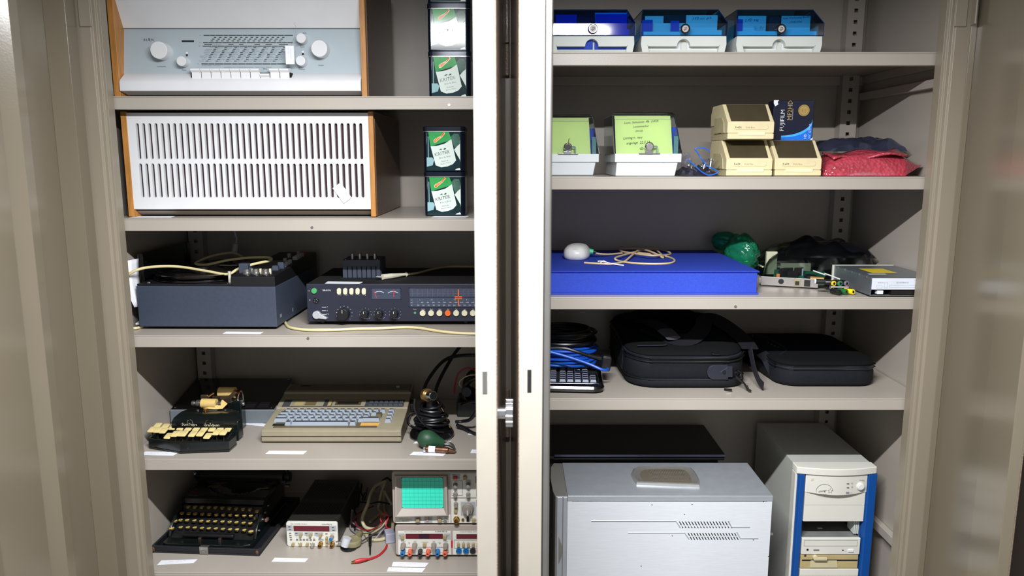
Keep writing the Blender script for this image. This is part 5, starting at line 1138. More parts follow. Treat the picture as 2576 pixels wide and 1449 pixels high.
# -- diskette boxes with smoke lids
SMOKE = clear('smoke_lid', (222, 230, 228), .06, bump=.04, bs=25); GRPAPER = mat('yellow_green_paper', (222, 236, 160), .8, var=.02); LBOX = mat('lid_box_white', (214, 220, 224), .45, var=.02); PENCIL = mat('pencil', (70, 84, 70), .8, var=0); TEALP = mat('teal_sleeve', (96, 140, 150), .7, var=.05)
def disk_box(label, X, Y, written, key):
    t = thing('diskette_box', label, 'diskette box', (X, Y, R2)); W, D = .1365, .17; h = .0275; h2 = .0445; zt_ = .1255
    obj('base', M().add([(.005, .006, 0), (W-.011, .006, 0), (W-.011, D-.006, 0), (.005, D-.006, 0), (.0065, .003, h), (W-.006, .003, h), (W-.006, D-.003, h), (.0065, D-.003, h)], [(0, 3, 2, 1), (0, 1, 5, 4), (1, 2, 6, 5), (2, 3, 7, 6), (3, 0, 4, 7), (4, 5, 6, 7)]), LBOX, t, .002)
    obj('rim', M().box(.0025, W, 0, D, h, h2), LBOX, t, .0012)
    a, b = .001, W+.0005
    v = [(a, .001, h2), (b, .001, h2), (b, D, h2), (a, D, h2), (a-.006+.003, .018, zt_-.003), (b-.014, .018, zt_-.003), (b-.014, D-.01, zt_-.003), (a-.003, D-.01, zt_-.003), (a, .022, zt_), (b-.017, .022, zt_), (b-.017, D-.013, zt_), (a, D-.013, zt_)]
    obj('smoke_lid', M().add(v, [(0, 1, 5, 4), (1, 2, 6, 5), (2, 3, 7, 6), (3, 0, 4, 7), (4, 5, 9, 8), (5, 6, 10, 9), (6, 7, 11, 10), (7, 4, 8, 11), (8, 9, 10, 11)]), SMOKE, t, smooth=False)
    g = M()
    for p, q in ((0, 4), (1, 5), (4, 5), (5, 6), (4, 7), (8, 9)): g.cyl(v[p], v[q], .0009, n=5)
    obj('lid_edge', g, BLACKG, t)['kind'] = 'stuff'
    tp = .004 if written else .0
    sl = lambda x, z, y0: (x, y0+(z-h2)*.20, z)
    g = M().add([sl(.005, h2, .006), sl(W-.017, h2, .006), sl(W-.0205, .112, .006), sl(.003, .112, .006)], [(0, 1, 2, 3)])
    g.add([sl(.003, .1125, .0085), sl(W-.0205, .1125, .0085), sl(W-.021, .1205-tp*0, .0085), sl(.0025, .1205, .0085)], [(0, 1, 2, 3)])
    obj('green_sheet', g, GRPAPER, t, smooth=False)
    obj('sleeve', M().box(W-.014, W-.005, .012, .013, h2, .080), TEALP, t); obj('sleeve', M().box(.006, W-.02, .06, .062, h2, .119), CARDD, t); obj('sleeve', M().box(W-.018, W-.008, .03, .031, h2, .098), CARDB, t)
    if written:
        g = M()
        for s, x_, z_, sz in (('Laute, Saiteninstr. Mk  (1873)', .022, .104, .0058), ('Lautenmacher', .040, .0965, .0055), ('(Streit)', .044, .088, .0055), ('Listing n. neu', .020, .073, .0072), ('angelegt  22.5.13', .026, .063, .0070), ('Gr.', .052, .0515, .009)): g.text(s, sz, sl(x_, z_, .0048), (1, .0, .06), (.25, .2, 1))
        obj('handwriting', g, PENCIL, t, smooth=False)
    lx, lz = W*.515, .0585
    o = obj('lock', M().lathe([(.0088, 0), (.0088, -.009), (.0072, -.011)], (lx, .003, lz), 'y', 22), CHROME, t, .0006)
    obj('lock_core', M().lathe([(.0066, -.011), (.0066, -.0116)], (lx, .003, lz), 'y', 18), BLACK if key else STEEL, o)
    obj('lock_foot', M().box(lx-.008, lx+.007, -.006, .002, h2, h2+.006), CHROME, t, .0008); obj('lock_tray', M().box(lx-.020, lx+.022, -.004, .004, h2-.0005, h2+.0016), STEEL, t, .0006)
    obj('hook', M().tube([(lx+.008, -.004, lz), (lx+.014, -.004, lz), (lx+.0155, -.004, lz-.003), (lx+.0155, -.004, h2+.001)], .0018, 6, 3), mat('grey_hook', (130, 150, 146), .4, .3), t)
    if key: obj('key_pin', M().cyl((lx, -.008, lz+.002), (lx+.002, -.010, lz+.018), .0008, n=6), STEEL, o)
    return t
disk_box('smoke-lidded diskette box with plain green sheet, beside the middle door', .0465, 1.612, False, True)
disk_box('smoke-lidded diskette box with handwritten green sheet and chrome lock', .2045, 1.541, True, False)
# -- little clear bag of bolts, blue wire
FILM = clear('clear_film', (206, 208, 226), .08, bump=.5, bs=90, body=.05, bodycol=(150, 150, 190))
def pillow(g, cx, cy, z0, a, b, h, seed, nz=.3, fz=9, rot=0, p=3.0, nu=30, nv=22, top=True, tip=None, ed=.0, point=None):
    rnd = random.Random(seed); ph = [(rnd.uniform(0, 6), rnd.uniform(0, 6), rnd.uniform(.5, 1.5), rnd.uniform(.5, 1.5)) for _ in range(7)]
    c, s = cos(rot), sin(rot)
    def hgt(u, v):
        e = max(0, 1-abs(u)**p)**.5*max(0, 1-abs(v)**p)**.5
        n_ = sum(sin(fz*(q[2]*u+.3*q[3]*v)+q[0])*cos(fz*(q[3]*v-.4*q[2]*u)+q[1]) for q in ph)/4
        return max(0, e*(1+nz*n_))
    def fn(sgn):
        def f(uu, vv):
            u, v = uu*2-1, vv*2-1
            w1 = 1+ed*sin(9*v+seed)+ed*sin(17*v); w2 = 1+ed*sin(8*u+seed*2)
            x, y = u*a*w1, v*b*w2
            if tip: y *= 1-tip*max(0, u)**2; 
            hh = hgt(u, v)*(1-(tip or 0)*.75*max(0, u)**2); z = (h*hh if sgn > 0 else 0)
            if point and u > .55: k = (u-.55)/.45; z = z*(1-k)+point*k; y *= 1-.55*k
            return (cx+x*c-y*s, cy+x*s+y*c, z0+.0006+z)
        return f
    g.sheet(fn(1), nu, nv); b0 = len(g.f); g.sheet(fn(-1), nu, nv)
    g.f[b0:] = [q[::-1] for q in g.f[b0:]]
    return g
t = thing('screw_bag', 'small clear plastic bag of steel bolts beside the handwritten diskette box', 'plastic bag', (.378, 1.57, R2))
g = M(t); pillow(g, .376, 1.575, R2, .036, .045, .018, 4, .5, 7, .2, 2.4, 18, 14)
g.add([(.352, 1.60, R2+.012), (.378, 1.60, R2+.016), (.374, 1.598, R2+.040), (.366, 1.60, R2+.048), (.354, 1.601, R2+.036)], [(0, 1, 2, 3, 4)]); g.add([(.395, 1.59, R2+.01), (.42, 1.59, R2+.01), (.418, 1.59, R2+.034), (.397, 1.592, R2+.034)], [(0, 1, 2, 3)])
obj('film', g, FILM, t)
for x, y, z, dx, dy, dz in ((.362, 1.555, .004, .004, -.002, .020), (.378, 1.560, .010, -.016, .002, .012), (.390, 1.562, .006, .004, .004, .017), (.402, 1.556, .004, .003, .002, .027), (.372, 1.580, .014, .018, -.002, .004), (.386, 1.545, .004, .012, .003, .004)):
    p = Vector((x, y, R2+z)); d = Vector((dx, dy, dz)); b = obj('bolt', M(t).cyl(p, p+d, .0026, n=10), STEEL, t); obj('bolt_head', M(t).cyl(p+d, p+d*1.12, .0058, n=12), CHROME, b, .0004)
t0 = [(1730, 405, .035), (1738, 412, .030), (1752, 424, .020), (1766, 436, .006), (1782, 443.5, .003), (1800, 440, .004), (1806, 434, .008), (1795, 428, .014), (1778, 420, .018), (1764, 402, .030), (1754, 386, .040), (1748, 378, .046), (1762, 374, .048), (1778, 378, .046), (1786, 386, .042)]
tag(obj('blue_wire', M().tube([tuple(Q(x, y, 1.525+.02*(h > .02))+Vector((0, 0, .0025))) for x, y, h in t0], .0012, 6, 4), mat('blue_wire', (20, 96, 200), .4)), 'thin blue wire winding over the clear bag of bolts', 'wire')
# -- beige disk boxes with dark window
YEL = mat('yellowed_plastic', (220, 206, 164), .5, var=.05, vs=40); YELS = mat('grey_beige_side', (192, 180, 140), .55, var=.08, vs=60); SMK2 = mat('brown_smoke_window', (72, 64, 48), .15, var=.1, vs=30, coat=.5)
def helit(label, loc, rz=0):
    t = thing('disk_case', label, 'disk case', loc, rz); W, D = .0935, .132
    obj('base', M().prism([(.002, 0), (D, 0), (D, .030), (.06, .030), (.06, .0145), (.001, .0145)][::-1], 'x', .0015, W-.0015), YELS, t, .001)
    obj('front_foot', M().box(.0005, W-.0005, -.001, .004, .001, .0115), YEL, t, .001)
    prof = [(0, .0125), (-.0005, .0335), (.044, .0720), (D-.012, .0720), (D, .055), (D, .0305), (.058, .0305), (.050, .0125)]
    g = M().prism(prof[::-1], 'x', 0, W); obj('lid', g, YEL, t, .0016)
    sl = lambda x, k: (x, -.0005+.0445*k-.0008, .0335+.0385*k+.0006)
    obj('window', M().add([sl(.007, .06), sl(W-.009, .06), sl(W-.007, .97), sl(.0065, .97)], [(0, 1, 2, 3)]), SMK2, t)
    g = M()
    for pts in ((-.0003, .046, .0135, .050), ): pass
    obj('side_plate', M().prism([(.022, .014), (.10, .014), (.10, .046), (.045, .046), (.026, .034)][::-1], 'x', -.001, .0003), YELS, t, .0006)
    obj('finger_grip', M().box(.022, .076, -.0022, .002, .0085, .0145), mat('pale_yellow', (238, 228, 184), .5) if 'pale_yellow' not in bpy.data.materials else bpy.data.materials['pale_yellow'], t, .0006)
    g = M().at((0, -.0004, 0), (pi/2, 0, 0)); g.rr(.012, W-.012, .0195, .0295, [(0, 0), (.0008, .0006)], .0045, 4); obj('name_bar', g, YEL, t)
    g = M(); g.m(0).text('helit', .0064, (.0155, -.0016, .0222), sx=1.15); g.m(1).text('Disk Box', .0048, (.0365, -.0016, .0222)); obj('lettering', g, [INK, mat('faded_brown', (150, 130, 90), .6) if 'faded_brown' not in bpy.data.materials else bpy.data.materials['faded_brown']], t, smooth=False)
    return t
hA = helit('yellowed disk case at the bottom left of the small pyramid', (.4320, 1.543, R2))
hB = dup(hA, (.5308, 1.545, R2), radians(-1.5), 'yellowed disk case at the bottom right, beside the red bubble wrap')
hC = dup(hA, (.4305, 1.541, R2+.0724), 0, 'yellowed disk case lying on top of the two other disk cases')
# -- boxed floppy disks
t = thing('floppy_disk_carton', 'dark blue floppy disk carton with gold seal standing on the disk cases', 'carton', (.5405, 1.600, R2+.0724), radians(-3)); W, D, H = .082, .042, .081
NVY = mat('carton_navy', (12, 18, 44), .3, var=.15, vs=30); BLU = mat('carton_blue', (24, 110, 220), .3, var=.05); BLU2 = mat('carton_light_blue', (70, 170, 240), .3); GLD = mat('carton_gold', (196, 164, 96), .35, .4)
obj('carton', M().box(0, W, 0, D, 0, H), NVY, t, .0008)
g = M(); y = -.0004
def arcpts(rx, rz, x0, z0, n=12): return [(x0-rx*cos(pi/2*k/n)*1.0, z0+rz*(1-sin(pi/2*(1-k/n)))) for k in range(n+1)]
C1 = [(.018+.062*sin(pi/2*k/14), .0095+.034*(1-cos(pi/2*k/14))) for k in range(15)]
g.m(0)
for k in range(14): (a, b), (c, d) = C1[k], C1[k+1]; g.poly([(a, y, .0005), (c, y, .0005), (c, y, d), (a, y, b)])
g.m(1)
for k in range(14): (a, b), (c, d) = C1[k], C1[k+1]; g.poly([(a, y-.0002, b-.0035-.004*k/14), (c, y-.0002, d-.0035-.004*(k+1)/14), (c, y-.0002, d), (a, y-.0002, b)])
g.m(2).text('FUJIFILM', .0118, (.0225, y-.0004, .0335-.014), (0, 0, 1), (-1, 0, 0), sx=1.02); g.m(3).text('MF2HD', .0135, (.0375, y-.0004, .041), (0, 0, 1), (-1, 0, 0), sx=.95)
g.m(2).text('HD', .0072, (.0695, y-.0006, .0035), (0, 0, 1), (-1, 0, 0)); g.text('3½" QTY.10', .0058, (.0775, y-.0006, .0035), (0, 0, 1), (-1, 0, 0)); g.text('Double sided high density', .0022, (.0395, y-.0004, .041), (0, 0, 1), (-1, 0, 0))
cx, cz = .0615, .0605; n = 20
g.m(3).poly([(cx+.0115*cos(2*pi*k/n), y, cz+.0115*sin(2*pi*k/n)) for k in range(n)]); g.m(4).poly([(cx+.0098*cos(2*pi*k/n), y-.0002, cz+.0098*sin(2*pi*k/n)) for k in range(n)]); g.m(3).poly([(cx+.0092*cos(2*pi*k/n), y-.0004, cz+.0092*sin(2*pi*k/n)) for k in range(n)])
g.m(4).text('2HD', .0036, (cx-.002, y-.0006, cz-.004), (0, 0, 1), (-1, 0, 0)); g.text('10 DISKS', .0022, (cx+.003, y-.0006, cz-.0055), (0, 0, 1), (-1, 0, 0))
obj('carton_print', g, [BLU, BLU2, WHITEINK, GLD, mat('bronze', (110, 86, 44), .4, .4)], t, smooth=False)
o = obj('torn_corner', M().add([(-.0006, -.0006, H+.0004), (.010, -.0006, H+.0004), (.007, -.0006, H-.004), (.009, -.0006, H-.008), (.003, -.0006, H-.012), (-.0006, -.0006, H-.006)], [(0, 5, 4, 3, 2, 1)]), PAPER, t, smooth=False)
obj('torn_corner', M().add([(W-.004, -.0006, .001), (W+.0004, -.0006, .001), (W+.0004, -.0006, .006)], [(0, 1, 2)]), PAPER, t, smooth=False)
# -- red bubble wrap parcel, antistatic bag on top of it
t = thing('bubble_wrap_parcel', 'red bubble wrap parcel at the right end of the second shelf', 'parcel', (.735, 1.62, R2))
bw = mat('red_bubble_wrap', (176, 62, 76), .22, var=.25, vs=40, bump=1.0, bs=150, kind='voronoi', coat=.5)
g = M(t); pillow(g, .7440, 1.615, R2, .106, .060, .046, 11, .12, 4, -.03, 5, 44, 26, point=.021); obj('wrap', g, bw, t)
def fold(u, v): return (.655+.150*u, 1.560+.06*v+.012*sin(6*u), R2+.036+.010*u+.010*v+.0035*sin(11*u+2*v))
o = obj('folded_flap', M(t).sheet(fold, 16, 8), bw, t); so = o.modifiers.new('thickness', 'SOLIDIFY'); so.thickness = .004
t = thing('antistatic_bag', 'crumpled black silvery antistatic bag on top of the red bubble wrap', 'plastic bag', (.74, 1.66, R2+.047))
ASB = mat('antistatic_film', (74, 80, 106), .14, .7, var=.3, vs=30, bump=.55, bs=45, coat=.6)
g = M(t); pillow(g, .748, 1.672, R2+.050, .094, .045, .026, 6, .35, 8, -.04, 4, 34, 20, ed=.02); obj('film', g, ASB, t)
# ================================================================= RIGHT CABINET, SHELF 3
LINEN = mat('blue_linen', (38, 68, 186), .75, var=.10, vs=350, bump=.35, bs=1400); LINEN_DIM = mat('blue_linen_shaded_top', (26, 58, 172), .8, var=.14, vs=250, bump=.35, bs=1400)  # top linen is a darker copy, its shade mixed into the colour
t = thing('portfolio_case', 'large bright blue linen-covered portfolio case lying flat', 'case', (.27, 1.71, R3))
x0, x1, y0, y1 = .030, .5065, 1.528, 1.893
obj('lower_board', M(t).box(x0, x1, y0, y1, R3, R3+.003), LINEN, t, .0008); obj('wall', M(t).box(x0+.003, x1-.0035, y0+.003, y1-.003, R3+.003, R3+.0455), LINEN, t, .0008)
obj('upper_board', M(t).box(x0, x1, y0, y1, R3+.0455, R3+.0488), LINEN_DIM, t, .0010)
TOP = R3+.0488
t = thing('computer_mouse', 'dirty white computer mouse with cream cord on the blue portfolio case', 'mouse', (.150, 1.735, TOP))
MW = mat('worn_white', (222, 222, 216), .35, var=.08, vs=60)
R = []
for z, k in ((.0006, .86), (.003, .95), (.009, 1.0), (.016, .98), (.023, .90), (.029, .72), (.032, .46), (.0335, .14)):
    R.append([(.0300*k*math.copysign(abs(cos(a))**.75, cos(a))*(1-.06*sin(a)), .050*(k if k > .9 else k*1.03)*math.copysign(abs(sin(a))**.8, sin(a))+.004, z) for a in [2*pi*j/28 for j in range(28)]])
o = obj('shell', M().at((0, 0, 0), (0, 0, radians(-12))).rings(R), MW, t)
s = obj('shell_seam', M().at((0, 0, 0), (0, 0, radians(-12))).rings([[(x*1.004, y*1.004, z) for x, y, _ in R[1]] for z in (.0035, .0043)]), GREYINK, t)
obj('green_relief', M().cyl((.0295, .012, .0145), (.0395, .010, .0135), .0068, .0056, 14), mat('mint_green', (70, 190, 140), .4), t, .0008)
obj('relief_end', M().cyl((.0395, .010, .0135), (.046, .009, .012), .0042, .003, 10), BLACK, t)
cz = TOP+.0025
def tp(x, y, h=0): q = P(x, y, TOP+.0025+h); return (q.x, min(q.y, 1.885), q.z)
pts = [(.194, 1.744, TOP+.010), tp(1530, 640, .002), tp(1580, 636), tp(1640, 639, .002), tp(1680, 646), tp(1697, 655), tp(1685, 662), tp(1640, 664), tp(1585, 661), tp(1555, 656), tp(1548, 649, .004), tp(1575, 640, .004), tp(1610, 631, .004), tp(1650, 627, .002), tp(1680, 633, .002), tp(1685, 640), tp(1650, 643, .006), tp(1610, 640, .006), tp(1560, 631, .004), tp(1575, 625, .002), tp(1630, 623), tp(1655, 632, .004), tp(1668, 648), tp(1640, 634, .008), tp(1610, 628, .006), tp(1590, 642, .006), tp(1570, 658), tp(1540, 664), tp(1505, 663), tp(1470, 661)]
obj('cord', M(t).tube(pts, .0022, 7, 6), mat('tan_cream_cord', (222, 196, 150), .45), t)
q = tp(1516, 662)
obj('wire_tie', M(t).tube([(q[0]-.010, q[1]+.004, TOP+.006), (q[0], q[1], TOP+.0065), (q[0]+.02, q[1]-.015, TOP+.003), (q[0]+.042, q[1]-.028, TOP+.0015)], .0014, 6, 4).tube([(q[0]-.006, q[1]-.006, TOP+.004), (q[0]+.002, q[1]+.004, TOP+.007), (q[0]+.008, q[1]+.006, TOP+.004)], .0012, 6, 4), PAPER, t)
# -- bags at the back
t = thing('green_bag', 'crumpled translucent green plastic bag behind the blue portfolio case', 'plastic bag', (.60, 1.83, R3))
GRB = clear('green_film', (120, 226, 186), .12, bump=.4, bs=30, body=.38, bodycol=(40, 160, 120))
def blob(g, c, r, seed, amp=.25, nu=40, nv=26):
    rnd = random.Random(seed); ph = [[rnd.uniform(2, 7) for _ in range(3)]+[rnd.uniform(0, 6)] for _ in range(8)]; R_ = []
    for k in range(nv+1):
        b = -pi/2+pi*k/nv; ring = []
        for j in range(nu):
            a = 2*pi*j/nu; d = Vector((cos(a)*max(cos(b), .02), sin(a)*max(cos(b), .02), sin(b)))
            n_ = sum(abs(sin(q[0]*d.x+q[1]*d.y+q[2]*d.z+q[3])) for q in ph)/8-.6
            e = 1+amp*n_*1.6; ring.append((c[0]+r[0]*d.x*e, c[1]+r[1]*d.y*e, max(R3+.001, c[2]+r[2]*d.z*e)))
        R_.append(ring)
    return g.rings(R_)
g = M(t); blob(g, (.550, 1.80, R3+.050), (.036, .052, .046), 3, .48); blob(g, (.525, 1.855, R3+.076), (.030, .03, .022), 8, .45); obj('film', g, GRB, t, ang=80)
t = thing('circuit_board_bag', 'large smoky antistatic bag with circuit board at the back of the shelf', 'plastic bag', (.72, 1.80, R3))
SMB = clear('smoky_film', (188, 198, 194), .14, bump=.3, bs=18, body=.16, bodycol=(16, 22, 24))
g = M(t); pillow(g, .722, 1.798, R3, .128, .078, .083, 21, .18, 6, -.06, 3.2, 36, 22, ed=.02); obj('film', g, SMB, t, ang=25)
obj('board', M(t).box(.595, .70, 1.78, 1.88, R3+.020, R3+.024).box(.60, .625, 1.765, 1.775, R3+.006, R3+.060).box(.63, .70, 1.752, 1.758, R3+.008, R3+.034), mat('cream_board', (206, 206, 176), .6), t, .001)
obj('yellow_sticker', M(t).box(.640, .664, 1.80, 1.82, R3+.066, R3+.0685), mat('sticker_yellow', (226, 200, 40), .5), t)
g = M(t); pillow(g, .748, 1.795, R3+.048, .100, .052, .034, 22, .05, 5, -.12, 2.6, 36, 22, ed=.02); obj('black_wrap', g, mat('black_film', (14, 15, 22), .14, .1, var=.2, bump=.25, bs=22, coat=.5), t)
# -- expansion card
t = thing('expansion_card', 'green expansion card with steel slot bracket beside the blue case', 'circuit board', (.585, 1.62, R3), radians(-21))
PCB = mat('pcb_green', (22, 82, 56), .4, var=.1, vs=90)
obj('board', M().at((0, .0, .004), (radians(12), 0, 0)).box(-.018, .088, .004, .085, .004, .0056), PCB, t, .0004)
g = M(); g.box(-.042, .0745, -.0008, .0008, .0025, .0215)
obj('bracket', g, mat('nickel_bracket', (168, 162, 158), .35, .6), t, .0005)
br = obj('bracket_tab', M().box(-.047, -.042, -.0008, .008, .008, .018), bpy.data.materials['nickel_bracket'], t, .0005)
obj('round_jack', M().cyl((-.0005, -.0016, .0125), (-.0005, .01, .0125), .0058, n=18), BLACK, t)
for x in (.0325, .0525): 
    o = obj('square_jack', M().box(x-.0062, x+.0062, -.0014, .016, .0045, .0185), mat('jack_beige', (150, 140, 100), .5) if x < .04 else BLACK, t, .0004); obj('jack_hollow', M().box(x-.0042, x+.0042, -.0017, .001, .0062, .0150), BLACKG, o)
for x, y, sx, sy, sz, m in ((.002, .035, .02, .003, .026, BLACK), (.012, .046, .022, .003, .024, BLACK), (.022, .030, .024, .003, .022, BLACK), (.034, .05, .02, .0035, .024, BLACK), (-.008, .02, .006, .006, .018, mat('capacitor_orange', (196, 120, 60), .5))): obj('component', M().at((x, y, y*.2), (0, 0, .5)).box(-sx/2, sx/2, -sy/2, sy/2, .006, sz+.004), m, t, .0005)
for x, y in ((-.004, .05), (.042, .052)): obj('pin_post', M().cyl((x, y, .006), (x, y, .036), .0016), mat('blue_grey_post', (120, 136, 156), .4), t)
obj('coil', M().lathe([(.0125, .009), (.0135, .011), (.0135, .022), (.011, .0235), (.006, .0225)], (.058, .046, 0), n=22), BLACK, t)
obj('transformer', M().box(.058, .086, .012, .034, .006, .022), mat('transformer_tan', (196, 158, 92), .5), t, .001); obj('transformer_core', M().box(.064, .082, .006, .012, .006, .020), BLACK, t, .0006); obj('yellow_label', M().box(.0865, .0872, .013, .022, .008, .018), mat('label_yellow', (232, 222, 110), .6), t)
obj('solder_side', M().at((0, 0, 0)).box(.072, .090, .030, .085, .010, .0112), mat('pcb_light', (60, 140, 100), .4), t)
# -- phono plugs
for x, y, dx, dy, z, m, lab in ((2058, 708, -.9, .25, .026, WHITE, 'white-tipped black phono plug on top of the plug bundle'), (2092, 712, .35, -.94, .0200, mat('plug_yellow', (236, 206, 40), .35), 'black phono plug with yellow tip, middle row of the bundle'), (2108, 712, .35, -.94, .0200, mat('plug_green', (60, 130, 90), .35), 'black phono plug with green tip, middle row of the bundle'), (2124, 712, .35, -.94, .0200, mat('plug_violet', (120, 110, 126), .35), 'black phono plug with grey tip, middle row of the bundle'),
                           (2088, 721, .3, -.95, .0075, WHITE, 'phono plug with white sleeve in the lower row'), (2107, 722, .3, -.95, .0075, mat('plug_blue', (40, 80, 190), .35), 'phono plug with blue sleeve in the lower row'), (2125, 721, .3, -.95, .0075, mat('plug_red', (150, 30, 50), .35), 'phono plug with dark red sleeve in the lower row'),
                           (2105, 734, .45, -.89, .0066, BLACK, 'plain black phono plug nearest the shelf edge'), (2122, 733, .45, -.89, .0066, mat('plug_deep_green', (30, 100, 50), .35), 'green phono plug nearest the shelf edge'), (2139, 733, .45, -.89, .0066, mat('plug_bright_yellow', (240, 214, 30), .35), 'bright yellow phono plug nearest the optical drive')):
    p = P(x, y, R3+z); d = Vector((dx, dy, 0)).normalized()
    t = thing('phono_plug', lab, 'plug', (p.x, p.y, p.z))
    obj('sleeve', M(t).cyl(p-d*.014, p+d*.004, .0050, .0056, 14), m if z < .007 else BLACK, t, .0006)
    r = obj('tip_ring', M(t).cyl(p+d*.004, p+d*.0075, .0056, n=14), m, t, .0005); obj('bore', M(t).cyl(p+d*.0075, p+d*.0078, .0028, n=10), BLACKG, r)
    obj('centre_pin', M(t).cyl(p-d*.014, p-d*.026, .0022, .0012, 8), STEEL, t)
for a, b, lab in (((2046, 681), (2078, 692), 'white plastic strip lying high on the phono plugs'), ((2075, 688), (2112, 702), 'white plastic strip between plugs and drive'), ((2092, 722), (2134, 722.5), 'white plastic strip across the lower phono plugs')):
    h = .034 if a[1] < 700 else .016; p, q = P(*a, R3+h), P(*b, R3+h-.004); tag(obj('plastic_strip', M().cyl(p, q, .0014, n=8), WHITE), lab, 'strip')
# -- optical drive
t = thing('optical_drive', 'steel optical drive with yellow warning sticker at the shelf right end', 'disk drive', (.7215, 1.497, R3)); W, D, H = .1325, .178, .040
ZINC = mat('zinc_sheet', (146, 154, 162), .35, .75, var=.06, vs=30)
g = M(); g.box(0, W, .003, D, .002, .0035).box(0, .0012, 0, D, .002, H).box(W-.0012, W, 0, D, .002, H)
obj('tray', g, ZINC, t, .0004); obj('lid', M().box(-.0003, W+.0003, .001, D, H-.0012, H), ZINC, t, .0006); obj('core', M().box(.0015, W-.0015, .02, D-.001, .0036, H-.0015), DARK, t)
obj('rear_plate', M().box(.0012, W-.0012, -.0006, .0010, .0155, H-.0015), mat('plate_white', (214, 220, 230), .5), t, .0004)
obj('front_bezel', M().box(-.003, W+.001, D, D+.006, .000, H+.001), mat('bezel_cream', (206, 204, 190), .5), t, .001)
g = M(); y = -.0009; g.text('AUDIO', .0036, (.013, y, .0285)); g.text('IDE INTERFACE', .0036, (.050, y, .0285)); g.text('DC', .0036, (.112, y, .0285))
for a, b, c, d in ((.011, .022, .0185, .0245), (.036, .088, .0195, .0245), (.026, .033, .019, .030), (.104, .118, .019, .025)):
    for q in ((a, b, c, c+.0003), (a, b, d-.0003, d), (a, a+.0003, c, d), (b-.0003, b, c, d)): g.rect(q[0], q[1], q[2], q[3], y)
obj('plate_print', g, GREYINK, t, smooth=False)
obj('ribbon_socket', M().box(.042, .098, .001, .02, .005, .014), BLACK, t, .0004)
o = obj('socket_pins', M(), BRASS, t) if False else None
g = M()
for k in range(20):
    for j in (0, 1): g.box(.0445+k*.0027-.0003, .0445+k*.0027+.0003, -.001, .002, .0075+j*.0030-.0003, .0075+j*.0030+.0003)
o = obj('socket_pins', g, BRASS, t, smooth=False); o['kind'] = 'stuff'
obj('white_header', M().box(.014, .026, .0005, .012, .006, .0135), WHITE, t, .0006); obj('power_socket', M().box(.112, .130, .001, .02, .005, .014), BLACK, t, .0006)
obj('yellow_sticker', M().add([(.030, .060, H+.0003), (.082, .060, H+.0003), (.082, .125, H+.0003), (.030, .125, H+.0003)], [(0, 1, 2, 3)]), mat('warning_yellow', (222, 196, 44), .6, var=.1, vs=120), t); obj('white_sticker', M().flat(.014, .05, .040, .05, H+.0003), PAPER, t)
for k in range(5): obj('lid_tab', M().box(-.001, .004, .02+k*.034, .032+k*.034, H-.004, H+.0003), ZINC, t, .0004)
# ================================================================= RIGHT CABINET, SHELF 4
FAB = mat('black_nylon', (17, 19, 26), .78, spec=.3, var=.12, vs=120, bump=.4, bs=1200); FABD = mat('black_flap', (9, 10, 13), .85, spec=.2, var=.1, bump=.3, bs=1200); WEB = mat('black_webbing', (38, 38, 48), .6, var=.1, bump=.8, bs=500, kind='wave'); LEA = mat('black_leather', (36, 38, 50), .42, var=.06, bump=.2, bs=600)
# keyboard
t = thing('keyboard', 'black keyboard with grey keys half hidden under coiled blue cable', 'keyboard', (.1225, 1.61, R4), radians(-4))
obj('case', M().rr(-.10, .078, -.078, .072, [(.002, .006), (.004, .001), (.010, 0), (.015, .003), (.018, .010)], .024, 6), BLACKG, t)
obj('key_field', M().rr(-.09, .062, -.056, .068, [(.0178, 0), (.0186, .001)], .008, 4), BLACKM, t)
obj('edge_line', M().tube([(-.09, -.066, .0182), (.050, -.064, .0182), (.064, -.052, .0182), (.066, .0, .0182), (.060, .06, .0182)], .0005, 5, 4), STEEL, t)
KB = [mat('key_black', (40, 42, 50), .4), mat('key_front_grey', (150, 156, 176), .4)]
first = None
for j in range(7):
    for k in range(9):
        x = -.080+k*.0163+(.004 if k > 3 else 0); y = -.050+j*.0160+(.004 if j > 5 else 0)
        if k == 8 and j not in (0, 1, 2): continue
        if first is None:
            g = M(); g.m(0).frus(-.0070, .0070, -.0068, .0066, 0, .0065, .0018, .0018); g.m(1).add([(-.0067, -.00685, .0006), (.0067, -.00685, .0006), (.0053, -.0053, .0060), (-.0053, -.0053, .0060)], [(0, 1, 2, 3)])
            o = first = obj('key', g, KB, t)
        else: o = again(first, t)
        o.location = (x, y, .0186)
# coils
def coil(name, label, c, z0, r, rows, rad, m, seed, flat=1.0, lift=.0):
    rnd = random.Random(seed); g = M()
    for k in range(rows):
        rr_ = r*(1+rnd.uniform(-.10, .10)); z = z0+lift*k; a0 = rnd.uniform(0, 6); ox, oy = rnd.uniform(-.005, .005), rnd.uniform(-.005, .005)
        w1, w2 = rnd.uniform(.0005, .003), rnd.uniform(0, 6)
        g.tube([(c[0]+ox+rr_*cos(2*pi*j/12+a0), c[1]+oy+rr_*flat*sin(2*pi*j/12+a0), z+w1*sin(4*pi*j/12+w2)) for j in range(12)], rad, 7, 3, True)
    return tag(obj(name, g, m), label, 'cable')
BLC = mat('blue_cable', (22, 84, 196), .35, var=.08)
coil('blue_cable_coil', 'coiled blue network cable lying on the black keyboard', (.115, 1.690), R4+.034, .074, 9, .0030, BLC, 2, .82, .0042)
coil('black_cable_coil', 'coiled black power cable on top of the blue network cable', (.118, 1.695), R4+.075, .068, 9, .0036, CABLE, 9, .85, .0036)
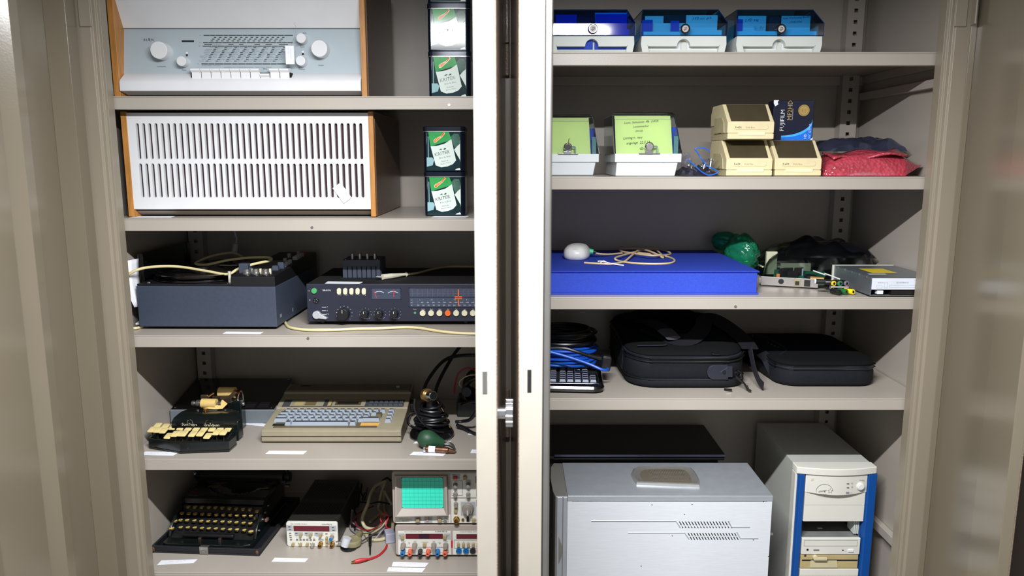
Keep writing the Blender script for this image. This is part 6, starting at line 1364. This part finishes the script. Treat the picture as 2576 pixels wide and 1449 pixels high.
tag(obj('blue_cable_end', M().tube([tuple(Q(x, y, Y)) for x, y, Y in ((1380, 884, 1.585), (1430, 898, 1.578), (1480, 915, 1.572), (1512, 929, 1.565), (1524, 931, 1.568), (1530, 928, 1.580))], .0032, 8), BLC), 'loose blue cable end crossing in front of coil and keyboard', 'cable')
tag(obj('blue_cable_loop', M().tube([tuple(Q(x, y, 1.80)) for x, y in ((1370, 832), (1400, 823), (1430, 822), (1455, 830), (1470, 850), (1478, 880))], .0030, 8), BLC), 'blue cable loop rising behind the black coil', 'cable')
t = thing('cord_plug', 'black mains connector hanging off the coil beside the laptop bag', 'plug', tuple(Q(1522, 915, 1.60)))
obj('cord', M(t).tube([tuple(Q(x, y, Y)) for x, y, Y in ((1385, 876, 1.60), (1420, 876, 1.595), (1455, 886, 1.592), (1480, 895, 1.595))], .0040, 8), CABLE, t); a, b = Q(1478, 894, 1.595), Q(1512, 902, 1.60)
obj('strain_relief', M(t).cyl(a, b, .0048, .0062, 12), CABLE, t, .0008); c = Q(1524, 912, 1.605); obj('connector', M(t).at(tuple(c), (0, .15, 0)).rr(-.011, .011, -.010, .012, [(-.017, .002), (-.014, 0), (.012, 0), (.016, .003)], .004), BLACK, t)
# laptop bag with strap
t = thing('laptop_bag', 'bulky black laptop bag with shoulder strap and leather tab', 'bag', (.385, 1.70, R4))
def bag_body(name, x0, x1, y0, y1, r, prof, m, skew=None):
    g = M(t); g.rr(x0, x1, y0, y1, [(R4+z, i) for z, i in prof], r, 6)
    if skew:
        l = t.location
        g.v = [skew(a+l.x, b+l.y, c+l.z-R4) for a, b, c in g.v]; g.v = [(a-l.x, b-l.y, c+R4-l.z) for a, b, c in g.v]
    return obj(name, g, m, t, ang=50)
def sk(x, y, z): k = (y-1.56)/.30; return (x+(-.012+.020*(x-.24)/.27)*max(0, k)*1.0, y+.012*sin((x-.25)*10)*0, z*(1+.42*max(0, min(1, k))))
bag_body('lower_pocket', .252, .512, 1.566, 1.87, .060, [(.0006, .010), (.004, .003), (.010, 0), (.018, .002), (.0205, .006)], FAB, sk)
bag_body('body', .249, .510, 1.570, 1.87, .060, [(.0185, .004), (.024, .001), (.040, .002), (.057, .001), (.0595, .004)], FAB, sk)
bag_body('zip_band', .250, .508, 1.571, 1.868, .058, [(.058, .006), (.0605, .002), (.065, .002), (.0675, .006)], LEA, sk)
bag_body('top_panel', .252, .506, 1.574, 1.866, .056, [(.066, .004), (.070, .002), (.075, .006), (.079, .018), (.082, .045), (.083, .075)], FABD, sk)
for z, i in ((.0195, .0035), (.0585, .0028), (.0668, .0030)):
    ring = M(); ring.rr(.251+i*0, .509, 1.5685, 1.868, [(R4+z, 0), (R4+z+.0001, 0)], .059, 6); l = t.location
    obj('piping', M(t).tube([tuple(Vector(sk(v[0], v[1], v[2]-R4))+Vector((0, 0, R4))) for v in ring.v[:28]], .0017, 6, 2, True), BLACK, t)
p, q = Q(1552, 868, 1.64), Q(1552, 935, 1.62)
obj('side_gusset', M(t).prism([(.2465, 1.64), (.2465, 1.80), (.2505, 1.80), (.2505, 1.64)], 'z', R4+.022, R4+.075), LEA, t, .001)
# leather tab with triangle rivet and hook
def fp(x, y, Y=1.5675): return Q(x, y, Y)
def outline(pts, y0, y1, m, name, par=t, bev=.0006):
    w_ = [fp(*p) for p in pts]; return obj(name, M(par).prism([(v.x, v.z) for v in w_][::-1], 'y', y0, y1), m, par, bev)
tab = [(1830, 918), (1795, 918)]+[(1795-17*sin(radians(a)), 936-18*cos(radians(a))) for a in range(20, 180, 20)]+[(1795, 954), (1830, 954), (1831, 948), (1842, 948), (1842, 921), (1831, 921)]
tb = outline(tab[::-1], 1.5645, 1.5712, LEA, 'leather_tab')
outline([(1829, 922), (1829, 947), (1810, 935)], 1.5635, 1.5646, mat('leather_shade', (40, 42, 54), .5), 'triangle_patch', t)
w_ = fp(1821, 935); obj('rivet', M(t).lathe([(.0042, 1.5635), (.0036, 1.5615)], (w_.x, 0, w_.z), 'y', 14), BLACK, t)
def fq(x, y, Y): q = Q(x, y, Y); return (q.x, q.y, max(q.z, R4+.0035))
obj('ring_hook', M(t).tube([fq(1849, 938, 1.562), fq(1856, 932, 1.558), (fq(1864, 938, 1.556)), fq(1864, 950, 1.556), fq(1857, 953, 1.558)], .0024, 7, 4).tube([fq(1850, 944, 1.560), fq(1862, 956, 1.556), fq(1872, 965, 1.552), fq(1880, 978, 1.546), fq(1888, 992, 1.540), fq(1884, 982, 1.541), fq(1878, 970, 1.548)], .0023, 7, 4), BLACKG, t)
obj('zip_pull', M(t).tube([fq(1822, 982, 1.552), fq(1832, 984, 1.548), fq(1841, 986, 1.546)], .0026, 7, 3), BLACKG, t); obj('zip_pull', M(t).tube([tuple(Q(x, y, 1.575)) for x, y in ((1790, 889), (1800, 891), (1812, 890))], .0028, 7, 3), BLACKG, t)
def ribbon(pts, wid, th, m, name, up=(0, 0, 1), par=t):
    p = [Vector(a) for a in pts]; sub = []; N = len(p)
    for k in range(N-1):
        a, b, c, d = p[max(0, k-1)], p[k], p[k+1], p[min(N-1, k+2)]
        for q in range(5): s = q/5; sub.append(.5*((2*b)+(c-a)*s+(2*a-5*b+4*c-d)*s*s+(3*b-a-3*c+d)*s**3))
    sub.append(p[-1]); R = []
    for k, q in enumerate(sub):
        d = (sub[min(len(sub)-1, k+1)]-sub[max(0, k-1)]).normalized(); s = d.cross(Vector(up)).normalized(); n_ = s.cross(d)
        R.append([tuple(q+s*wid/2+n_*th/2), tuple(q-s*wid/2+n_*th/2), tuple(q-s*wid/2-n_*th/2), tuple(q+s*wid/2-n_*th/2)])
    return obj(name, M(par).rings(R), m, par)
zt = R4+.088
bt = lambda y, h: R4+.0835*(1+.42*(y-1.56)/.30)+h
ribbon([(.305, 1.70, bt(1.70, .006)), (.335, 1.655, bt(1.655, .006)), (.36, 1.622, bt(1.622, .004)), (.395, 1.622, bt(1.622, .006)), (.425, 1.655, bt(1.655, .016)), (.445, 1.70, bt(1.70, .024)), (.47, 1.715, bt(1.715, .020)), (.498, 1.69, bt(1.69, .008)), (.518, 1.64, bt(1.64, -.004)), (.5185, 1.60, bt(1.60, -.008))], .036, .0022, WEB, 'shoulder_strap', (0, -.6, 1))
ribbon([(.5185, 1.602, bt(1.60, -.006)), (.521, 1.590, zt-.030), (.523, 1.578, R4+.040), (.528, 1.560, R4+.020), (.533, 1.545, R4+.0125)], .020, .0024, WEB, 'strap_end', (1, .15, .2))
obj('strap_ruffle', M(t).tube([(.452, 1.76, bt(1.76, .004)), (.474, 1.74, bt(1.74, .016)), (.482, 1.725, bt(1.725, .010)), (.50, 1.705, bt(1.705, .002)), (.514, 1.66, bt(1.66, -.002))], .010, 8, 4, taper=lambda k: 1-.7*k), FABD, t)
# shoulder pad lying folded on top
g = M(t); R = []
for u in range(9):
    k = u/8; yy = 1.73-.116*k; c = Vector((.304+.050*k, yy, bt(yy, .011+.010*sin(pi*k)))); wd = .021*(1-.2*k**3); th = .0045
    R.append([tuple(c+Vector((wd*cos(a), wd*.35*cos(a), th*sin(a)))) for a in [2*pi*j/12 for j in range(12)]])
g.rings(R[:-2]); obj('shoulder_pad', g, mat('pad_black', (26, 27, 34), .75, spec=.3, bump=.3, bs=1200), t); 
obj('pad_patch', M(t).rings(R[-3:]), mat('grey_patch', (74, 74, 88), .6), t)
obj('handle', M(t).tube([(.27, 1.76, bt(1.76, .0)), (.30, 1.78, bt(1.78, .010)), (.36, 1.79, bt(1.79, .014)), (.42, 1.78, bt(1.78, .012)), (.45, 1.75, bt(1.75, .002))], .010, 8, 4, taper=lambda k: .8+.4*sin(pi*k)), FABD, t)
obj('flap_seam', M(t).tube([(.273, 1.60, bt(1.60, -.001)), (.33, 1.597, bt(1.597, .001)), (.338, 1.61, bt(1.61, .001))], .0012, 6, 4), LEA, t)
# slim laptop sleeve
t = thing('laptop_sleeve', 'slim flat black laptop case at the right end of the shelf', 'bag', (.69, 1.70, R4))
def sk2(x, y, z): k = max(0, (y-1.60)/.25); return (x-.018*k*(1-(x-.58)/.22), y, z*(1+.02*k))
x0, x1, y0, y1 = .5760, .7985, 1.577, 1.862
bag_body('lower_shell', x0, x1, y0, y1, .045, [(.0006, .010), (.003, .004), (.012, .001), (.030, .001), (.0385, .003)], FAB, sk2)
bag_body('zip_band', x0, x1, y0, y1, .045, [(.038, .004), (.0395, .0015), (.0435, .0015), (.045, .004)], LEA, sk2)
bag_body('upper_shell', x0, x1, y0, y1, .045, [(.0445, .003), (.050, .0015), (.054, .005), (.0562, .014), (.0575, .04)], FABD, sk2)
for z in (.0388, .0447):
    ring = M(); ring.rr(x0+.0015, x1-.0015, y0+.0015, y1-.0015, [(R4+z, 0), (R4+z+.0001, 0)], .044, 6)
    obj('piping', M(t).tube([tuple(Vector(sk2(v[0], v[1], v[2]-R4))+Vector((0, 0, R4))) for v in ring.v[:28]], .0015, 6, 2, True), BLACK, t)
obj('pocket_seam', M(t).tube([(.590, 1.80, R4+.0578), (.60, 1.83, R4+.0582), (.618, 1.80, R4+.0582), (.628, 1.72, R4+.0582), (.626, 1.675, R4+.0580), (.608, 1.650, R4+.0578), (.598, 1.64, R4+.057)], .0010, 6, 5), LEA, t)
for k in range(4): obj('pocket_mark', M(t).box(.606+.003*k, .6085+.003*k, 1.70+.014*(3-k), 1.703+.014*(3-k), R4+.0576, R4+.0584), GREYINK, t)
ribbon([(.566, 1.75, R4+.050), (.568, 1.70, R4+.052), (.5725, 1.655, R4+.046), (.577, 1.635, R4+.030), (.583, 1.625, R4+.016)], .022, .0025, WEB, 'handle_strap', (-.8, -.3, .6), t)
# ================================================================= RIGHT CABINET, FLOOR
ALU = mat('brushed_silver', (192, 198, 206), .33, .55, var=.05, vs=40, stretch=(1, 1, 14)); ALUW = mat('white_silver_side', (224, 228, 234), .4, .15, var=.035, vs=30, stretch=(1.5, 1, 22)); BEZ = mat('grey_bezel', (126, 124, 118), .4, .2, var=.05); BEZL = mat('silver_bezel', (176, 180, 188), .35, .4, var=.04)
SZ = .7986
t = thing('silver_computer', 'large silver computer case seen from its side with slotted vents', 'computer', (.33, 1.59, R5))
x0, x1, y0, y1 = .1180, .5540, 1.506, 1.683; zb = R5+.006
g = M(t)
# side panel: plate with two slanted slot fields
obj('side_panel', M(t).box(x0, x1-.001, y0, y0+.0015, zb, SZ-.0135), ALUW, t, .0006)
obj('top_cover', M(t).box(x0, x1, y0-.0008, y1, SZ-.0125, SZ), ALU, t, .0012); obj('top_gap', M(t).box(x0+.01, x1-.012, y0+.0002, y0+.001, SZ-.0140, SZ-.012), DARK, t)
obj('chassis', M(t).box(x0+.002, x1-.002, y0+.0016, y1-.001, zb, SZ-.013), STEEL, t); 
for x in (.15, .5):
    for y in (1.53, 1.66): obj('foot', M(t).cyl((x, y, R5), (x, y, zb), .012), BLACK, t)
g = M(t)                                                    # slots
for (px, py, n, pitch, rowoff) in ((1709, 1312, 17, 7.7, 6), (1731, 1341, 17, 7.3, 6)):
    for k in range(n):
        for r, (a, b) in enumerate(((0, 9.5), (12.5, 16.5)) if py < 1330 and k % 1 == 0 else ((0, 7), (9, 17))):
            sh = lambda yy: (px+k*pitch+(yy)*.55, py+yy)
            v = [Q(sh(a)[0]-1.3, sh(a)[1], y0-.0003), Q(sh(a)[0]+1.3, sh(a)[1], y0-.0003), Q(sh(b)[0]+1.3, sh(b)[1], y0-.0003), Q(sh(b)[0]-1.3, sh(b)[1], y0-.0003)]
            g.add([tuple(q) for q in v], [(3, 2, 1, 0)])
o = obj('vent_slots', g, DARK, t, smooth=False); o['kind'] = 'stuff'
GRV = mat('groove_grey', (176, 182, 190), .4, .2)
for pts in (((1487, 1310.5), (1700, 1310.5), (1711, 1327)), ((1832, 1310), (1840, 1325.5), (1886, 1325.5)), ((1580, 1340), (1722, 1340), (1733, 1356)), ((1853, 1338), (1862, 1354), (1907, 1354))):
    a = [tuple(Q(x, y, y0)) for x, y in pts]; obj('embossed_line', M(t).tube(a, .0014, 6, 1), GRV, t)
for px, py in ((1640, 1270), (1722, 1294), (1741, 1269), (1691, 1348), (1895, 1358), (1933, 1400), (1613, 1424), (1921, 1262)): q = Q(px, py, y0-.0002); obj('paint_chip', M(t).lathe([(.0011, y0-.0004), (.0008, y0)], (q.x, 0, q.z), 'y', 8), INK, t)
obj('case_screw', M(t).cyl((x1-.001, 1.512, .708), (x1+.006, 1.512, .708), .004, n=10), STEEL, t)
# moulded front bezel at the left: curved towards the front of the machine
obj('bezel_frame', M(t).prism([(x0, y0-.001), (x0, y1), (.098, y1+.001), (.090, 1.66), (.086, 1.60), (.088, 1.53), (.092, y0-.001)], 'z', zb, SZ-.001), BEZ, t, .0015)
obj('bezel_strip', M(t).box(.0955, .1075, y0-.003, y0, zb, SZ-.002).box(.1085, x0-.0005, y0-.003, y0, zb, SZ-.002), BEZL, t, .001)
obj('bezel_front', M(t).prism([(.0955, y0-.002), (.086, 1.535), (.080, 1.60), (.081, 1.60), (.088, 1.535), (.0955, y0+.004)], 'z', zb, SZ-.006), BLACKG, t, .0006)
q = [Q(1405+10*sin(pi*k/12)*1.0, 1350+70*k/12, y0-.0032) for k in range(13)]
obj('finger_recess', M(t).prism([(v.x, v.z) for v in q], 'y', y0-.0034, y0-.0028), BEZ, t)
# raised speaker shaped grip on the lid
def T2(x, y): p = P(x, y, SZ); return (p.x, p.y)
out = [(1592, 1186), (1606, 1180), (1660, 1178), (1720, 1179), (1738, 1183), (1747, 1191), (1753, 1200), (1759, 1212), (1760, 1226), (1700, 1224), (1601, 1220), (1593, 1210), (1587, 1197)]
pl = [T2(*p) for p in out]; cen = (sum(p[0] for p in pl)/len(pl), sum(p[1] for p in pl)/len(pl))
sc = lambda k: [(cen[0]+(a-cen[0])*k, cen[1]+(b-cen[1])*k) for a, b in pl]
obj('lid_grip', M(t).rings([[(*p, SZ) for p in sc(1)][::-1], [(*p, SZ+.006) for p in sc(.99)][::-1], [(*p, SZ+.0075) for p in sc(.94)][::-1], [(*p, SZ+.0030) for p in sc(.74)][::-1]]), mat('satin_silver', (186, 184, 180), .3, .7), t)
obj('grip_recess', M(t).poly([(*p, SZ+.0034) for p in sc(.76)]), mat('grip_brown_shade', (128, 120, 104), .4, .4), t)  # shading of the recess painted as a darker brownish fill
g = M(t); random.seed(2)
for j in range(8):
    for k in range(15):
        u = -.62+k*.088+(.044 if j % 2 else 0); v = -.58+j*.165
        if abs(u) < .66: 
            a, b = cen[0]+u*.062+.002, cen[1]+v*.042; g.lathe([(.0011, SZ+.0046), (.0008, SZ+.0062)], (a, b, 0), n=6)
o = obj('grip_studs', g, CHROME, t); o['kind'] = 'stuff'
# -- box the notebook rests on, behind the silver case
t = thing('computer_case', 'dark computer case standing behind the silver one, under the notebook', 'computer', (.30, 1.80, R5))
obj('shell', M(t).box(.05, .49, 1.70, 1.895, R5+.005, SZ-.001), BLACKM, t, .003); obj('foot', M(t).box(.07, .09, 1.72, 1.86, R5, R5+.005), BLACK, t); obj('foot', M(t).box(.45, .47, 1.72, 1.86, R5, R5+.005), BLACK, t)
t = thing('notebook_computer', 'closed black notebook computer lying behind the silver computer lid grip', 'laptop', (.28, 1.77, SZ+.0006))
NB = SZ+.0006
obj('base', M(t).box(.040, .503, 1.694, 1.893, NB, NB+.008), BLACK, t, .0025); obj('lid', M(t).box(.040, .5035, 1.692, 1.895, NB+.0085, NB+.0165), mat('notebook_lid', (14, 15, 18), .45, var=.05), t, .002)
obj('edge_strip', M(t).box(.100, .5030, 1.6905, 1.693, NB+.0105, NB+.0165), mat('slate_edge', (70, 72, 90), .35, .3), t, .0008); obj('hinge_barrel', M(t).cyl((.060, 1.693, NB+.010), (.099, 1.693, NB+.010), .0075, n=14), BLACK, t, .001)
# -- tower computer
t = thing('tower_computer', 'off-white tower computer with blue stripes and an open drive bay', 'computer', (.72, 1.75, R5))
OFW = mat('offwhite_plastic', (222, 220, 210), .45, var=.03, vs=20); TSIDE = mat('grey_white_sheet', (188, 190, 184), .5, var=.03); BSTR = mat('blue_stripe', (8, 74, 150), .45, var=.03); YLW = mat('yellowed_drive', (186, 168, 120), .5, var=.06); DUST = mat('dusty_steel', (150, 152, 150), .5, .4, var=.1)
YF = 1.585
def tq(x, y, Y=YF): return Q(x, y, Y)
xl, xr, zt = .634, .8125, .828
g = M(t); zb = R5+.008
obj('side_sheet', M(t).box(xl+.003, xl+.0045, YF+.028, 1.876, zb, zt-.003), TSIDE, t, .0006); obj('side_sheet', M(t).box(xr-.0045, xr-.003, YF+.028, 1.876, zb, zt-.003), TSIDE, t, .0006)
obj('top_sheet', M(t).box(xl+.003, xr-.003, YF+.028, 1.876, zt-.003, zt-.001), TSIDE, t, .001); obj('back_sheet', M(t).box(xl+.005, xr-.005, 1.874, 1.876, zb, zt-.003), STEEL, t)
for x in (xl+.02, xr-.02):
    for y in (1.63, 1.85): obj('foot', M(t).cyl((x, y, R5), (x, y, zb), .010), BLACK, t)
obj('bottom_sheet', M(t).box(xl+.005, xr-.005, YF+.03, 1.875, zb, zb+.002), STEEL, t)
# front frame: cap, stripes, pale corner rail
n = 10; cap = [(xl, YF+.034), (xl, YF+.006)]+[(xl+.001+(xr-xl-.002)*k/n, YF+.004-.014*sin(pi*k/n)) for k in range(n+1)]+[(xr, YF+.006), (xr, YF+.034)]
obj('top_cap', M(t).prism(cap, 'z', zt-.0165, zt), OFW, t, .0022)
for a, b in (((2008, 2026), 0), ((2181, 2207), 1)):
    p, q = tq(a[0], 1240).x, tq(a[1], 1240).x
    obj('blue_stripe', M(t).prism([(p, YF+.03), (p, YF+.006), (p+.003, YF+.001), (q-.003, YF+.001), (q, YF+.006), (q, YF+.03)], 'z', zb, zt-.017), BSTR, t, .001)
obj('corner_rail', M(t).box(xl-.0005, tq(2008, 1240).x, YF+.010, YF+.032, zb, zt-.017), OFW, t, .001)
pa, pb_ = tq(2026, 1240).x+.0005, tq(2181, 1240).x-.0005; wd = pb_-pa
Z = lambda y: tq(2100, y).z
bulge = lambda d: [(pa, YF+.02), (pa, YF+.003)]+[(pa+wd*k/n, YF+.003-d*sin(pi*k/n)) for k in range(n+1)]+[(pb_, YF+.003), (pb_, YF+.02)]
g = M(t); pl = bulge(.010); zlo = [Z(1239)-.004*sin(pi*min(1, max(0, (p[0]-pa)/wd))) for p in pl]
g.rings([[(*p, z) for p, z in zip(pl, zlo)], [(*p, zt-.0175) for p in pl]]); obj('power_panel', g, OFW, t, .001)
obj('blank_bay', M(t).box(pa+.0005, pb_-.0005, YF+.004, YF+.02, Z(1273)+.0004, Z(1237)), OFW, t, .0008); obj('blank_bay', M(t).box(pa+.0005, pb_-.0005, YF+.004, YF+.02, Z(1314), Z(1273)-.0004), OFW, t, .0008)
obj('drive_cage', M(t).box(pa, pa+.002, YF+.02, 1.80, zb, Z(1314)).box(pb_-.002, pb_, YF+.02, 1.80, zb, Z(1314)), DUST, t)
obj('bay_back', M(t).box(pa, pb_, 1.80, 1.802, zb, zt-.02), DARK, t)
for k in range(3): obj('cage_rail', M(t).box(pb_-.006-.004*k, pb_-.004-.004*k, YF+.016, YF+.05, Z(1352), Z(1318)), mat('rail_white', (206, 214, 206), .5) if k == 0 else bpy.data.materials['rail_white'], t)
ya, yb_ = 1356, 1397                                        # optical drive in the bay
obj('disc_drive', M(t).box(pa+.001, pb_-.003, YF+.004, YF+.011, Z(yb_), Z(ya)), OFW, t, .0012); obj('drive_top', M(t).box(pa+.003, pb_-.005, YF+.011, 1.75, Z(yb_)+.001, Z(ya)-.001), DUST, t)
obj('drive_screw', M(t).box(pa+.055, pa+.066, YF+.05, YF+.056, Z(ya)-.001, Z(ya)-.0004), WHITE, t)
g = M(t); e = .0006
p, q, r, s = pa+.006, pb_-.010, Z(1376), Z(1361)
for a in ((p, q, r, r+e), (p, q, s-e, s), (p, p+e, r, s), (q-e, q, r, s)): g.box(a[0], a[1], YF+.0036, YF+.0042, a[2], a[3])
obj('tray_outline', g, GREYINK, t); obj('jack', M(t).lathe([(.0026, YF+.0034), (.0018, YF+.003)], (tq(2033, 1385).x, 0, Z(1385)), 'y', 12), BLACK, t)
obj('volume_wheel', M(t).box(tq(2048, 1385).x, tq(2062, 1385).x, YF+.0025, YF+.005, Z(1387), Z(1384)), mat('wheel_grey', (120, 122, 126), .5), t, .0004); obj('drive_lamp', M(t).box(tq(2120, 1386).x, tq(2124, 1386).x, YF+.003, YF+.005, Z(1387), Z(1385)), BLACK, t); obj('eject_key', M(t).box(tq(2135, 1386).x, tq(2149, 1386).x, YF+.0015, YF+.005, Z(1390), Z(1384)), WHITE, t, .0008)
yc, yd = 1399, 1433                                         # yellowed floppy drive
obj('floppy_drive', M(t).box(pa+.001, pb_-.004, YF+.006, YF+.02, Z(yd), Z(yc)), YLW, t, .001); obj('floppy_slot', M(t).box(tq(2020, 1410).x, tq(2160, 1410).x, YF+.0052, YF+.008, Z(1414), Z(1411)), DARK, t)
fl = M(t).prism([(tq(2042, 1410).x, Z(1413)), (tq(2108, 1410).x, Z(1413)), (tq(2110, 1430).x, Z(1431)), (tq(2040, 1430).x, Z(1431))], 'y', YF+.0045, YF+.0062); obj('floppy_plate', fl, mat('plate_beige', (206, 196, 160), .5), t, .0005)
obj('floppy_latch', M(t).cyl((tq(2052, 1404).x, YF+.006, Z(1404)), (tq(2052, 1404).x, YF-.002, Z(1404)), .006, n=14).box(tq(2048, 1404).x, tq(2080, 1404).x, YF-.003, YF+.002, Z(1409), Z(1402)), bpy.data.materials['plate_beige'], t, .001)
obj('floppy_lamp', M(t).lathe([(.003, YF+.0056), (.002, YF+.005)], (tq(2028, 1401).x, 0, Z(1401)), 'y', 12), mat('lamp_brown', (90, 50, 40), .4), t)
obj('blank_bay', M(t).box(pa+.001, pb_-.002, YF+.004, YF+.02, Z(1450), Z(1434.5)), OFW, t, .0008); obj('blank_bay', M(t).box(pa+.001, pb_-.002, YF+.004, YF+.02, zb+.002, Z(1451)), OFW, t, .0008)
c = tq(2165, 1224, YF-.003)
k = obj('power_button', M(t).lathe([(.0088, YF+.001), (.0092, YF-.004), (.0078, YF-.0055)], (c.x, 0, c.z), 'y', 24), OFW, t, .0006); obj('button_cap', M(t).lathe([(.0066, YF-.0052), (.006, YF-.0068)], (c.x, 0, c.z), 'y', 22), WHITE, k, .0004)
def onp(x): u = (x-pa)/wd; return YF+.003-.010*sin(pi*max(0, min(1, u)))-.0007
g = M(t)
def fr(px, py, w_, h_, kk=0): p = tq(px, py); y = onp(p.x); g.m(kk).rect(p.x-w_/2, p.x+w_/2, p.z-h_/2, p.z+h_/2, y)
for py in (1214, 1224): fr(2130, py, .0055, .0016)
for py in (1213.5, 1223):
    p = tq(2141, py); g.m(0).tube([(p.x+.0016*cos(a), onp(p.x), p.z+.0016*sin(a)) for a in [2*pi*j/8 for j in range(8)]], .0002, 4, 1, True)
fr(2129, 1236.5, .007, .0045, 1); p = tq(2135, 1237.5); g.m(1).text('intel', .0030, (p.x, onp(p.x), p.z)); p = tq(2175, 1209); g.m(0).text('POWER', .0032, (p.x-.012, onp(p.x-.006)-.0008, p.z))
p = tq(2072, 1231)
g.m(0).tube([(p.x+.0175*cos(a), onp(p.x+.0175*cos(a)), p.z-.002+.0165*sin(a)) for a in [radians(195-d) for d in range(0, 200, 15)]], .00025, 4, 1)
st = [(p.x+.012+(.0062 if j % 2 == 0 else .0027)*sin(2*pi*j/10), p.z-.0005+(.0062 if j % 2 == 0 else .0027)*cos(2*pi*j/10)) for j in range(10)]
g.tube([(a, onp(a), b) for a, b in st], .00022, 4, 1, True); g.text('energy', .0068, (p.x-.014, onp(p.x), p.z-.004), (1, 0, .1), (.2, 0, 1)); g.text('EPA POLLUTION PREVENTER', .0019, (p.x-.016, onp(p.x), p.z-.0095))
fr(2044, 1206, .0065, .0055, 2)
obj('panel_print', g, [INK, GREYINK, mat('sticker_faded', (206, 206, 176), .6)], t, smooth=False)
# ================================================================= groups of like things
for key, phrase in (('biscuit_tin', 'bottle print tins stacked beside radio and loudspeaker'), ('caption_strip', 'white paper caption strips on the left shelves'), ('paper_tag', 'paper tags hanging from the two white units'),
                    ('card_box', 'blue lidded card boxes on the top right shelf'), ('diskette_box', 'smoke lidded diskette boxes with green sheets'), ('disk_case', 'yellowed disk cases in a small pyramid'),
                    ('phono_plug', 'coloured phono plugs in a bundle'), ('plastic_strip', 'white plastic strips among the phono plugs'), ('test_lead', 'leads in the cable heap between counter and oscilloscope'),
                    ('loose_lead', 'black leads around the table microphone'), ('probe_clip', 'black probes in the cable heap'), ('storage_cabinet', 'the two steel storage cabinets')):
    for o in bpy.data.objects:
        if o.parent is None and o.name.split('.')[0] == key: o['group'] = phrase
